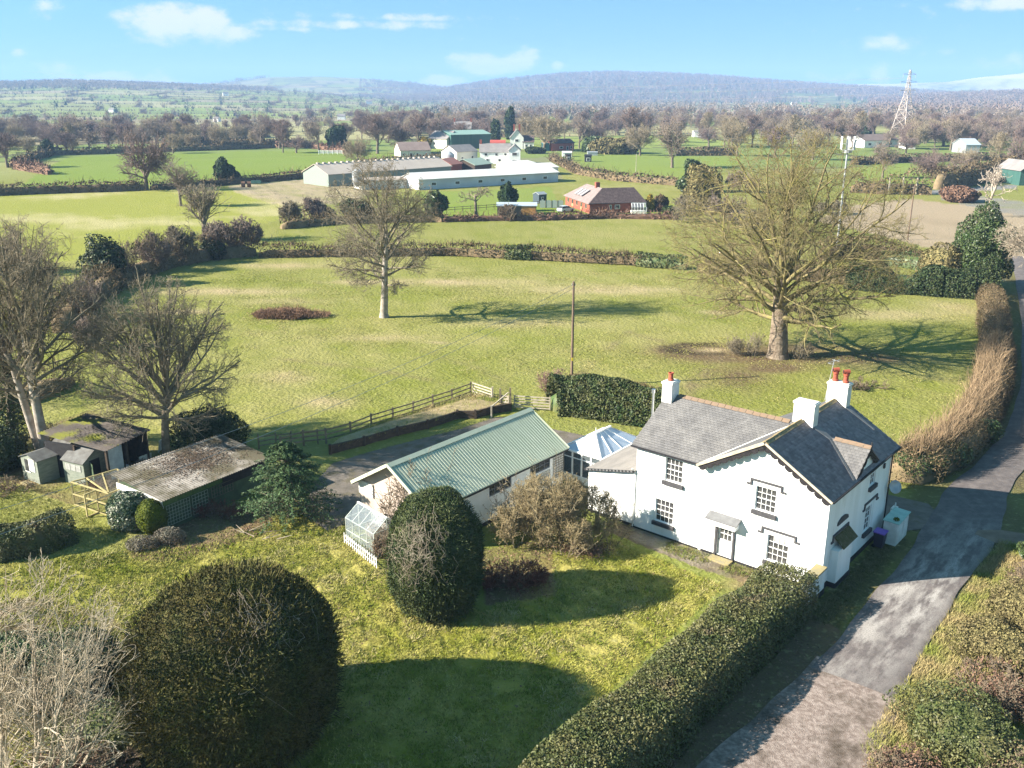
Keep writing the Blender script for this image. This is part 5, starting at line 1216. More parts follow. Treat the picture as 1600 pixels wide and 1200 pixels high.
twig_bush('red_stem_shrub', 'low brown brash under the tangled olive bush', gxy(905, 862), (2.0, 1.1, .9), 30, 306, (twig_m, twig_m), kids=(7, 5, 3), w=.012, leaf=('bramble', .05), nleaf=1500)
# evergreens by the workshop
def conifer(name, label, loc, R_, H, seed, kind, n=130, leaf=.075, sub=60):
    """spreading conifer built from drooping layered sprays"""
    rng = np.random.default_rng(seed); Ps, Ns = [], []; bars = []
    for i in range(n):
        t = (i + rng.random()) / n; z = H * (.08 + .9 * t); a = rng.uniform(0, 2 * pi); L_ = R_ * (1 - t ** 1.6) ** .7 * rng.uniform(.75, 1.12) + .2
        d = np.array((cos(a), sin(a), .28 - .1 * (1 - t)))
        s = rng.random(sub) ** .6; lat = rng.normal(size=sub) * .28 * (1.05 - s) * L_ * .6
        p = np.column_stack([d[0] * L_ * s - sin(a) * lat, d[1] * L_ * s + cos(a) * lat, z + d[2] * L_ * s - .22 * L_ * s ** 2 + rng.normal(size=sub) * .05])
        Ps.append(p); Ns.append(np.tile([d[0] * .3, d[1] * .3, 1], (sub, 1))); bars.append((0, 0, z - .1, d[0] * L_ * .8, d[1] * L_ * .8, z + d[2] * L_ * .8 - .14 * L_, .03, .01))
    P = np.concatenate(Ps); P[:, 2] = np.maximum(P[:, 2], .05); V, F = leaf_quads(P, np.concatenate(Ns), leaf, rng, .33, .55)
    t = thing(name, label, 'conifer', loc); obj('foliage', np_mesh('foliage', V, F), LEAF[kind], t)
    V, F = tube_arrays(bars, 4); V2, F2 = tube_arrays([(0, 0, -.2, 0, 0, H * .9, .14, .03)], 4); V, F = cat_arrays([(V, F), (V2, F2)]); obj('branches', np_mesh('branches', V, F), bark_m, t); return t
conifer('conifer', 'wide dark spreading conifer at the right end of the workshop', gxy(452, 808), 3.05, 5.2, 401, 'conifer', n=230, leaf=.085, sub=110)
shrub('golden_conifer', 'small golden green teardrop conifer at the workshop corner', 'conifer', gxy(240, 832), (.98, .98, 1.25, 1.05), 9000, .042, 'gold', 402, amp=.05, freq=2, shell=.12, sq=1.75)
shrub('holly_bush', 'cream and green variegated holly left of the golden conifer', 'shrub', gxy(203, 824), (1.35, 1.2, 1.45, 1.1), 7000, .07, 'varieg', 403, amp=.14, shell=.3)
shrub('holly_bush', 'dark glossy holly behind the workshop roof', 'shrub', gxy(332, 706), (2.7, 2.1, 2.0, 1.6), 15000, .08, 'holly', 404, amp=.26, freq=1.3, shell=.45)
shrub('heather', 'grey low shrub below the golden conifer', 'shrub', gxy(222, 857), (.9, .7, .5, .3), 3000, .04, 'heath', 405, amp=.2, shell=.5, core=False, stem=False)
shrub('heather', 'grey brown shrub beside the workshop trellis', 'shrub', gxy(268, 846), (1.1, .7, .65, .35), 3000, .045, 'heath', 406, amp=.2, shell=.5, core=False, stem=False)
twig_bush('bramble', 'red brown brambles along the foot of the workshop wall', gxy(335, 806), (3.2, .9, 1.2), 36, 407, (twig_m, red_m), kids=(7, 5, 3), w=.011, leaf=('bramble', .045), nleaf=2200)
mb = MB()
rr = random.Random(9)
for i in range(9):
    g = gxy(rr.uniform(380, 440), rr.uniform(826, 846)); a = rr.uniform(0, pi); L_ = rr.uniform(.6, 1.6); mb.tube((g[0], g[1], .06), (g[0] + cos(a) * L_, g[1] + sin(a) * L_ * .5, rr.uniform(.1, .5)), .035, .015, 5)
mb.build('cut_branches', pale_twig, label='pale cut branches lying below the spreading conifer', cat='branches')
hedge('clipped_hedge', 'dark clipped hedge at the left edge of the photo above the pale bare tree', [G(-60, 868), G(0, 868), G(60, 855), G(112, 838)], 2.6, 1.75, 15000, .065, 'privet', 408, sq=3.4)
shrub('laurel_bush', 'dark evergreen bush behind the pale bare branches at lower left', 'shrub', gxy(120, 1075), (2.1, 1.9, 1.4, 1.2), 14000, .06, 'holly', 409, amp=.15)
shrub('laurel_bush', 'green bush under the pale bare tree at the bottom edge', 'shrub', gxy(175, 1165), (2.2, 1.6, .9, .7), 9000, .06, 'privet', 410, amp=.2, shell=.5)
shrub('laurel_bush', 'low dark ivy bush behind the pale bare branches at the left edge', 'shrub', gxy(25, 1030), (2.4, 1.5, .85, .6), 9000, .055, 'ivy', 431, amp=.35, freq=1.4, shell=.5)
twig_bush('bramble', 'brown bramble bank at the very bottom left corner', gxy(110, 1215), (3.4, 1.6, 1.5), 36, 432, (twig_m, twig_m), kids=(8, 6, 4), w=.010, leaf=('bramble', .05), nleaf=2400)
twig_bush('bramble', 'brown bramble fringe between the pale tree and the round yew', gxy(225, 1100), (1.3, 1.6, 1.3), 22, 433, (twig_m, twig_m), kids=(8, 6, 4), w=.010, leaf=('bramble', .05), nleaf=1400)
# laurel hedge behind the conservatory
lau = [G(858, 650), G(880, 648), G(930, 654), G(975, 662), G(1010, 668), G(1040, 674)]
hedge('laurel_hedge', 'glossy green laurel hedge behind the conservatory', [(p[0] + .3, p[1] + 1.5, 0) for p in lau], 3.4, 2.9, 30000, .10, 'laurel', 411, amp=.24, sq=2.3, tilt=.9, ragged=.22)
hedge('brown_hedge', 'brown leafed strip of hedge along the field side of the laurel', [(p[0] + .5, p[1] + 3.1, 0) for p in lau[1:]], 1.6, 2.6, 9000, .07, 'brown', 412, bare=.4, amp=.2, sq=2.6)
twig_bush('thorn_bush', 'pinkish bare shrub at the foot of the telegraph pole', gxy(868, 618), (2.4, 1.8, 2.6), 26, 413, (twig_m, mat('twig_pink', (.30, .19, .15), (.22, .15, .12), scale=1, rough=.95)), kids=(8, 6, 4), w=.014)
rng = np.random.default_rng(414); n = 5200; q = unit(rng.normal(size=(n, 2))) * np.sqrt(rng.random((n, 1))); q += rng.normal(size=(n, 2)) * .06
lm = 1 + .5 * Lump(415, 12, 1.1)(np.column_stack([q * 3, q[:, 0] * 0])); P = np.column_stack([q * np.array([4.9, 1.9]) * (1 + .12 * np.sin(q[:, :1] * 9)), rng.uniform(0, .35, n)]); D = np.column_stack([rng.normal(size=(n, 2)) * .75, np.full(n, .8)])
V, F = tri_twigs(P, D, rng.uniform(.35, 1.15, n) * lm * (1.25 - .8 * (q ** 2).sum(1)), .022, rng, .25)
BP = thing('bramble_patch', 'low reddish brown bramble patch alone in the meadow', 'bramble', gxy(450, 494)); obj('stems', np_mesh('stems', V, F), mat('bramble_stem', (.26, .155, .10), (.17, .105, .07), scale=1.5, rough=.95, island=.4), BP, kind='stuff')
P, N_ = blob_points(3800, (4.4, 1.5, .75, .1), rng, 416, .3, .9, .9); V, F = leaf_quads(P, N_, .075, rng, .4, 1.2); obj('foliage', np_mesh('foliage', V, F), LEAF['bramble'], BP)
P_ = None

# meadow lane hedge on the bend with its crest of straw coloured shoots
hl = [G(1398, 748), G(1440, 752), G(1482, 733), G(1520, 705), G(1546, 668), G(1563, 620), G(1568, 565), G(1562, 510), G(1556, 470)]
t = hedge('lane_hedge', 'bushy lane hedge on the bend behind the farmhouse crested with straw coloured shoots', [(p[0] - .5, p[1] + .6, 0) for p in hl], 3.3, 2.3, 38000, .075, 'brown', 415, bare=.45, amp=.14, sq=2.8, tilt=1)
rng = np.random.default_rng(77)
cP, nr, _ = along([(p[0] - 1.0, p[1] + .9) for p in hl[1:7]], 5200, rng); off = rng.uniform(-1, 1.0, 5200)
P = np.column_stack([cP + nr * off[:, None] - np.array([[hl[0][0] - .5, hl[0][1] + .6]]), rng.uniform(1.0, 2.2, 5200)])
V, F = tri_twigs(P, np.column_stack([rng.normal(size=(5200, 2)) * .42 + np.array([[.25, .1]]), np.ones(5200)]), rng.uniform(.8, 1.9, 5200), .016, rng); obj('shoots', np_mesh('shoots', V, F), straw_m, t, kind='stuff')
rng = np.random.default_rng(78); Pl, Nl = [], []
for (x, y, rr_) in ((1440, 742, 1.5), (1478, 728, 1.5), (1415, 745, 1.3), (1530, 690, 1.2)):
    g = gxy(x, y); p, n_ = blob_points(2600, (rr_, rr_, 1.0, .9), rng, int(x), .2); Pl.append(p + np.array(g) - np.array((hl[0][0] - .5, hl[0][1] + .6, 0)) + np.array((.3, .1, 0))); Nl.append(n_)
V, F = leaf_quads(np.concatenate(Pl), np.concatenate(Nl), .085, rng); obj('ivy', np_mesh('ivy', V, F), LEAF['ivy'], t, kind='stuff')
# right hand verge bushes along the lane
vb = [(8.6, -12.5, 1.7, 1.5, 'bramble', 'tan dry brush on the lane verge at the bottom right'), (9.4, -8.5, 2.2, 2.0, 'privet', 'large green bush on the right verge of the lane'), (9.9, -4.2, 2.0, 1.9, 'bramble', 'pinkish brown twiggy bush above the large verge bush'),
      (9.2, -.4, 1.8, 1.5, 'olive', 'straw and olive tangle on the verge opposite the garden wall'), (9.6, 3.6, 2.0, 1.8, 'olive', 'straw coloured bush on the verge opposite the chimney breast'), (9.2, 7.6, 1.7, 1.6, 'brown', 'brown brushy bush at the right edge opposite the bunker'), (9.0, 11.0, 1.6, 1.5, 'ivy', 'dark green bush on the verge near the track mouth'),
      (12.5, -10, 2.4, 2.2, 'brown', 'brown bush behind the large verge bush'), (13, -3, 2.4, 2.2, 'brown', 'brown hedge bush at the right edge of the photo'), (12.5, 4, 2.2, 2.1, 'brown', 'brown bush behind the straw coloured one')]
for i, (x, y, rr_, h, kd, lb) in enumerate(vb):
    if kd in ('bramble', 'brown'): twig_bush('verge_bush', lb, HL(x, y), (rr_, rr_ * 1.1, h), 22, 500 + i, (twig_m, twig_m), kids=(8, 6, 4), w=.012, leaf=(kd, .06), nleaf=4200)
    else: shrub('verge_bush', lb, 'bush', HL(x, y), (rr_, rr_ * 1.2, h * .62, h * .45), 15000, .058, kd, 500 + i, amp=.38, freq=1.5, shell=.45)
# dark hedge and trees at the far end of the lane
hedge('holly_hedge', 'tall dark evergreen hedge at the far side of the meadow right of the big sycamore', [G(1325, 447), G(1370, 452), G(1420, 456), G(1470, 460), G(1515, 462), G(1545, 462)], 5, 4.2, 30000, .15, 'holly', 420, amp=.4, sq=2.2, ragged=.55)
shrub('holly_tree', 'tall dark green holly rising above the evergreen hedge', 'tree', gxy(1528, 450), (4.0, 4.0, 5.8, 5.6), 24000, .15, 'ivy', 421, amp=.30, freq=.7, shell=.5)
shrub('holly_tree', 'yellow green bushy shrub in the evergreen hedge', 'tree', gxy(1468, 448), (3.4, 3, 2.9, 3.2), 6000, .16, 'olive', 422, amp=.25, freq=.6, shell=.6)
hedge('lane_hedge', 'dark hedge on the far side of the lane at the right edge', [HL(5.2, 30), HL(5.0, 40), HL(3.6, 52), HL(1.2, 64), HL(-2.5, 80)], 3.4, 3.2, 16000, .12, 'brown', 423, bare=.3, amp=.25, sq=2.6)
# grass ---------------------------------------------------------------
def scatter(poly, n, rng, zf=0.0):
    p = np.array([q[:2] for q in poly]); lo, hi = p.min(0), p.max(0); out = []
    tot = 0
    while tot < n:
        c = rng.uniform(lo, hi, (n * 2, 2)); c = c[pip(c[:, 0], c[:, 1], poly)]; out.append(c); tot += len(c)
    c = np.concatenate(out)[:n]; return np.column_stack([c, lumps(c[:, 0], c[:, 1]) - .01])
lawn_grass = mat('lawn_grass', (.165, .190, .026), (.33, .30, .09), scale=.85, rough=.9, spec=.06, island=.45, c3=(.12, .150, .018), s3=.22, lo3=.48, hi3=.66)
field_grass = mat('field_grass', (.20, .20, .042), (.35, .30, .13), scale=.30, rough=.9, spec=.06, island=.42, c3=(.15, .175, .032), s3=.05, lo3=.48, hi3=.62)
rough_grass = mat('rough_grass', (.34, .27, .13), (.20, .22, .05), scale=.5, rough=.9, spec=.1, island=.35)
rg = np.random.default_rng(55)
P = scatter(LAWN, 42000, rg); k = Lump(88, 14, 2.2)(P); P = P[(k > -.35)]
for q in ([HL(-3, -2), HL(1.6, -2), HL(1.6, -30), HL(-3, -30)], P_BRASH): P = P[~pip(P[:, 0], P[:, 1], q)]
grass('lawn_grass', 'tussocky mossy lawn grass of the garden', P, .10, .045, 4, lawn_grass, 56, lean=1.1)
dry_tuft = mat('dry_tufts', (.36, .31, .15), (.29, .26, .10), scale=1.2, rough=.95, spec=.05, island=.35)
P = scatter(LAWN, 26000, rg); k = Lump(95, 16, 1.7)(P) + .5 * Lump(96, 16, .5)(P); P = P[k > .28]
for q in ([HL(-3, -2), HL(1.6, -2), HL(1.6, -30), HL(-3, -30)], P_BRASH): P = P[~pip(P[:, 0], P[:, 1], q)]
grass('dry_grass', 'pale dry grass tufts in the garden lawn', P, .10, .05, 4, dry_tuft, 63, lean=1.4)
MEAD = GP([(150, 700), (230, 470), (410, 412), (1060, 424), (1330, 455), (1540, 470), (1545, 640), (1440, 700), (1290, 640), (1010, 610), (860, 600), (740, 595), (500, 670), (420, 680), (250, 640)])
P = scatter(MEAD, 52000, rg); P = P[Lump(89, 14, .45)(P) > .1]
grass('meadow_grass', 'rough tussocky pasture grass of the meadow', P, .06, .11, 3, field_grass, 57, lean=1.8)
P = scatter(MEAD, 60000, rg); k = Lump(97, 16, .8)(P) + .9 * Lump(98, 16, .12)(P); P = P[k > .75]
grass('dry_grass', 'pale dry grass tufts in the meadow', P, .07, .10, 3, dry_tuft, 64, lean=1.6)
for q, (x, y, r_, st) in enumerate(((70, 700, (1.6, 1.2, 2.2), 14), (20, 770, (2.2, 1.4, 1.2), 16), (150, 765, (1.5, .9, .9), 12), (232, 735, (1.2, 1.0, 1.3), 12), (250, 790, (1.2, .8, .9), 10))):
    twig_bush('bramble', ('brown scrub round the foot of the twin pale trunks', 'brown scrub left of the narrow shed', 'dead stalks beside the wire run', 'brown scrub in front of the white barn sheets', 'dead stalks at the white end of the workshop')[q], gxy(x, y), r_, st, 450 + q, (twig_m, twig_m), kids=(7, 5, 4), w=.011, leaf=('bramble', .05), nleaf=700)
BKP = [g_[:2] for g_ in bank] + [g_[:2] for g_ in fen[::-1]]
P = scatter([(float(a), float(b)) for a, b in BKP], 2600, rg); P[:, 2] = .45 + .2 * (np.minimum(seg_dist(P[:, 0], P[:, 1], fen), 2) / 2) - .12; grass('bank_grass', 'dry straw grass on the bank behind the sleeper wall', P, .22, .05, 4, rough_grass, 65, lean=1.2)
VER = [HL(6.4, -11), HL(6.3, -6), HL(6.1, 0), HL(6.0, 8), HL(6.1, 13), HL(9.5, 13), HL(10.5, 0), HL(10.5, -14), HL(8, -14)]
P = scatter(VER, 13000, rg); grass('verge_grass', 'long dry grass on the right verge of the lane', P, .24, .035, 4, rough_grass, 58, lean=.9)
VE2 = [HL(.7, -3), HL(1.6, -3), HL(1.35, 8), HL(.6, 6.6)]
P = scatter(VE2, 1500, rg); grass('verge_moss', 'dark mossy weeds at the foot of the side wall', P, .10, .03, 4, mat('weeds', (.09, .095, .03), (.17, .155, .08), scale=2, rough=.9, island=.4), 59)
P = scatter([HL(-9.5, -.2), HL(-1, -.2), HL(-1.5, -1.2), HL(-9, -1.6)], 900, rg); P = P[Lump(90, 12, 1.4)(P) > .15]; grass('path_weeds', 'weeds growing through the paving below the front wall', P, .13, .035, 4, mat('path_weed', (.12, .16, .03), (.20, .18, .06), scale=2, rough=.9, island=.4), 60)
P = scatter(GP([(0, 760), (110, 790), (230, 860), (330, 850), (300, 900), (0, 900)]), 4500, rg); grass('yard_grass', 'patchy grass by the sheds', P, .09, .035, 4, lawn_grass, 61)
rl = np.random.default_rng(62); P = np.concatenate([scatter(LAWN, 1800, rl), scatter([HL(.3, -2.5), HL(2.8, -6), HL(2.3, -14), HL(2.0, -26), HL(.6, -26)], 900, rl), scatter(P_LEAF, 2600, rl), scatter(P_BRASH, 1100, rl), scatter(P_SHED, 1500, rl)]); P[:, 2] += .03
V, F = leaf_quads(P, np.tile([[0, 0, 1.0]], (len(P), 1)), .055, rl, .7, .4); obj('leaf_litter', np_mesh('leaf_litter', V, F), mat('leaf_litter_ground', (.14, .085, .055), (.21, .14, .09), scale=3, rough=.95, island=.5), label='fallen brown leaves below the workshop and bushes', cat='leaves', kind='stuff')
# ---------------------------------------------------------------- bare trees in the near fields
def px_h(x, yb, yt):
    g = G(x, yb); a, b = (x - 800) / FPX, (600 - yt) / FPX; r = (cos(PITCH) + b * sin(PITCH), -sin(PITCH) + b * cos(PITCH)); return CAM_H + r[1] * g[1] / r[0]
def K(**k):
    d = dict(k)
    if 'lenk' in d: d['len'] = d.pop('lenk')
    if 'frm' in d: d['from'] = d.pop('frm')
    return d
s = bare_tree(11, 23.2, 13.2, 1.6, .95, K(trunk_h=8.2, kids=[25, 10, 9, 7], lenk=[1, .54, .52, .5], ang=[.85, .75, .75, .75], frm=[.42, .14, .12, .1], up=[0, .014, .025, .02, .01], wob=[.03, .12, .20, .25, .28], taper=[.5, .16, .22, .3, .4], rr=[.26, .33, .36, .40], fan=(1.55, .15, .93), fanp=1.15), cx=(-.6, 0))
T = place_tree('sycamore_tree', 'huge spreading bare tree with mossy limbs in the meadow behind the farmhouse', 'tree', gxy(1215, 558), s, mat('big_trunk', (.25, .20, .15), (.15, .115, .085), scale=2.0, rough=.95, bump=1, bscale=5, bdist=.15), lichen_m, rmin=.011)
s = bare_tree(23, 19.6, 7.6, 2.6, .46, K(trunk_h=10, kids=[22, 10, 8, 7], lenk=[1, .54, .52, .5], ang=[.85, .7, .7, .75], frm=[.36, .12, .12, .1], up=[0, .04, .03, .02, .01], wob=[.04, .13, .20, .25, .28], taper=[.45, .16, .22, .3, .4], rr=[.32, .36, .38, .40], fan=(1.6, .10, .93), fanp=1.0))
T = place_tree('sycamore_tree', 'lone bare tree with a pale straight trunk in the middle of the meadow', 'tree', gxy(600, 495), s, bark_pale, twig_olive, rmin=.013)
rn = np.random.default_rng(4); p, n_ = blob_points(900, (.7, .7, 2.2, 9.0), rn, 9, .3); V, F = leaf_quads(p, n_, .09, rn); obj('ivy', np_mesh('ivy', V, F), LEAF['ivy'], T, kind='stuff')
s = bare_tree(31, 14.2, 5.9, 1.4, .30, K(trunk_h=6.0, kids=[22, 9, 8, 6], lenk=[1, .50, .5, .5], ang=[.55, .6, .65, .7], frm=[.48, .12, .12, .1], up=[.02, .04, .03, .02, .02], wob=[.05, .09, .17, .22, .26], rr=[.40, .40, .38, .38], fan=(1.4, .12, .95), fanp=1.05))
place_tree('ash_tree', 'bare fan shaped tree rising between the workshop and the old barn', 'tree', gxy(262, 724), s, bark_m, twig_olive, rmin=.010)
s = bare_tree(42, 18.4, 6.4, 3.5, .36, K(fan=(1.35, .15, .95), kids=[16, 8, 8, 6], lenk=[1, .5, .5, .5], ang=[.6, .65, .65, .65], frm=[.40, .15, .12, .1], up=[.01, .06, .04, .03, .02], rr=[.36, .42, .38, .38]), stems=[(0, 0, -.05, .0, 11, .36), (-.7, .5, -.12, .05, 10, .30)])
place_tree('ash_tree', 'tall bare tree with twin pale trunks beside the small sheds', 'tree', gxy(76, 722), s, bark_pale, twig_olive, rmin=.010)
s = bare_tree(43, 15.5, 5.2, 4, .30, K(kids=[13, 9, 8, 6], lenk=[.62, .55, .55, .5], trunk_h=10, up=[.01, .05, .04, .03, .02]))
T = place_tree('ash_tree', 'ivy clad bare tree at the left edge behind the narrow shed', 'tree', gxy(22, 700), s, bark_m, twig_m, rmin=.011)
rn = np.random.default_rng(5); p, n_ = blob_points(9000, (1.5, 1.5, 3.8, 3.6), rn, 9, .3, 1.0, .5); V, F = leaf_quads(p, n_, .085, rn); obj('ivy', np_mesh('ivy', V, F), LEAF['ivy'], T, kind='stuff')
shrub('holly_bush', 'dark ivy covered bush at the left edge beside the narrow shed', 'shrub', gxy(-8, 735), (2.4, 2.2, 1.9, 1.5), 9000, .085, 'holly', 430, amp=.2)
rr = random.Random(58); st_ = []
for i in range(12):
    q = rr.uniform(0, 6.28); e = rr.random() ** .6; st_.append((cos(q) * e * 1.6, sin(q) * e * 1.0, cos(q) * e * .6 + .05, sin(q) * e * .4 + .12, rr.uniform(5.5, 9.8), rr.uniform(.05, .10)))
s = bare_tree(57, 10.6, 4.9, .2, .1, K(kids=[9, 6, 4, 3], lenk=[.46, .6, .55, .5], ang=[.55, .65, .65, .65], frm=[.12, .12, .12, .1], up=[.0, .04, .03, .02, .02], wob=[.10, .16, .2, .22, .25], n=[10, 6, 5, 4, 3], levels=4, taper=[.10, .25, .25, .3, .4]), stems=st_)
g = G(40, 1280)
place_tree('bare_shrub_tree', 'pale lichen covered bare small tree in the bottom left corner', 'tree', (g[0], g[1], 0), s, pale_twig, mat('twig_pale_olive', (.46, .39, .30), (.30, .24, .165), scale=.6, rough=.95), rmin=.008)
# right edge trees over the lane
s = bare_tree(61, 12, 6.0, 1.5, .30, K(kids=[13, 9, 8, 5], lenk=[1.0, .6, .55, .5], trunk_h=7))
g = G(1600, 478); place_tree('bare_tree', 'pale branched bare tree leaning over the lane at the right edge', 'tree', (g[0] + .5, g[1], 0), s, pale_twig, pale_twig, rmin=.018)
s = bare_tree(62, px_h(1542, 338, 245), 6, 2, .32, K(levels=4, kids=[10, 7, 5], lenk=[.85, .6, .55], trunk_h=7, n=[6, 7, 6, 5], wob=[.1, .25, .3, .3]))
place_tree('dead_tree', 'silvery dead tree with twisted limbs above the dark holly', 'tree', gxy(1542, 338), s, pale_twig, mat('dead_wood', (.50, .43, .36), (.38, .31, .25), scale=1, rough=.9), rmin=.05)
s = bare_tree(63, px_h(325, 375, 283), 6.5, 2, .5, K(levels=4, kids=[16, 9, 6], lenk=[1.5, .6, .5], ang=[.7, .5, .6], trunk_h=5, frm=[.5, .15, .1], up=[0, .07, .05, .02]))
place_tree('pollard_tree', 'bare pollard with a fan of straight limbs in the bushy hedge at left', 'tree', gxy(322, 378), s, bark_m, twig_olive, rmin=.03)
s = bare_tree(64, px_h(742, 338, 292), 6.0, 2, .35, K(levels=4, kids=[8, 8, 6], lenk=[1.1, .6, .5], ang=[1.1, .8, .7], trunk_h=4.5, frm=[.6, .2, .1], up=[0, .02, .02, .02]))
place_tree('apple_tree', 'small gnarled spreading tree beside the paddock rail fence', 'tree', gxy(744, 338), s, bark_m, twig_olive, rmin=.035)

twig_bush('brush_pile', 'brown pile of dead branches lying in the meadow behind the right chimneys', gxy(1350, 606), (3.2, 1.5, 1.1), 34, 440, (twig_m, twig_m), kids=(7, 5, 3), w=.014, cat='branches', up=-.02)
twig_bush('tree_suckers', 'twiggy suckers growing at the left foot of the huge meadow tree', gxy(1172, 556), (2.6, 1.6, 2.6), 26, 441, (twig_olive, twig_olive), kids=(8, 6, 4), w=.012)
twig_bush('tree_suckers', 'low twiggy suckers at the right foot of the huge meadow tree', gxy(1250, 560), (1.6, 1.2, 2.0), 16, 442, (twig_olive, twig_olive), kids=(8, 6, 4), w=.012)
mb = MB(); a = np.array(G(1502, 466)); b = np.array(G(1568, 446)); pts = [a + (b - a) * t + np.array((0, 0, .25 + .5 * t + .15 * sin(t * 9))) for t in np.linspace(0, 1, 7)]
for i in range(6): mb.tube(pts[i], pts[i + 1], .16 - .015 * i, .145 - .015 * i, 7)
mb.build('fallen_branch', pale_twig, label='long pale fallen branch in front of the dark evergreen hedge', cat='branch')
# hedge bushes along the left of the meadow
bush = [(165, 452, 5.5, 'olive bare'), (205, 425, 0, ''), ]
def far_bush(label, x, yb, wpx, hpx, kind, seed, leafy=False, cat='bush'):
    g = G(x, yb); sc = math.hypot(g[1], CAM_H) / FPX; r = wpx * sc / 2; h = px_h(x, yb, yb - hpx)
    lf = max(.05, .0014 * g[1])
    n = int(2600 if leafy else 1500)
    if leafy: return shrub('bush', label, cat, gxy(x, yb), (r, r * .9, h * .56, h * .46), n * 2, lf * 1.1, kind, seed, amp=.42, freq=2.2 / max(r, .6), shell=.5)
    return twig_bush('bush', label, gxy(x, yb), (r, r * .9, h), 16, seed, ({'p': mat_p, 'o': twig_olive, 'b': twig_m}[kind],) * 2, kids=(9, 8, 6), w=max(.012, .00022 * g[1]), wr=.06, cat=cat)
mat_p = mat('twig_mauve', (.235, .185, .155), (.19, .145, .12), scale=.5, rough=.95)
BUSH = [('dark ivy covered bush standing in the bushy hedge left of the meadow', 168, 447, 66, 78, 'holly', True), ('grey mauve bare bush right of the pollard', 385, 398, 62, 62, 'p', False), ('mauve bare bush under the pollard', 345, 402, 70, 58, 'p', False), ('brown bare thicket left of the pollard', 285, 412, 62, 62, 'o', False),
        ('brown bare thicket behind the dark ivy bush', 240, 425, 66, 62, 'p', False), ('brown bare thicket right of the dark ivy bush', 205, 436, 56, 60, 'b', False), ('dark green ivied bush low in the mauve thicket', 335, 405, 34, 34, 'holly', True), ('scrubby mauve thicket beside the tall left trees', 120, 500, 90, 70, 'p', False),
        ('olive scrub at the left edge beyond the tall trees', 45, 480, 90, 90, 'o', False), ('purple brown scrub between the left trees and the meadow', 150, 545, 80, 50, 'p', False), ('tall bare bush at the left edge below the bright field', 30, 428, 80, 70, 'b', False),
        ('pale brown bush at the bend of the bungalow hedge', 455, 350, 40, 40, 'o', False), ('bare brown bush where the rubble ground meets the hedge', 490, 345, 44, 38, 'p', False), ('dark evergreen bush in the hedge left of the lone tree', 508, 343, 34, 22, 'holly', True), ('dark evergreen bush behind the lone tree', 560, 342, 50, 30, 'holly', True),
        ('ivy covered tree stump by the paddock fence', 680, 340, 34, 40, 'ivy', True), ('tall dark ivy column beside the wooden shed', 792, 330, 26, 46, 'far_dark', True), ('brown ivy skirt at the foot of the dark column', 793, 345, 34, 26, 'b', False), ('small golden conifer at the right end of the brick bungalow', 1016, 330, 11, 24, 'yellow', True),
        ('brown hedge block beside the golden conifer', 1031, 327, 22, 22, 'brown', True), ('rounded brown shrub in the bungalow garden', 1031, 330, 12, 12, 'bramble', True), ('green shrub in the bungalow garden corner', 1045, 338, 22, 14, 'ivy', True), ('green and yellow shrub tree right of the bungalow', 1095, 330, 60, 70, 'olive', True), ('dark green ivied bush right of the bungalow', 1085, 300, 44, 50, 'ivy', True),
        ('brown scrub left of the huge meadow tree', 1070, 345, 60, 40, 'o', False), ('mauve scrub behind the huge meadow tree', 1130, 350, 70, 50, 'p', False), ('olive scrub behind the crown of the huge meadow tree', 1180, 365, 60, 40, 'o', False), ('brown scrub by the ploughed field gate', 1500, 315, 46, 24, 'bramble', True), ('dark conifer in the hedge beyond the bright left field', 352, 287, 26, 40, 'far_dark', True),
        ('dark round bush right of the conifer in the left hedge', 366, 286, 18, 18, 'holly', True), ('grey bush by the farm track', 1160, 300, 60, 36, 'p', False), ('brown scrub at the corner of the ploughed field', 1290, 335, 70, 26, 'o', False)]
for i, (lb, x, yb, w_, h_, kd, lf) in enumerate(BUSH): far_bush(lb, x, yb, w_, h_, kd, 600 + i, lf)

# ---------------------------------------------------------------- field hedges
def fh(label, pts, w_, h_, kind, seed, dens=1.0, bare=0.0, amp=.14, group=None, ragged=.0):
    line = [G(*p) for p in pts]; d = float(np.mean([p[1] for p in line])); L_ = sum(math.dist(a[:2], b[:2]) for a, b in zip(line[:-1], line[1:]))
    leaf = .0013 * d; n = int(min(14000, max(900, L_ * (w_ + 2 * h_) / (leaf * leaf * 2.2) * dens)))
    return hedge('field_hedge', label, line, w_, h_, n, leaf, kind, seed, bare=bare, amp=amp, sq=3, group=group, ragged=ragged)
fh('trimmed brown bare hedge across the far side of the meadow', [(405, 402), (480, 401), (560, 400), (640, 399), (700, 398), (760, 401), (830, 404), (900, 408), (980, 412), (1030, 416)], 2.0, 1.9, 'brown', 701, 1.3, .45, .2, ragged=.25)
fh('dark green leafy stretch in the middle of the meadow hedge', [(790, 403), (832, 405)], 2.4, 2.2, 'laurel', 702)
fh('dark laurel clump at the right end of the meadow hedge', [(995, 414), (1035, 417), (1072, 420)], 2.6, 2.2, 'laurel', 703)
fh('straggling hedge behind the huge meadow tree', [(1090, 424), (1160, 428), (1230, 434), (1330, 444)], 2.6, 2.6, 'brown', 704, 1, .5, .3)
fh('dark leafy hedge below the ploughed field', [(1280, 405), (1340, 400), (1390, 408), (1440, 418)], 4.0, 3.0, 'brown', 705, 1, .2, .3)
fh('ivy dark hedge foot at the corner of the ploughed field', [(1375, 412), (1412, 416), (1455, 424)], 3.0, 2.6, 'ivy', 706, 1, 0, .3)
fh('low mixed hedge in front of the bungalow garden', [(690, 347), (760, 345), (850, 344), (950, 341), (1060, 343)], 1.8, 1.5, 'bramble', 707, 1, .4, .3)
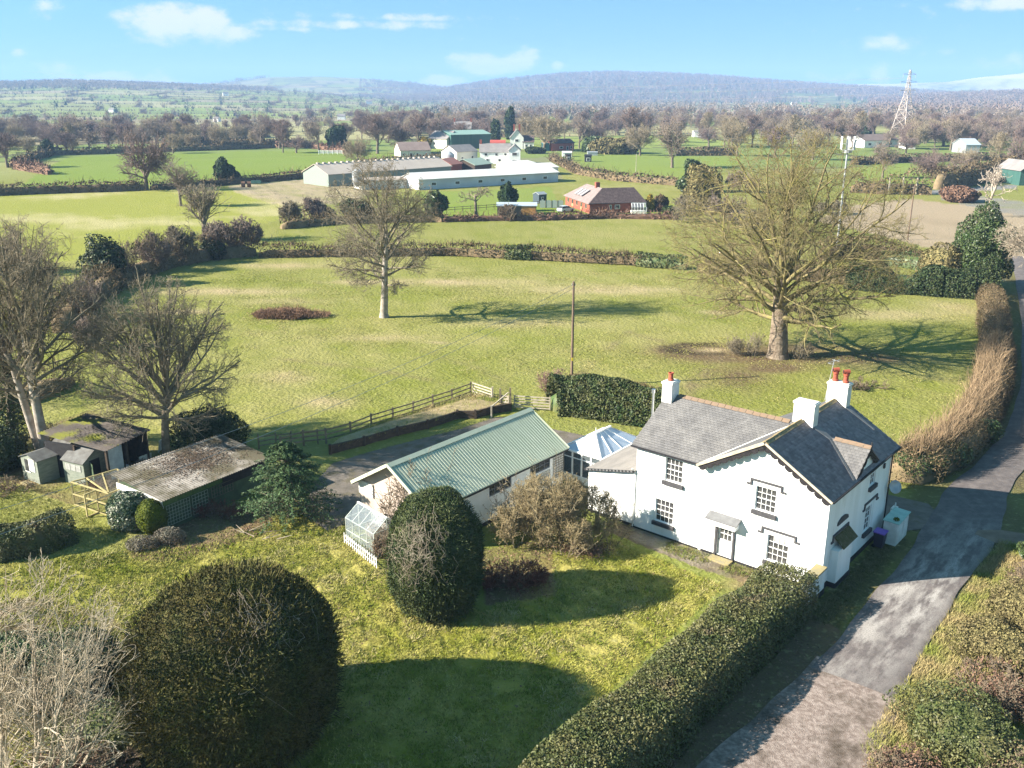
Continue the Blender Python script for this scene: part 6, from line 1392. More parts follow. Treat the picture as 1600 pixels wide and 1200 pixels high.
fh('low brown hedge left of the bungalow garden', [(440, 358), (520, 350), (610, 347), (690, 347)], 2.2, 2.0, 'brown', 708, 1, .5, .3)
fh('dark clipped hedge along the front of the bright left field', [(-60, 308), (30, 304), (110, 301), (180, 299), (226, 297)], 3.0, 2.9, 'brown', 709, 1, .15)
fh('hedge continuing right of the leaning field tree', [(235, 297), (300, 294), (352, 289), (440, 282), (520, 272)], 3.0, 2.4, 'brown', 710, 1, .2)
fh('short rounded hedge stub in the bright left field', [(25, 264), (50, 268), (78, 273)], 3.5, 3.2, 'bramble', 711, 1, .2)
fh('dark hedge round the far edge of the bright left field', [(20, 262), (50, 251), (80, 243), (150, 241), (230, 238), (330, 235), (430, 231)], 3.5, 3.2, 'brown', 712, 1, .1)
fh('hedge at the top right of the bright left field', [(430, 230), (470, 230), (500, 233), (540, 240)], 3.5, 3.0, 'bramble', 713, 1, .2)
fh('hedge above the poultry sheds', [(560, 262), (600, 257), (640, 254), (690, 251)], 3, 2.6, 'brown', 714, 1, .2)
fh('curving hedge round the front of the horse paddock', [(862, 250), (885, 262), (905, 272), (960, 282), (1010, 286), (1062, 290)], 3.2, 2.6, 'brown', 715, 1, .2)
fh('tall dark hedge behind the row of pale posts', [(1330, 300), (1380, 303), (1420, 303), (1455, 304)], 4, 4.6, 'brown', 716, 1, .2, .3, ragged=.3)
fh('tall dark hedge sloping up to the right beyond the posts', [(1462, 296), (1500, 292), (1540, 284), (1580, 272)], 4, 6.0, 'brown', 717, 1, .1)
fh('dark hedge beyond the paddock', [(1056, 243), (1100, 243), (1150, 243)], 4, 3.5, 'brown', 718, 1)
fh('hedge beyond the far right pasture', [(1330, 258), (1420, 253), (1520, 251), (1600, 250)], 4, 3.0, 'brown', 719, 1)
fh('long dark hedge rows below the left hill', [(250, 229), (330, 227), (400, 226), (470, 224)], 4, 3.2, 'brown', 720, 1)
fh('second long dark hedge below the left hill', [(255, 222), (330, 221), (390, 219)], 4, 3.0, 'brown', 721, 1)
fh('third long dark hedge below the left hill', [(300, 217), (360, 216), (420, 214)], 4, 3.0, 'brown', 722, 1)
fh('tangled bare thicket hedge along the left side of the meadow', [(95, 520), (135, 480), (170, 452), (215, 432), (270, 415), (330, 404), (400, 399)], 5, 3.6, 'brown', 723, .8, .75, .35, ragged=.6)
fh('low brown thicket at the foot of the left hand ash trees', [(0, 640), (50, 620), (110, 600)], 4, 2.0, 'brown', 724, .7, .7, .35, ragged=.6)
# paddock rail fence and row of posts
RFN = thing('paddock_fence', 'thin post and rail fence across the paddock left of the bungalow', 'fence', G(698, 332)); a = np.array(G(698, 332)); b = np.array(G(842, 322))
for i in range(13):
    p = (b - a) * i / 12; MB().bar((p[0], p[1], -.1), (p[0], p[1], 1.25), .14).build('post', wood_m, RFN)
    if i:
        q = (b - a) * (i - 1) / 12
        for z in (.6, 1.1): MB().bar((q[0], q[1], z), (p[0], p[1], z), .05, .12).build('rail', wood_m, RFN)
pm = MB().bar((0, 0, -.2), (0, 0, 4.6), .34).mesh('fence_post'); pm.materials.append(wood_pale)
for i, x in enumerate((1388, 1409, 1431)):
    o = obj('fence_post', pm, None, label='tall pale post standing before the tall dark hedge', cat='post', group='pale posts before the dark hedge'); o.location = G(x, 304)

# ---------------------------------------------------------------- bungalow, farm and other buildings
roof_wht = mat('white_sheet_roof', (.62, .61, .60), (.50, .49, .48), scale=.12, rough=.6, stretch=(1, .2, 1))
roof_bei = mat('beige_sheet_roof', (.47, .40, .345), (.40, .34, .30), scale=.15, rough=.85)
roof_gry = mat('grey_tile_roof', (.20, .185, .185), (.25, .23, .225), scale=.4, rough=.85)
roof_brn = mat('brown_tile_roof', (.19, .14, .125), (.23, .175, .155), scale=.4, rough=.85)
cream_m = mat('cream_wall', (.66, .61, .53), rough=.85)
green_dk = mat('dark_green_sheet', (.035, .095, .085), (.05, .12, .10), scale=.3, rough=.6, stretch=(6, 6, .3))
blue_gry = mat('blue_grey_roof', (.36, .41, .47), rough=.6)
orange_w = mat('orange_wood', (.46, .23, .07), (.34, .17, .06), scale=1, rough=.85)
frame_far = white_pvc
def building(name, label, pl, pr, depth, he, hr, mw, mr, wins=(), cat='building', gable=False, ov=.35, chim=None, base_z=None, gm=None, ridge_caps=0, frame=None):
    """gabled block standing on the line pl-pr (left and right foot of the side towards the camera)"""
    a, b = np.array(G(*pl)), np.array(G(*pr)); d = b - a; L_ = float(np.linalg.norm(d[:2])); t = thing(name, label, cat, (a[0], a[1], tz(a[0], a[1])), math.atan2(d[1], d[0]))
    if gable:
        MB().slab([(0, 0, -.4), (L_, 0, -.4), (L_, 0, he), (L_ / 2, 0, hr), (0, 0, he)], (0, depth, 0)).build('wall', mw, t)
        k = (hr - he) / (L_ / 2)
        for s_ in (-1, 1): x = L_ / 2 + s_ * (L_ / 2 + ov); MB().slab([(L_ / 2, -ov, hr + .05), (L_ / 2, depth + ov, hr + .05), (x, depth + ov, he - ov * k + .05), (x, -ov, he - ov * k + .05)], (0, 0, .14)).build('roof_slope', mr, t)
    else:
        MB().slab([(0, 0, -.4), (0, depth, -.4), (0, depth, he), (0, depth / 2, hr), (0, 0, he)], (L_, 0, 0)).build('wall', mw, t)
        k = (hr - he) / (depth / 2)
        for s_ in (-1, 1): y = depth / 2 + s_ * (depth / 2 + ov); MB().slab([(-ov, depth / 2, hr + .05), (L_ + ov, depth / 2, hr + .05), (L_ + ov, y, he - ov * k + .05), (-ov, y, he - ov * k + .05)], (0, 0, .14)).build('roof_slope', mr, t)
        for i in range(ridge_caps): x = L_ * (i + .5) / ridge_caps; MB().box(x - .4, x + .4, depth / 2 - .4, depth / 2 + .4, hr + .1, hr + .5).build('roof_vent', mr, t)
    for (u0, u1, z0, z1) in wins:
        f = MB().box(u0 * L_, u1 * L_, -.08, .0, z0, z1).build('window', frame or frame_far, t); dx = (u1 - u0) * L_ * .1
        MB().box(u0 * L_ + dx, u1 * L_ - dx, -.10, -.081, z0 + .12, z1 - .12).build('pane', glass_m, f)
    for (cx, cz) in (chim or ()): MB().box(cx * L_ - .45, cx * L_ + .45, depth / 2 - .4, depth / 2 + .4, hr - .8, hr + cz).build('chimney', brick_m, t)
    return t, L_
# brick bungalow (two hipped wings)
a, b = np.array(G(921, 334)), np.array(G(1008, 332)); d = b - a; Lb = float(np.linalg.norm(d)); BG = thing('bungalow', 'red brick bungalow with a dark hipped tile roof beyond the meadow', 'house', tuple(a), math.atan2(d[1], d[0]) + .06)
e3 = np.array(G(885, 315)) - a; az0 = math.atan2(d[1], d[0]) + .06; ey = float(-e3[0] * sin(az0) + e3[1] * cos(az0)); ex3 = float(e3[0] * cos(az0) + e3[1] * sin(az0))
Dw2, Ly = 9.0, 19.0
MB().box(0, Lb, 0, Dw2, -.3, 2.35).box(.0, Dw2, Dw2, Ly, -.3, 2.35).build('wall', brick_m, BG)
o_ = .45; zt_ = 5.2; ze_ = 2.2; h2 = Dw2 / 2
def rs(vs, m=tile_far): MB().slab(vs, (0, 0, .12)).build('roof_slope', m, BG)
rs([(-o_, -o_, ze_), (Lb + o_, -o_, ze_), (Lb - 1.0, h2, zt_), (h2, h2, zt_)]); rs([(-o_, Ly + o_, ze_), (-o_, -o_, ze_), (h2, h2, zt_), (h2, Ly - 3, zt_)], mat('roof_tile_sunward', (.20, .155, .15), (.25, .20, .19), scale=1, rough=.85))  # sunward slope of the same roof, its stronger light painted into the tile
rs([(Lb + o_, Dw2 + o_, ze_), (h2, Dw2 + o_, ze_), (h2, h2, zt_), (Lb - 1.0, h2, zt_)]); rs([(Lb + o_, -o_, ze_), (Lb + o_, Dw2 + o_, ze_), (Lb - 1.0, h2, zt_)]); rs([(Dw2 + o_, h2, ze_ + 1), (Dw2 + o_, Ly + o_, ze_), (h2, Ly - 3, zt_), (h2, h2, zt_)]); rs([(Dw2 + o_, Ly + o_, ze_), (-o_, Ly + o_, ze_), (h2, Ly - 3, zt_)])
rng = np.random.default_rng(8); V, F = [], []
for i in range(16):
    for j in range(46):
        s_ = (i + .5) / 16; x0_ = -o_ + (h2 + o_) * s_; x1_ = Lb + o_ - (1 + o_) * s_; y_ = -o_ + (h2 + o_) * s_; z_ = ze_ + .13 + (zt_ - ze_) * s_; w_ = (x1_ - x0_) / 46; x_ = x0_ + w_ * j; o = len(V); t_ = .03 + .02 * rng.random()
        V += [(x_ + .02, y_ + .18, z_ + .12), (x_ + w_ - .02, y_ + .18, z_ + .12), (x_ + w_ - .02, y_ - .15, z_ - .06 + t_), (x_ + .02, y_ - .15, z_ - .06 + t_)]; F.append((o + 3, o + 2, o + 1, o))
obj('roof_tiles', np_mesh('roof_tiles', V, F), tile_far, BG, kind='stuff')
for (u0, u1, z0, z1) in ((.36, .40, .9, 1.9), (.46, .55, .9, 1.9)):
    f = MB().box(u0 * Lb, u1 * Lb, -.06, 0, z0, z1).build('window', frame_far, BG); MB().box(u0 * Lb + .1, u1 * Lb - .1, -.08, -.061, z0 + .1, z1 - .1).build('pane', glass_m, f)
for y in (2.5, 6, 9.5, 13, 16.5):
    f = MB().box(-.06, 0, y - .8, y + .8, .3 if y in (6, 13) else .9, 2.05).build('window', mat('orange_frame', (.45, .22, .12), rough=.6), BG); MB().box(-.08, -.061, y - .65, y + .65, 1.0, 1.95).build('pane', glass_m, f)
MB().box(h2 - .5, h2 + .5, 7.5, 8.5, 4.4, 6.4).build('chimney', brick_m, BG)
for k in range(3): MB().slab([(.6, 8 + k * 2.1, 3.22), (.6, 9.7 + k * 2.1, 3.22), (2.7, 9.7 + k * 2.1, 4.50), (2.7, 8 + k * 2.1, 4.50)], (-.06, 0, .12)).build('solar_panel', mat('panel_frame_%d' % k, (.30, .27, .27), rough=.3), BG)
# farm
W6 = [(u, u + .035, 1.0, 2.0) for u in (.08, .24, .40, .56, .72, .88)]
building('poultry_shed', 'long white poultry shed with a row of small windows in front of the farm', (655, 297), (872, 284), 11, 2.9, 4.4, mat('white_block_wall', (.60, .61, .64), (.50, .51, .54), scale=.2, rough=.85), roof_wht, W6, cat='farm shed')
building('poultry_shed', 'long beige roofed shed with ridge vents behind the white poultry shed', (514, 292), (705, 277), 14, 3.6, 6.2, mat('grey_green_wall', (.22, .26, .23), rough=.85), roof_bei, cat='farm shed', ridge_caps=22)
building('lean_to_shed', 'low grey lean to between the two long sheds', (566, 297), (650, 293), 8, 2.4, 3.0, white_old, roof_bei, [(.1, .2, .9, 1.7), (.5, .6, .9, 1.7)], cat='farm shed')
building('farm_shed', 'low white roofed shed behind the right end of the poultry shed', (798, 276), (872, 273), 12, 2.5, 3.6, white_old, roof_wht, cat='farm shed')
building('farm_shed', 'small pale shed at the right end of the poultry shed', (800, 268), (836, 266), 10, 2.6, 3.2, white_old, roof_wht, cat='farm shed')
def silo(label, x, yb, yt, wpx):
    g = G(x, yb); h = px_h(x, yb, yt); r = wpx * math.hypot(g[1], 26) / FPX / 2; t = thing('silo', label, 'silo', g)
    MB().lathe([(r * .35, 1.0), (r, 2.2), (r, h - r * .7), (r * .25, h - .1), (r * .2, h), (0.01, h)], 18).build('tank', galv_m, t, smooth=False)
    for k in range(4): q = pi / 4 + k * pi / 2; MB().bar((r * .9 * cos(q), r * .9 * sin(q), -.2), (r * .9 * cos(q), r * .9 * sin(q), 2.6), .14).build('leg', galv_m, t)
    for z in (2.6, (h + 2) / 2, h - r): MB().lathe([(r + .02, z), (r + .07, z + .05), (r + .02, z + .1)], 18).build('band', galv_m, t)
silo('grey feed silo before the beige roofed shed', 559, 297, 263, 15); silo('pale feed silo at the far end of the long sheds', 703, 268, 236, 15)
building('farmhouse', 'white farmhouse wing with red gabled dormers behind the sheds', (750, 256), (797, 256), 9, 4.6, 7.6, white_m, roof_gry, [(.15, .25, 3.1, 4.2), (.5, .6, 3.1, 4.2), (.8, .9, 3.1, 4.2), (.2, .3, .8, 2), (.6, .7, .8, 2)], cat='house', chim=[(.02, 1.6)])
building('farmhouse', 'tall white gable of the farmhouse behind the sheds', (795, 258), (813, 258), 12, 5.6, 7.6, white_m, roof_gry, [(.25, .75, 3.6, 4.9), (.25, .75, .8, 2.1)], cat='house', gable=True)
for i, u in enumerate((757, 768, 781)): pass
building('stone_barn', 'pale stone barn left of the farmhouse wing', (714, 254), (746, 252), 10, 4.2, 6.6, cream_m, roof_gry, [(.2, .32, 1, 2.2), (.7, .8, .4, 2.4)], cat='barn')
building('farm_shed', 'green roofed open shed in front of the farmhouse', (742, 270), (768, 267), 10, 2.6, 4.4, wood_dark, mat('sage_roof', (.30, .37, .31), rough=.7), cat='farm shed')
building('farm_shed', 'red roofed small store beside the pale silo', (705, 272), (722, 270), 8, 3.2, 5.0, brick_m, mat('red_roof', (.34, .15, .12), rough=.8), cat='farm shed')
building('grey_bungalow', 'cream bungalow with a brown tiled roof left of the farm', (626, 248), (673, 247), 13, 3.4, 6.6, cream_m, roof_brn, [(.06, .14, 1, 2.3), (.3, .4, 1, 2.3), (.52, .6, 1, 2.3), (.80, .90, 1, 2.3)], cat='house')
building('stone_barn', 'cream gabled barn behind the brown roofed bungalow', (669, 232), (698, 233), 14, 5, 8.6, cream_m, roof_gry, [(.3, .4, 2, 3.4)], cat='barn')
building('green_shed', 'tall dark green steel shed at the back of the farm', (705, 233), (767, 231), 18, 7.0, 8.8, green_dk, mat('green_roof', (.22, .33, .29), rough=.6), cat='farm shed')
building('white_house', 'white gabled house rising behind the dark green shed', (710, 222), (736, 222), 10, 7.5, 11.5, white_m, roof_gry, [(.2, .3, 5, 6.4)], cat='house', chim=[(.0, 2.0), (1.0, 2.0)])
building('white_house', 'white house with a steep gable right of the dark green shed', (797, 233), (818, 233), 11, 5.6, 9.6, white_m, roof_gry, [(.35, .65, 3.6, 5)], cat='house', gable=True, chim=[(.3, 2.6), (.7, 2.6)])
building('white_house', 'low white wing right of the steep gabled house', (817, 233), (834, 233), 8, 3.6, 6.6, white_m, tile_far, [(.2, .4, 1, 2.4), (.6, .8, 1, 2.4)], cat='house')
building('red_barn', 'long red barn with a dark roof beside the paddock', (862, 236), (897, 235), 10, 3.6, 5.4, mat('red_boards', (.40, .12, .10), rough=.8), tile_far, [(.35, .5, 1, 2.2), (.66, .74, .3, 2.2), (.82, .92, 1, 2.2)], cat='barn')
g = G(778, 233); t = thing('red_tank', 'red cylindrical tank between the green shed and the white house', 'tank', g); MB().tube((-4, 0, 2.4), (4, 0, 2.4), 2.2, 2.2, 16).build('tank', mat('red_tank_paint', (.42, .09, .07), rough=.6), t); MB().box(-3, -2.4, -1, 1, -.2, .6).box(2.4, 3, -1, 1, -.2, .6).build('support', galv_m, t)
t, L_ = building('wooden_shed', 'long wooden shed with a blue grey roof by the bungalow hedge', (777, 336), (838, 336), 4.5, 2.0, 2.5, mat('dark_boards', (.13, .10, .085), rough=.9), blue_gry, cat='shed', ov=.2)
MB().box(L_ * .62, L_ * .98, -.06, -.01, 0, 1.9).build('door', orange_w, t)
GF = thing('green_fence', 'pale green wavy topped fence panels left of the bungalow', 'fence', G(843, 325)); a = np.array(G(843, 325)); b = np.array(G(880, 325)); L_ = math.dist(a[:2], b[:2])
for i in range(4):
    x0_, x1_ = L_ * i / 4 + .05, L_ * (i + 1) / 4 - .05; MB().slab([(x0_, 0, .05), (x1_, 0, .05), (x1_, 0, 1.7), ((x0_ + x1_) / 2, 0, 1.95), (x0_, 0, 1.7)], (0, .05, 0)).build('panel', mat('sage_panel_%d' % i, (.30, .36, .33), rough=.8), GF); MB().bar((x1_ + .05, 0, 0), (x1_ + .05, 0, 2), .1).build('post', wood_m, GF)
t, L_ = building('playhouse', 'small dark shed behind the green fence panels', (842, 318), (854, 317), 2.5, 2.1, 2.6, mat('dark_slate_boards', (.05, .07, .09), rough=.8), galv_m, [(.3, .6, .9, 1.6)], cat='shed', ov=.1)
t = thing('greenhouse', 'small greenhouse against the right end of the brick bungalow', 'greenhouse', G(987, 335)); L_ = math.dist(G(987, 335), G(1010, 335))
MB().box(0, L_, 0, 2.4, 0, .7).build('base', white_old, t)
for i in range(5):
    a_ = L_ * i / 5; MB().slab([(a_ + .04, 0, .7), (a_ + L_ / 5 - .04, 0, .7), (a_ + L_ / 5 - .04, 0, 1.6), (a_ + .04, 0, 1.6)], (0, .03, 0)).build('pane', gh_glass, t); MB().slab([(a_ + .04, -.05, 1.6), (a_ + L_ / 5 - .04, -.05, 1.6), (a_ + L_ / 5 - .04, 1.2, 2.4), (a_ + .04, 1.2, 2.4)], (0, 0, .03)).build('roof_pane', gh_glass, t); MB().bar((a_, 0, .7), (a_, 0, 1.6), .08).bar((a_, 0, 1.6), (a_, 1.2, 2.42), .08).build('glazing_bar', white_pvc, t)
MB().bar((0, 1.2, 2.45), (L_, 1.2, 2.45), .1).bar((L_, 0, .7), (L_, 0, 1.6), .08).build('ridge', white_pvc, t)
# parked car
def car(label, x, y, rz, paint):
    t = thing('parked_car', label, 'car', G(x, y), rz)
    def prof(pts, w0, w1, z0):
        mb = MB(); n = len(pts); V = [(px_, -w0 if z <= z0 else -w1, z) for px_, z in pts] + [(px_, w0 if z <= z0 else w1, z) for px_, z in pts]
        mb.add(V, [tuple(range(n)), tuple(range(2 * n - 1, n - 1, -1))] + [(k, n + k, n + (k + 1) % n, (k + 1) % n) for k in range(n)]); return mb
    prof([(-2.05, .3), (2.05, .3), (2.1, .75), (1.0, .95), (-2.0, .98), (-2.1, .6)], .86, .84, .9).build('body', paint, t)
    prof([(.95, .95), (.35, 1.42), (-1.3, 1.45), (-1.95, .98)], .80, .64, 1.0).build('cabin', glass_m, t); prof([(.30, 1.41), (.30, 1.46), (-1.28, 1.49), (-1.28, 1.44)], .66, .66, 2).build('roof', paint, t)
    for sx in (1.3, -1.3):
        for sy in (-.8, .8): MB().tube((sx, sy - .1, .31), (sx, sy + .1, .31), .31, .31, 14).build('wheel', dark_m, t)
    for sy in (-.6, .6): MB().box(2.04, 2.12, sy - .16, sy + .16, .58, .74).build('headlight', white_pvc, t)
car('pale blue car parked by the left corner of the brick bungalow', 884, 331, .7, mat('pale_blue_paint', (.50, .57, .62), rough=.3, spec=.5))
# paddock shelters
for (x, y, w_, h_, mm, lb) in ((919, 253, 4.2, 2.8, dark_m, 'black field shelter in the middle of the paddock'), (888, 251, 3.6, 2.6, dark_m, 'dark field shelter at the paddock hedge'), (926, 243, 6.5, 1.6, galv_m, 'long grey trailer at the back of the paddock'), (886, 245, 6, 2.2, white_pvc, 'white horse trailer by the paddock entrance'), (853, 236, 4.5, 3.8, mat('teal_box', (.05, .16, .17), rough=.6), 'dark teal store at the paddock entrance'), (857, 232, 9, 2.8, white_old, 'white low store beside the red barn'), (771, 300 - 26, 4, 2, white_old, 'small white tank shed before the farmhouse'), (1102 - 6, 214, 10, 4, white_m, 'tiny white cottage in the trees right of the paddock')):
    building('shelter' if 'shelter' in lb else 'store', lb, (x - w_ * 1.2, y), (x + w_ * 1.2, y), w_ * .7, h_ * .8, h_, mm, mm if mm is not white_m else roof_gry, [(.2, .8, .3, h_ * .6)] if 'shelter' in lb else (), cat='shelter' if 'shelter' in lb else 'store', ov=.15)
building('white_house', 'white bungalow among trees below the pylon', (1350, 231), (1404, 229), 12, 3.6, 6.4, white_m, roof_brn, [(.1, .2, 1, 2.4), (.4, .5, 1, 2.4), (.7, .8, 1, 2.4)], cat='house')
building('white_house', 'small white gabled house right of the bungalow below the pylon', (1416, 233), (1430, 233), 10, 3.6, 7, white_m, roof_brn, [(.3, .6, 1, 2.4)], cat='house', gable=True)
building('grey_shed', 'blue grey roofed shed half hidden by trees at right', (1508, 240), (1530, 240), 14, 4, 6.5, galv_m, blue_gry, cat='shed')
building('green_barn', 'dark green barn end at the right edge beyond the dead tree', (1592, 290), (1625, 290), 14, 4.5, 7, green_dk, roof_gry, cat='barn', gable=True)
for (x, y, w_, lb) in ((333, 190, 10, 'white cottage among the fields below the left hill'), (350, 164, 8, 'tiny white house high on the left hillside'), (527, 187, 12, 'grey roofed house in the trees beyond the bright field'), (1393, 170, 8, 'lone white house at the foot of the far right hill'), (1052, 176, 10, 'white gabled house in the woods behind the paddock'), (1160, 172, 9, 'red roofed house in the woods under the long wooded hill'), (1237, 166, 9, 'pale house right of centre under the long wooded hill'), (448, 149, 7, 'pale farm on the shoulder of the middle hill'), (618, 200, 12, 'white cottage in the trees behind the farm'), (572, 168, 10, 'pale farmstead below the middle hill'), (170, 178, 8, 'grey farm building on the lower left hillside')):
    g = G(x, y); r_ = math.hypot(*g[:2]);
    if r_ > 2500: g = tuple(np.array(g) * 2500 / r_); r_ = 2500
    t = thing('distant_house', lb, 'house', (g[0], g[1], tz(g[0], g[1]) - .2), random.uniform(-.5, .5)); Lw_ = w_ * r_ / 1485; hh = Lw_ * .42; dd_ = Lw_ * .6
    MB().slab([(0, 0, 0), (0, dd_, 0), (0, dd_, hh), (0, dd_ / 2, hh * 1.7), (0, 0, hh)], (Lw_, 0, 0)).build('wall', white_m, t); MB().slab([(-.3, dd_ / 2, hh * 1.75), (Lw_ + .3, dd_ / 2, hh * 1.75), (Lw_ + .3, -.3, hh), (-.3, -.3, hh)], (0, 0, .2)).slab([(-.3, dd_ / 2, hh * 1.75), (-.3, dd_ + .3, hh), (Lw_ + .3, dd_ + .3, hh), (Lw_ + .3, dd_ / 2, hh * 1.75)], (0, 0, .2)).build('roof', roof_gry, t)
WF = thing('white_fence', 'short white board fence at the top right of the bright left field', 'fence', G(498, 241)); L_ = math.dist(G(498, 241), G(528, 242))
for i in range(6): MB().bar((L_ * i / 5, 0, 0), (L_ * i / 5, 0, 1.9), .25).build('post', white_pvc, WF)
for z in (.6, 1.1, 1.6): MB().bar((0, 0, z), (L_, 0, z), .06, .26).build('rail', white_pvc, WF)
g = G(400, 288); o = MB().slab([(-1.6, 0, .3), (1.6, 0, .3), (1.6, 0, 1.1), (-1.6, 0, 1.1)], (0, .8, 0)).build('trough', green_dk, label='long green trough on the rubble ground', cat='trough'); o.location = g
for i, (x, y) in enumerate(((380, 293), (389, 293))): o = MB().tube((-.5, 0, .9), (.6, .3, .9), .85, .85, 14, caps=False).build('bale_ring', mat('rust_%d' % i, (.16, .09, .06), rough=.9), label=('left' if i == 0 else 'right') + ' one of two rusty drums lying on the rubble ground', cat='drum'); o.location = G(x, y)

# ---------------------------------------------------------------- pylon and mast
steel_m = mat('pylon_steel', (.40, .35, .33), rough=.6, metal=.2)
g = G(1409, 217); PY = thing('pylon', 'tall grey lattice electricity pylon on the right skyline', 'pylon', g, .55); Hp = px_h(1409, 217, 109); wb = 5.0
def wz_(z): return wb * (1 - z / (Hp * .74)) ** 1.0 + .75 if z < Hp * .66 else max(.12, .75 + wb * .11 - (z - Hp * .66) / (Hp * .34) * .95)
lv = [0, .17, .31, .43, .53, .61, .68, .76, .84, .92, 1.0]; zs = [Hp * v for v in lv]; C8 = lambda z: [(sx * wz_(z), sy * wz_(z), z) for sx, sy in ((-1, -1), (1, -1), (1, 1), (-1, 1))]
mb, mb2 = MB(), MB()
for a, b in zip(zs[:-1], zs[1:]):
    A_, B_ = C8(a), C8(b); tk = .30 if a < Hp * .6 else .2
    for k in range(4):
        mb.bar(A_[k], B_[k], tk); k2 = (k + 1) % 4; mb2.bar(A_[k], B_[k2], tk * .55); mb2.bar(A_[k2], B_[k], tk * .55); mb2.bar(B_[k], B_[k2], tk * .55)
mb.build('leg', steel_m, PY); mb2.build('lattice', steel_m, PY)
for f, l in ((.70, 7.5), (.82, 8.2), (.93, 6.2)):
    z = Hp * f; mb = MB()
    for s_ in (-1, 1):
        tip = (s_ * l, 0, z + .3); mb.bar((s_ * .5, -.6, z), tip, .16).bar((s_ * .5, .6, z), tip, .16).bar((s_ * .5, 0, z + 1.4), tip, .14)
    mb.build('cross_arm', steel_m, PY)
    for s_ in (-1, 1): MB().tube((s_ * l, 0, z + .2), (s_ * l, 0, z - 1.8), .12, .12, 6).build('insulator', galv_m, PY)
for f, l, nm in ((.70, 7.5, 'lowest'), (.82, 8.2, 'middle'), (.93, 6.2, 'topmost')):
    for s_ in (-1, 1):
        p = np.array((g[0] + s_ * l * cos(.55), g[1] + s_ * l * sin(.55), Hp * f - 1.8)); q = p + np.array((-760, 420, 14))
        wire('%s pylon cable on the %s circuit running left across the valley' % (nm, 'near' if s_ < 0 else 'far'), p, q, 11, .035)
g = G(1306, 402); Hm = px_h(1306, 402, 212); MS = thing('phone_mast', 'slim phone mast with white antenna panels rising behind the huge meadow tree', 'mast', g)
MB().tube((0, 0, -.2), (0, 0, Hm - .5), .20, .13, 10).build('shaft', galv_m, MS)
mat_ant = mat('antenna_grey', (.55, .55, .56), rough=.5)
for k in range(6): q = k * pi / 3 + .3; MB().box(-.15, .15, -.07, .07, Hm - 2.2, Hm - .1).build('antenna', mat_ant, MS).matrix_local = __import__('mathutils').Matrix.Translation((1.15 * cos(q), 1.15 * sin(q), 0)) @ __import__('mathutils').Matrix.Rotation(q + pi / 2, 4, 'Z')
for k in range(6): q = k * pi / 3 + .3; MB().bar((0, 0, Hm - 1.3), (1.1 * cos(q), 1.1 * sin(q), Hm - 1.3), .06).bar((0, 0, Hm - 2.2), (1.1 * cos(q), 1.1 * sin(q), Hm - 2.2), .06).build('arm', galv_m, MS)
MB().tube((0, 0, Hm - 2.7), (0, 0, Hm - 2.3), .75, .75, 12).build('head_frame', galv_m, MS)
# ---------------------------------------------------------------- trees of the middle distance
TPL = []
def template(seed, H, cr, z0, tr, over, mb_, mc, rmin):
    s = bare_tree(seed, H, cr, z0, tr, over); return seg_mesh('trunk', s, [0]), seg_mesh('crown', s, [l for l in range(1, 6) if s[l]], rmin), mb_, mc
four = D_(levels=4, n=[6, 6, 5, 3])
TD = [(901, 16, 8.2, 1.2, .48, K(**four, kids=[15, 11, 10], lenk=[1.4, .6, .5], trunk_h=7, frm=[.24, .15, .1], up=[0, .05, .03, .02]), bark_m, twig_far, .045),
      (902, 16, 6.4, 1.4, .40, K(**four, kids=[16, 11, 10], lenk=[.75, .6, .5], trunk_h=11, frm=[.2, .15, .1], up=[0, .06, .04, .02], ang=[.65, .65, .7]), bark_m, twig_far3, .045),
      (903, 16, 7.4, 1.0, .46, K(**four, kids=[16, 11, 10], lenk=[1.3, .6, .5], trunk_h=7, frm=[.22, .15, .1], up=[0, .05, .03, .02]), bark_m, twig_far2, .045),
      (904, 16, 9.0, 1.8, .60, K(**four, kids=[14, 11, 10], lenk=[1.6, .6, .5], trunk_h=6, ang=[1.05, .75, .7], frm=[.34, .15, .1], up=[0, .03, .03, .02]), bark_m, twig_far3, .045),
      (905, 16, 5.4, .8, .34, K(**four, kids=[16, 10, 10], lenk=[.6, .6, .5], trunk_h=12, frm=[.15, .15, .1], up=[0, .08, .05, .02], ang=[.5, .55, .7]), bark_m, twig_far2, .045)]
for a_ in TD:
    tm, cmh, m1, m2 = template(*a_); tm.materials.append(m1); cmh.materials.append(m2); TPL.append((tm, cmh))
def tpl_tree(name, label, x, y, k, sx, sz, group=None, rz=None, parts=True):
    t = thing(name, label, 'tree', (x, y, tz(x, y) - .1), random.uniform(0, 6.28) if rz is None else rz, group); t.scale = (sx, sx, sz)
    for nm, me in zip(('trunk', 'crown'), TPL[k]):
        o = bpy.data.objects.new(nm, me); COL.objects.link(o); o.parent = t
    return t
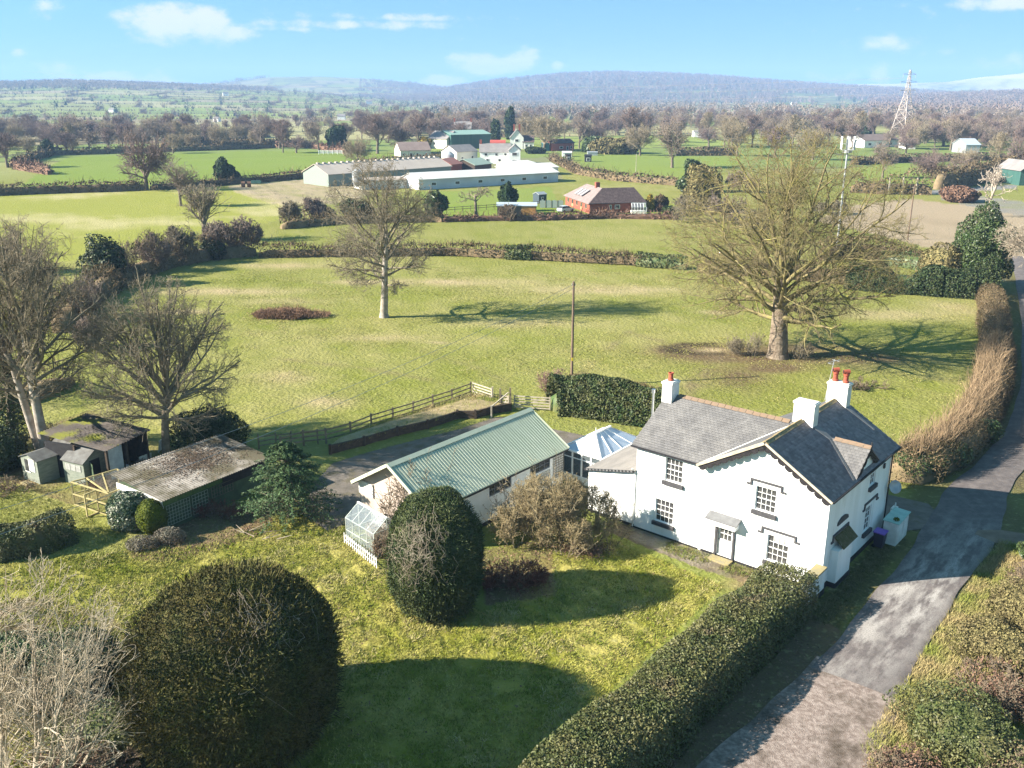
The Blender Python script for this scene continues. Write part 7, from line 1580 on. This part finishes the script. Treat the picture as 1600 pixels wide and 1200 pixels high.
# trees one can tell apart: x, foot y, top y, crown width (px), kind, label
NAMED = [(229, 297, 190, 100, 3, 'large dark oak leaning over the hedge of the bright left field'), (283, 322, 243, 70, 0, 'round bare tree in the dry field below the leaning oak'), (12, 262, 205, 60, 1, 'dark oak at the left edge beyond the bright field'), (47, 246, 205, 44, 2, 'pale small oak by the left hedge corner'), (105, 241, 205, 48, 1, 'oak behind the far hedge of the bright field at left'), (140, 238, 198, 44, 0, 'oak right of the pair behind the bright field hedge'), (245, 232, 182, 56, 0, 'tall bare tree behind the leaning oak'), (298, 228, 186, 40, 2, 'slender bare tree right of the leaning oak'),
         (437, 232, 185, 60, 1, 'rounded dark oak at the far corner of the bright left field'), (412, 229, 192, 40, 0, 'smaller tree left of the rounded dark oak'), (498, 236, 178, 50, 0, 'reddish brown tree left of the round evergreen'), (590, 240, 176, 66, 1, 'broad purple tree left of the farm'), (560, 262, 205, 50, 2, 'pale grey tree above the beige roofed shed'), (625, 238, 180, 54, 3, 'dark spreading tree behind the cream bungalow'), (655, 232, 176, 40, 1, 'purple tree behind the roof of the cream bungalow'), (680, 228, 184, 36, 1, 'slim tree left of the dark green shed'),
         (850, 236, 168, 70, 2, 'big tan tree right of the steep gabled white house'), (820, 228, 172, 50, 2, 'tan tree behind the steep gabled house'), (905, 232, 180, 44, 0, 'green tinged tree behind the red barn'), (985, 228, 165, 44, 1, 'tall bare tree rising behind the paddock'), (1000, 243, 185, 52, 2, 'pale barked bare tree at the back of the paddock'), (1050, 262, 180, 78, 0, 'big rounded oak at the right corner of the paddock'), (1152, 244, 176, 56, 2, 'tan rounded oak beyond the far right pasture hedge'), (940, 232, 190, 40, 3, 'low purple tree behind the paddock hedge'),
         (1379, 278, 215, 56, 0, 'ivied oak left of the spreading oak by the tall dark hedge'), (1466, 287, 226, 96, 3, 'spreading flat topped oak beside the white railed road'), (1512, 282, 222, 60, 2, 'slim olive tree right of the spreading oak'), (1558, 262, 205, 40, 4, 'thin pale birch like tree at right'), (1485, 235, 178, 60, 0, 'oak in front of the far wood at right'), (1590, 268, 200, 60, 3, 'red brown oak at the right edge'), (1415, 240, 205, 44, 3, 'tan oak below the right leg of the pylon'), (1270, 250, 188, 60, 2, 'tan oak seen through the top of the huge meadow tree'), (1210, 246, 196, 50, 1, 'purple oak left of the phone mast'), (1330, 236, 192, 40, 1, 'purple oak behind the phone mast'), (720, 226, 190, 46, 1, 'purple oak behind the white gabled house'), (760, 224, 180, 50, 3, 'oak behind the dark green shed'), (540, 228, 190, 44, 1, 'purple oak right of the round evergreen')]
for (x, yb, yt, w_, k, lb) in NAMED:
    g = G(x, yb); h = px_h(x, yb, yt); wm = w_ * math.hypot(g[1], 20) / 1485; tpl_tree('oak_tree', lb, g[0], g[1], k, wm / (2 * TD[k][2]), h / 16.0)
for (x, yb, w_, h_, kd, lb) in ((528, 224 + 12, 34, 40, 'far_dark', 'round dark evergreen tree beside the white board fence'), (664, 232, 22, 18, 'yellow', 'golden yellow willow left of the green shed'), (797, 218, 14, 46, 'far_dark', 'dark pine behind the steep gabled house'), (774, 226, 12, 40, 'ivy', 'ivied tree left of the steep gabled house'), (1350, 215, 30, 30, 'far_dark', 'grey green pine left of the pylon'), (100, 225, 14, 20, 'far_dark', 'dark conifer among the left hand trees'), (74, 243, 20, 24, 'ivy', 'grey green ivied bush at the left hedge corner'), (962, 240, 60, 22, 'olive', 'green brown thicket along the back of the paddock'), (836, 240, 24, 10, 'holly', 'dark hedge bush by the paddock entrance'), (930, 238, 50, 24, 'ivy', 'ivied trees behind the red barn')):
    g = G(x, yb); sc = math.hypot(g[1], 26) / FPX; far_bush(lb, x, yb, w_, h_, kd, int(x), True, cat='tree' if h_ > 15 else 'bush')
# belts of trees that look alike
BELTS = [((-60, 470), (222, 240), (9, 15), 34, 'bare trees in the belt beyond the bright left field', ' beyond the bright field'),
         ((-60, 620), (188, 212), (7, 12), 30, 'bare trees along the lower hillside fields', ' below the left hill'),
         ((560, 1100), (206, 224), (11, 17), 40, 'bare trees behind the farm', ', in the near belt'),
         ((1080, 1660), (206, 232), (11, 18), 50, 'bare trees of the right hand belt', ' at right'),
         ((480, 1660), (182, 202), (11, 17), 90, 'bare trees of the valley floor', ', far in the haze')]
rb = random.Random(12)
KIND = {0: 'brown rounded', 1: 'purple brown', 2: 'tan rounded', 3: 'spreading purple', 4: 'slender tan'}
MARKS = [(-20, 'at the left edge'), (50, 'close to the left edge'), (130, 'left of the leaning oak'), (229, 'behind the leaning oak'), (310, 'right of the leaning oak'), (410, 'by the rounded dark oak'), (470, 'left of the round evergreen'), (540, 'by the round evergreen'), (610, 'left of the cream bungalow'), (670, 'behind the cream bungalow'), (735, 'behind the dark green shed'), (800, 'behind the steep gabled house'), (880, 'behind the red barn'), (950, 'behind the paddock shelter'), (1010, 'behind the paddock pole'), (1070, 'by the rounded paddock oak'), (1150, 'left of the huge meadow tree'), (1225, 'above the huge meadow tree'), (1320, 'beside the phone mast'), (1370, 'left of the pylon'), (1415, 'under the pylon'), (1470, 'just right of the pylon'), (1520, 'by the blue grey shed'), (1580, 'close to the right edge'), (1650, 'at the right edge')]
for (xr, yr, hr, n, grp, lb) in BELTS:
    for i in range(n):
        x = rb.uniform(*xr); y = rb.uniform(*yr); g = G(x, y); h = rb.uniform(*hr); k = rb.choice((0, 1, 2, 3, 1, 4)); w_ = rb.uniform(.8, 1.15) * h / 16
        if any(abs(x - bx) < bw and abs(y - by) < 14 for bx, by, bw in ((735, 226, 40), (648, 245, 40), (812, 230, 30), (880, 232, 24))): y = yr[0]; g = G(x, y)
        tpl_tree('bare_tree', KIND[k] + (' tall' if h > (hr[0] + hr[1]) / 2 else ' small') + ' tree ' + min(MARKS, key=lambda q: abs(q[0] - x))[1] + lb, g[0], g[1], k, w_, h / 16, grp, rz=rb.uniform(0, 6.28))
# the rest of the belts, past counting: bare crowns standing on points
def instanced(name, label, P, S_, srcs, seed):
    rg_ = np.random.default_rng(seed)
    for k, src in enumerate(srcs):
        q = P[k::len(srcs)]; sz = S_[k::len(srcs)]
        me = bpy.data.meshes.new(name); me.from_pydata([tuple(v) for v in q], [], []); at = me.attributes.new('size', 'FLOAT', 'POINT'); at.data.foreach_set('value', sz.astype(np.float32))
        o = obj(name, me, None, label=label, cat='woodland', kind='stuff')
        ng = bpy.data.node_groups.new('belt', 'GeometryNodeTree'); ng.interface.new_socket('Geometry', in_out='INPUT', socket_type='NodeSocketGeometry'); ng.interface.new_socket('Geometry', in_out='OUTPUT', socket_type='NodeSocketGeometry')
        N = ng.nodes.new; gi, go = N('NodeGroupInput'), N('NodeGroupOutput'); ip = N('GeometryNodeInstanceOnPoints'); oi = N('GeometryNodeObjectInfo'); oi.inputs['Object'].default_value = src; oi.inputs['As Instance'].default_value = True
        rv = N('FunctionNodeRandomValue'); rv.data_type = 'FLOAT_VECTOR'; rv.inputs[0].default_value = (0, 0, 0); rv.inputs[1].default_value = (0, 0, 6.28); na = N('GeometryNodeInputNamedAttribute'); na.data_type = 'FLOAT'; na.inputs['Name'].default_value = 'size'
        L = ng.links.new; L(gi.outputs[0], ip.inputs['Points']); L(oi.outputs['Geometry'], ip.inputs['Instance']); L(rv.outputs[0], ip.inputs['Rotation']); L(na.outputs[0], ip.inputs['Scale']); L(ip.outputs[0], go.inputs[0])
        o.modifiers.new('belt', 'NODES').node_group = ng
crowns = [next(c for o in bpy.data.objects if o.parent is None for c in o.children if c.data == TPL[k][1]) for k in (0, 1, 2, 3)]
rz_ = np.random.default_rng(33)
def belt_pts(n, xr, yr, dens=-.2, f=1.0):
    x = rz_.uniform(*xr, n); y = rz_.uniform(*yr, n); P = np.array([G(a, b) for a, b in zip(x, y)]); k = NL3(P * np.array([1, 1, 0]) * 2.2 * f) > dens; P = P[k]; P[:, 2] = terrain(P[:, 0], P[:, 1]) - .2
    return P
P = np.concatenate([belt_pts(110, (-80, 420), (212, 224), -.4), belt_pts(120, (560, 760), (200, 214), -.6), belt_pts(190, (740, 1700), (196, 213), -.1), belt_pts(170, (600, 1700), (178, 198), 0), belt_pts(150, (1420, 1720), (200, 236), -.3)])
instanced('distant_tree_belt', 'dense belts of bare trees on the valley floor beyond the farm', P, rz_.uniform(.55, 1.05, len(P)), crowns, 1)
# ---------------------------------------------------------------- woods and hedgerows of the hills: too many to count
def puff(seed, n, H, r):
    rng = np.random.default_rng(seed); d = unit(rng.normal(size=(n, 3))); P = d * np.array([r, r, H * .40]) * rng.uniform(.35, 1, (n, 1)) + np.array([0, 0, H * .58]); D = unit(d + rng.normal(size=(n, 3)) * .6 + np.array([0, 0, .3]))
    a = unit(np.cross(D, rng.normal(size=(n, 3)))); L_ = H * .15
    V = np.stack([P - a * L_ * .28, P + a * L_ * .28, P + D * L_ * 1.3], 1).reshape(-1, 3); tk = np.array([(-.25, 0, 0), (.25, 0, 0), (0, 0, H * .6)]); return np.concatenate([V, tk])
PUFF = [puff(i, 46, 1.0, .42) for i in range(5)]
def wood(name, label, P, hs, m, seed):
    rng = np.random.default_rng(seed); parts = []
    for k in range(5):
        q = P[k::5]; n = len(q)
        if not n: continue
        a = rng.uniform(0, 6.28, n); h = hs * rng.uniform(.7, 1.3, n); T = PUFF[k]; c, s_ = np.cos(a)[:, None], np.sin(a)[:, None]
        X = (T[None, :, 0] * c - T[None, :, 1] * s_) * h[:, None] + q[:, 0:1]; Y = (T[None, :, 0] * s_ + T[None, :, 1] * c) * h[:, None] + q[:, 1:2]; Z = T[None, :, 2] * h[:, None] + q[:, 2:3]
        parts.append((np.stack([X, Y, Z], -1).reshape(-1, 3), np.arange(n * len(T)).reshape(-1, 3)))
    V, F = cat_arrays(parts); return obj(name, np_mesh(name, V, F), m, label=label, cat='woodland', kind='stuff')
rg = np.random.default_rng(91)
def spread(n, az0, az1, r0, r1, keep):
    az = rg.uniform(az0, az1, n); r = np.sqrt(rg.uniform(r0 ** 2, r1 ** 2, n)); x, y = r * np.sin(az), r * np.cos(az); k = keep(x, y); x, y = x[k], y[k]
    return np.column_stack([x, y, terrain(x, y) - .3])
wood('far_woodland', 'bare woodland covering the long far hill', spread(9000, -.16, .60, 2500, 5000, lambda x, y: (ridge_parts(x, y)[2] > 6) & (NL3(np.stack([x, y, x * 0], 1)) > -.6)), 15, twig_far3, 1)
wood('far_woodland', 'bare woodland along the top of the left hill', spread(7000, -.75, -.10, 2300, 3900, lambda x, y: (ridge_parts(x, y)[0] > 44) | (NL3(np.stack([x, y, x * 0], 1)) > .85)), 13, twig_far, 2)
wood('far_woodland', 'bare trees scattered over the middle hill', spread(2600, -.42, .0, 3600, 5600, lambda x, y: NL3(np.stack([x, y, x * 0], 1)) > .2), 14, twig_far, 3)
wood('far_woodland', 'bare woods of the valley floor below the long far hill', spread(2200, -.08, .75, 1050, 2700, lambda x, y: NL3(np.stack([x, y, x * 0], 1) * 1.3) > -.25), 13, twig_far, 4)
wood('far_woodland', 'purple brown wood at the foot of the far right moor', spread(3200, .36, .75, 1300, 3300, lambda x, y: NL3(np.stack([x, y, x * 0], 1) * 1.3) > -.5), 14, twig_far3, 5)
wood('far_woodland', 'evergreen trees sprinkled over the valley woods', spread(420, -.6, .75, 900, 3600, lambda x, y: x == x), 12, LEAF['far_dark'], 6)
def row_pts(x, y): h_, e = cells(x, y, .25, 190, 150, 1.3); return e < 5
PUFF = [puff(20 + i, 9, 1.0, .75) for i in range(5)]
wood('hedgerows', 'dark hedgerows between the left hillside fields', spread(330000, -.75, .15, 620, 3700, lambda x, y: cells(x, y, .25, 190, 150, 1.3)[1] < 3.4), 4.2, LEAF['brown'], 7)
PUFF = [puff(30 + i, 40, 1.0, .42) for i in range(5)]
wood('hedgerow_trees', 'bare hedgerow trees of the left hillside fields', spread(15000, -.75, .15, 620, 3700, lambda x, y: cells(x, y, .25, 190, 150, 1.3)[1] < 4), 8.5, twig_far, 8)
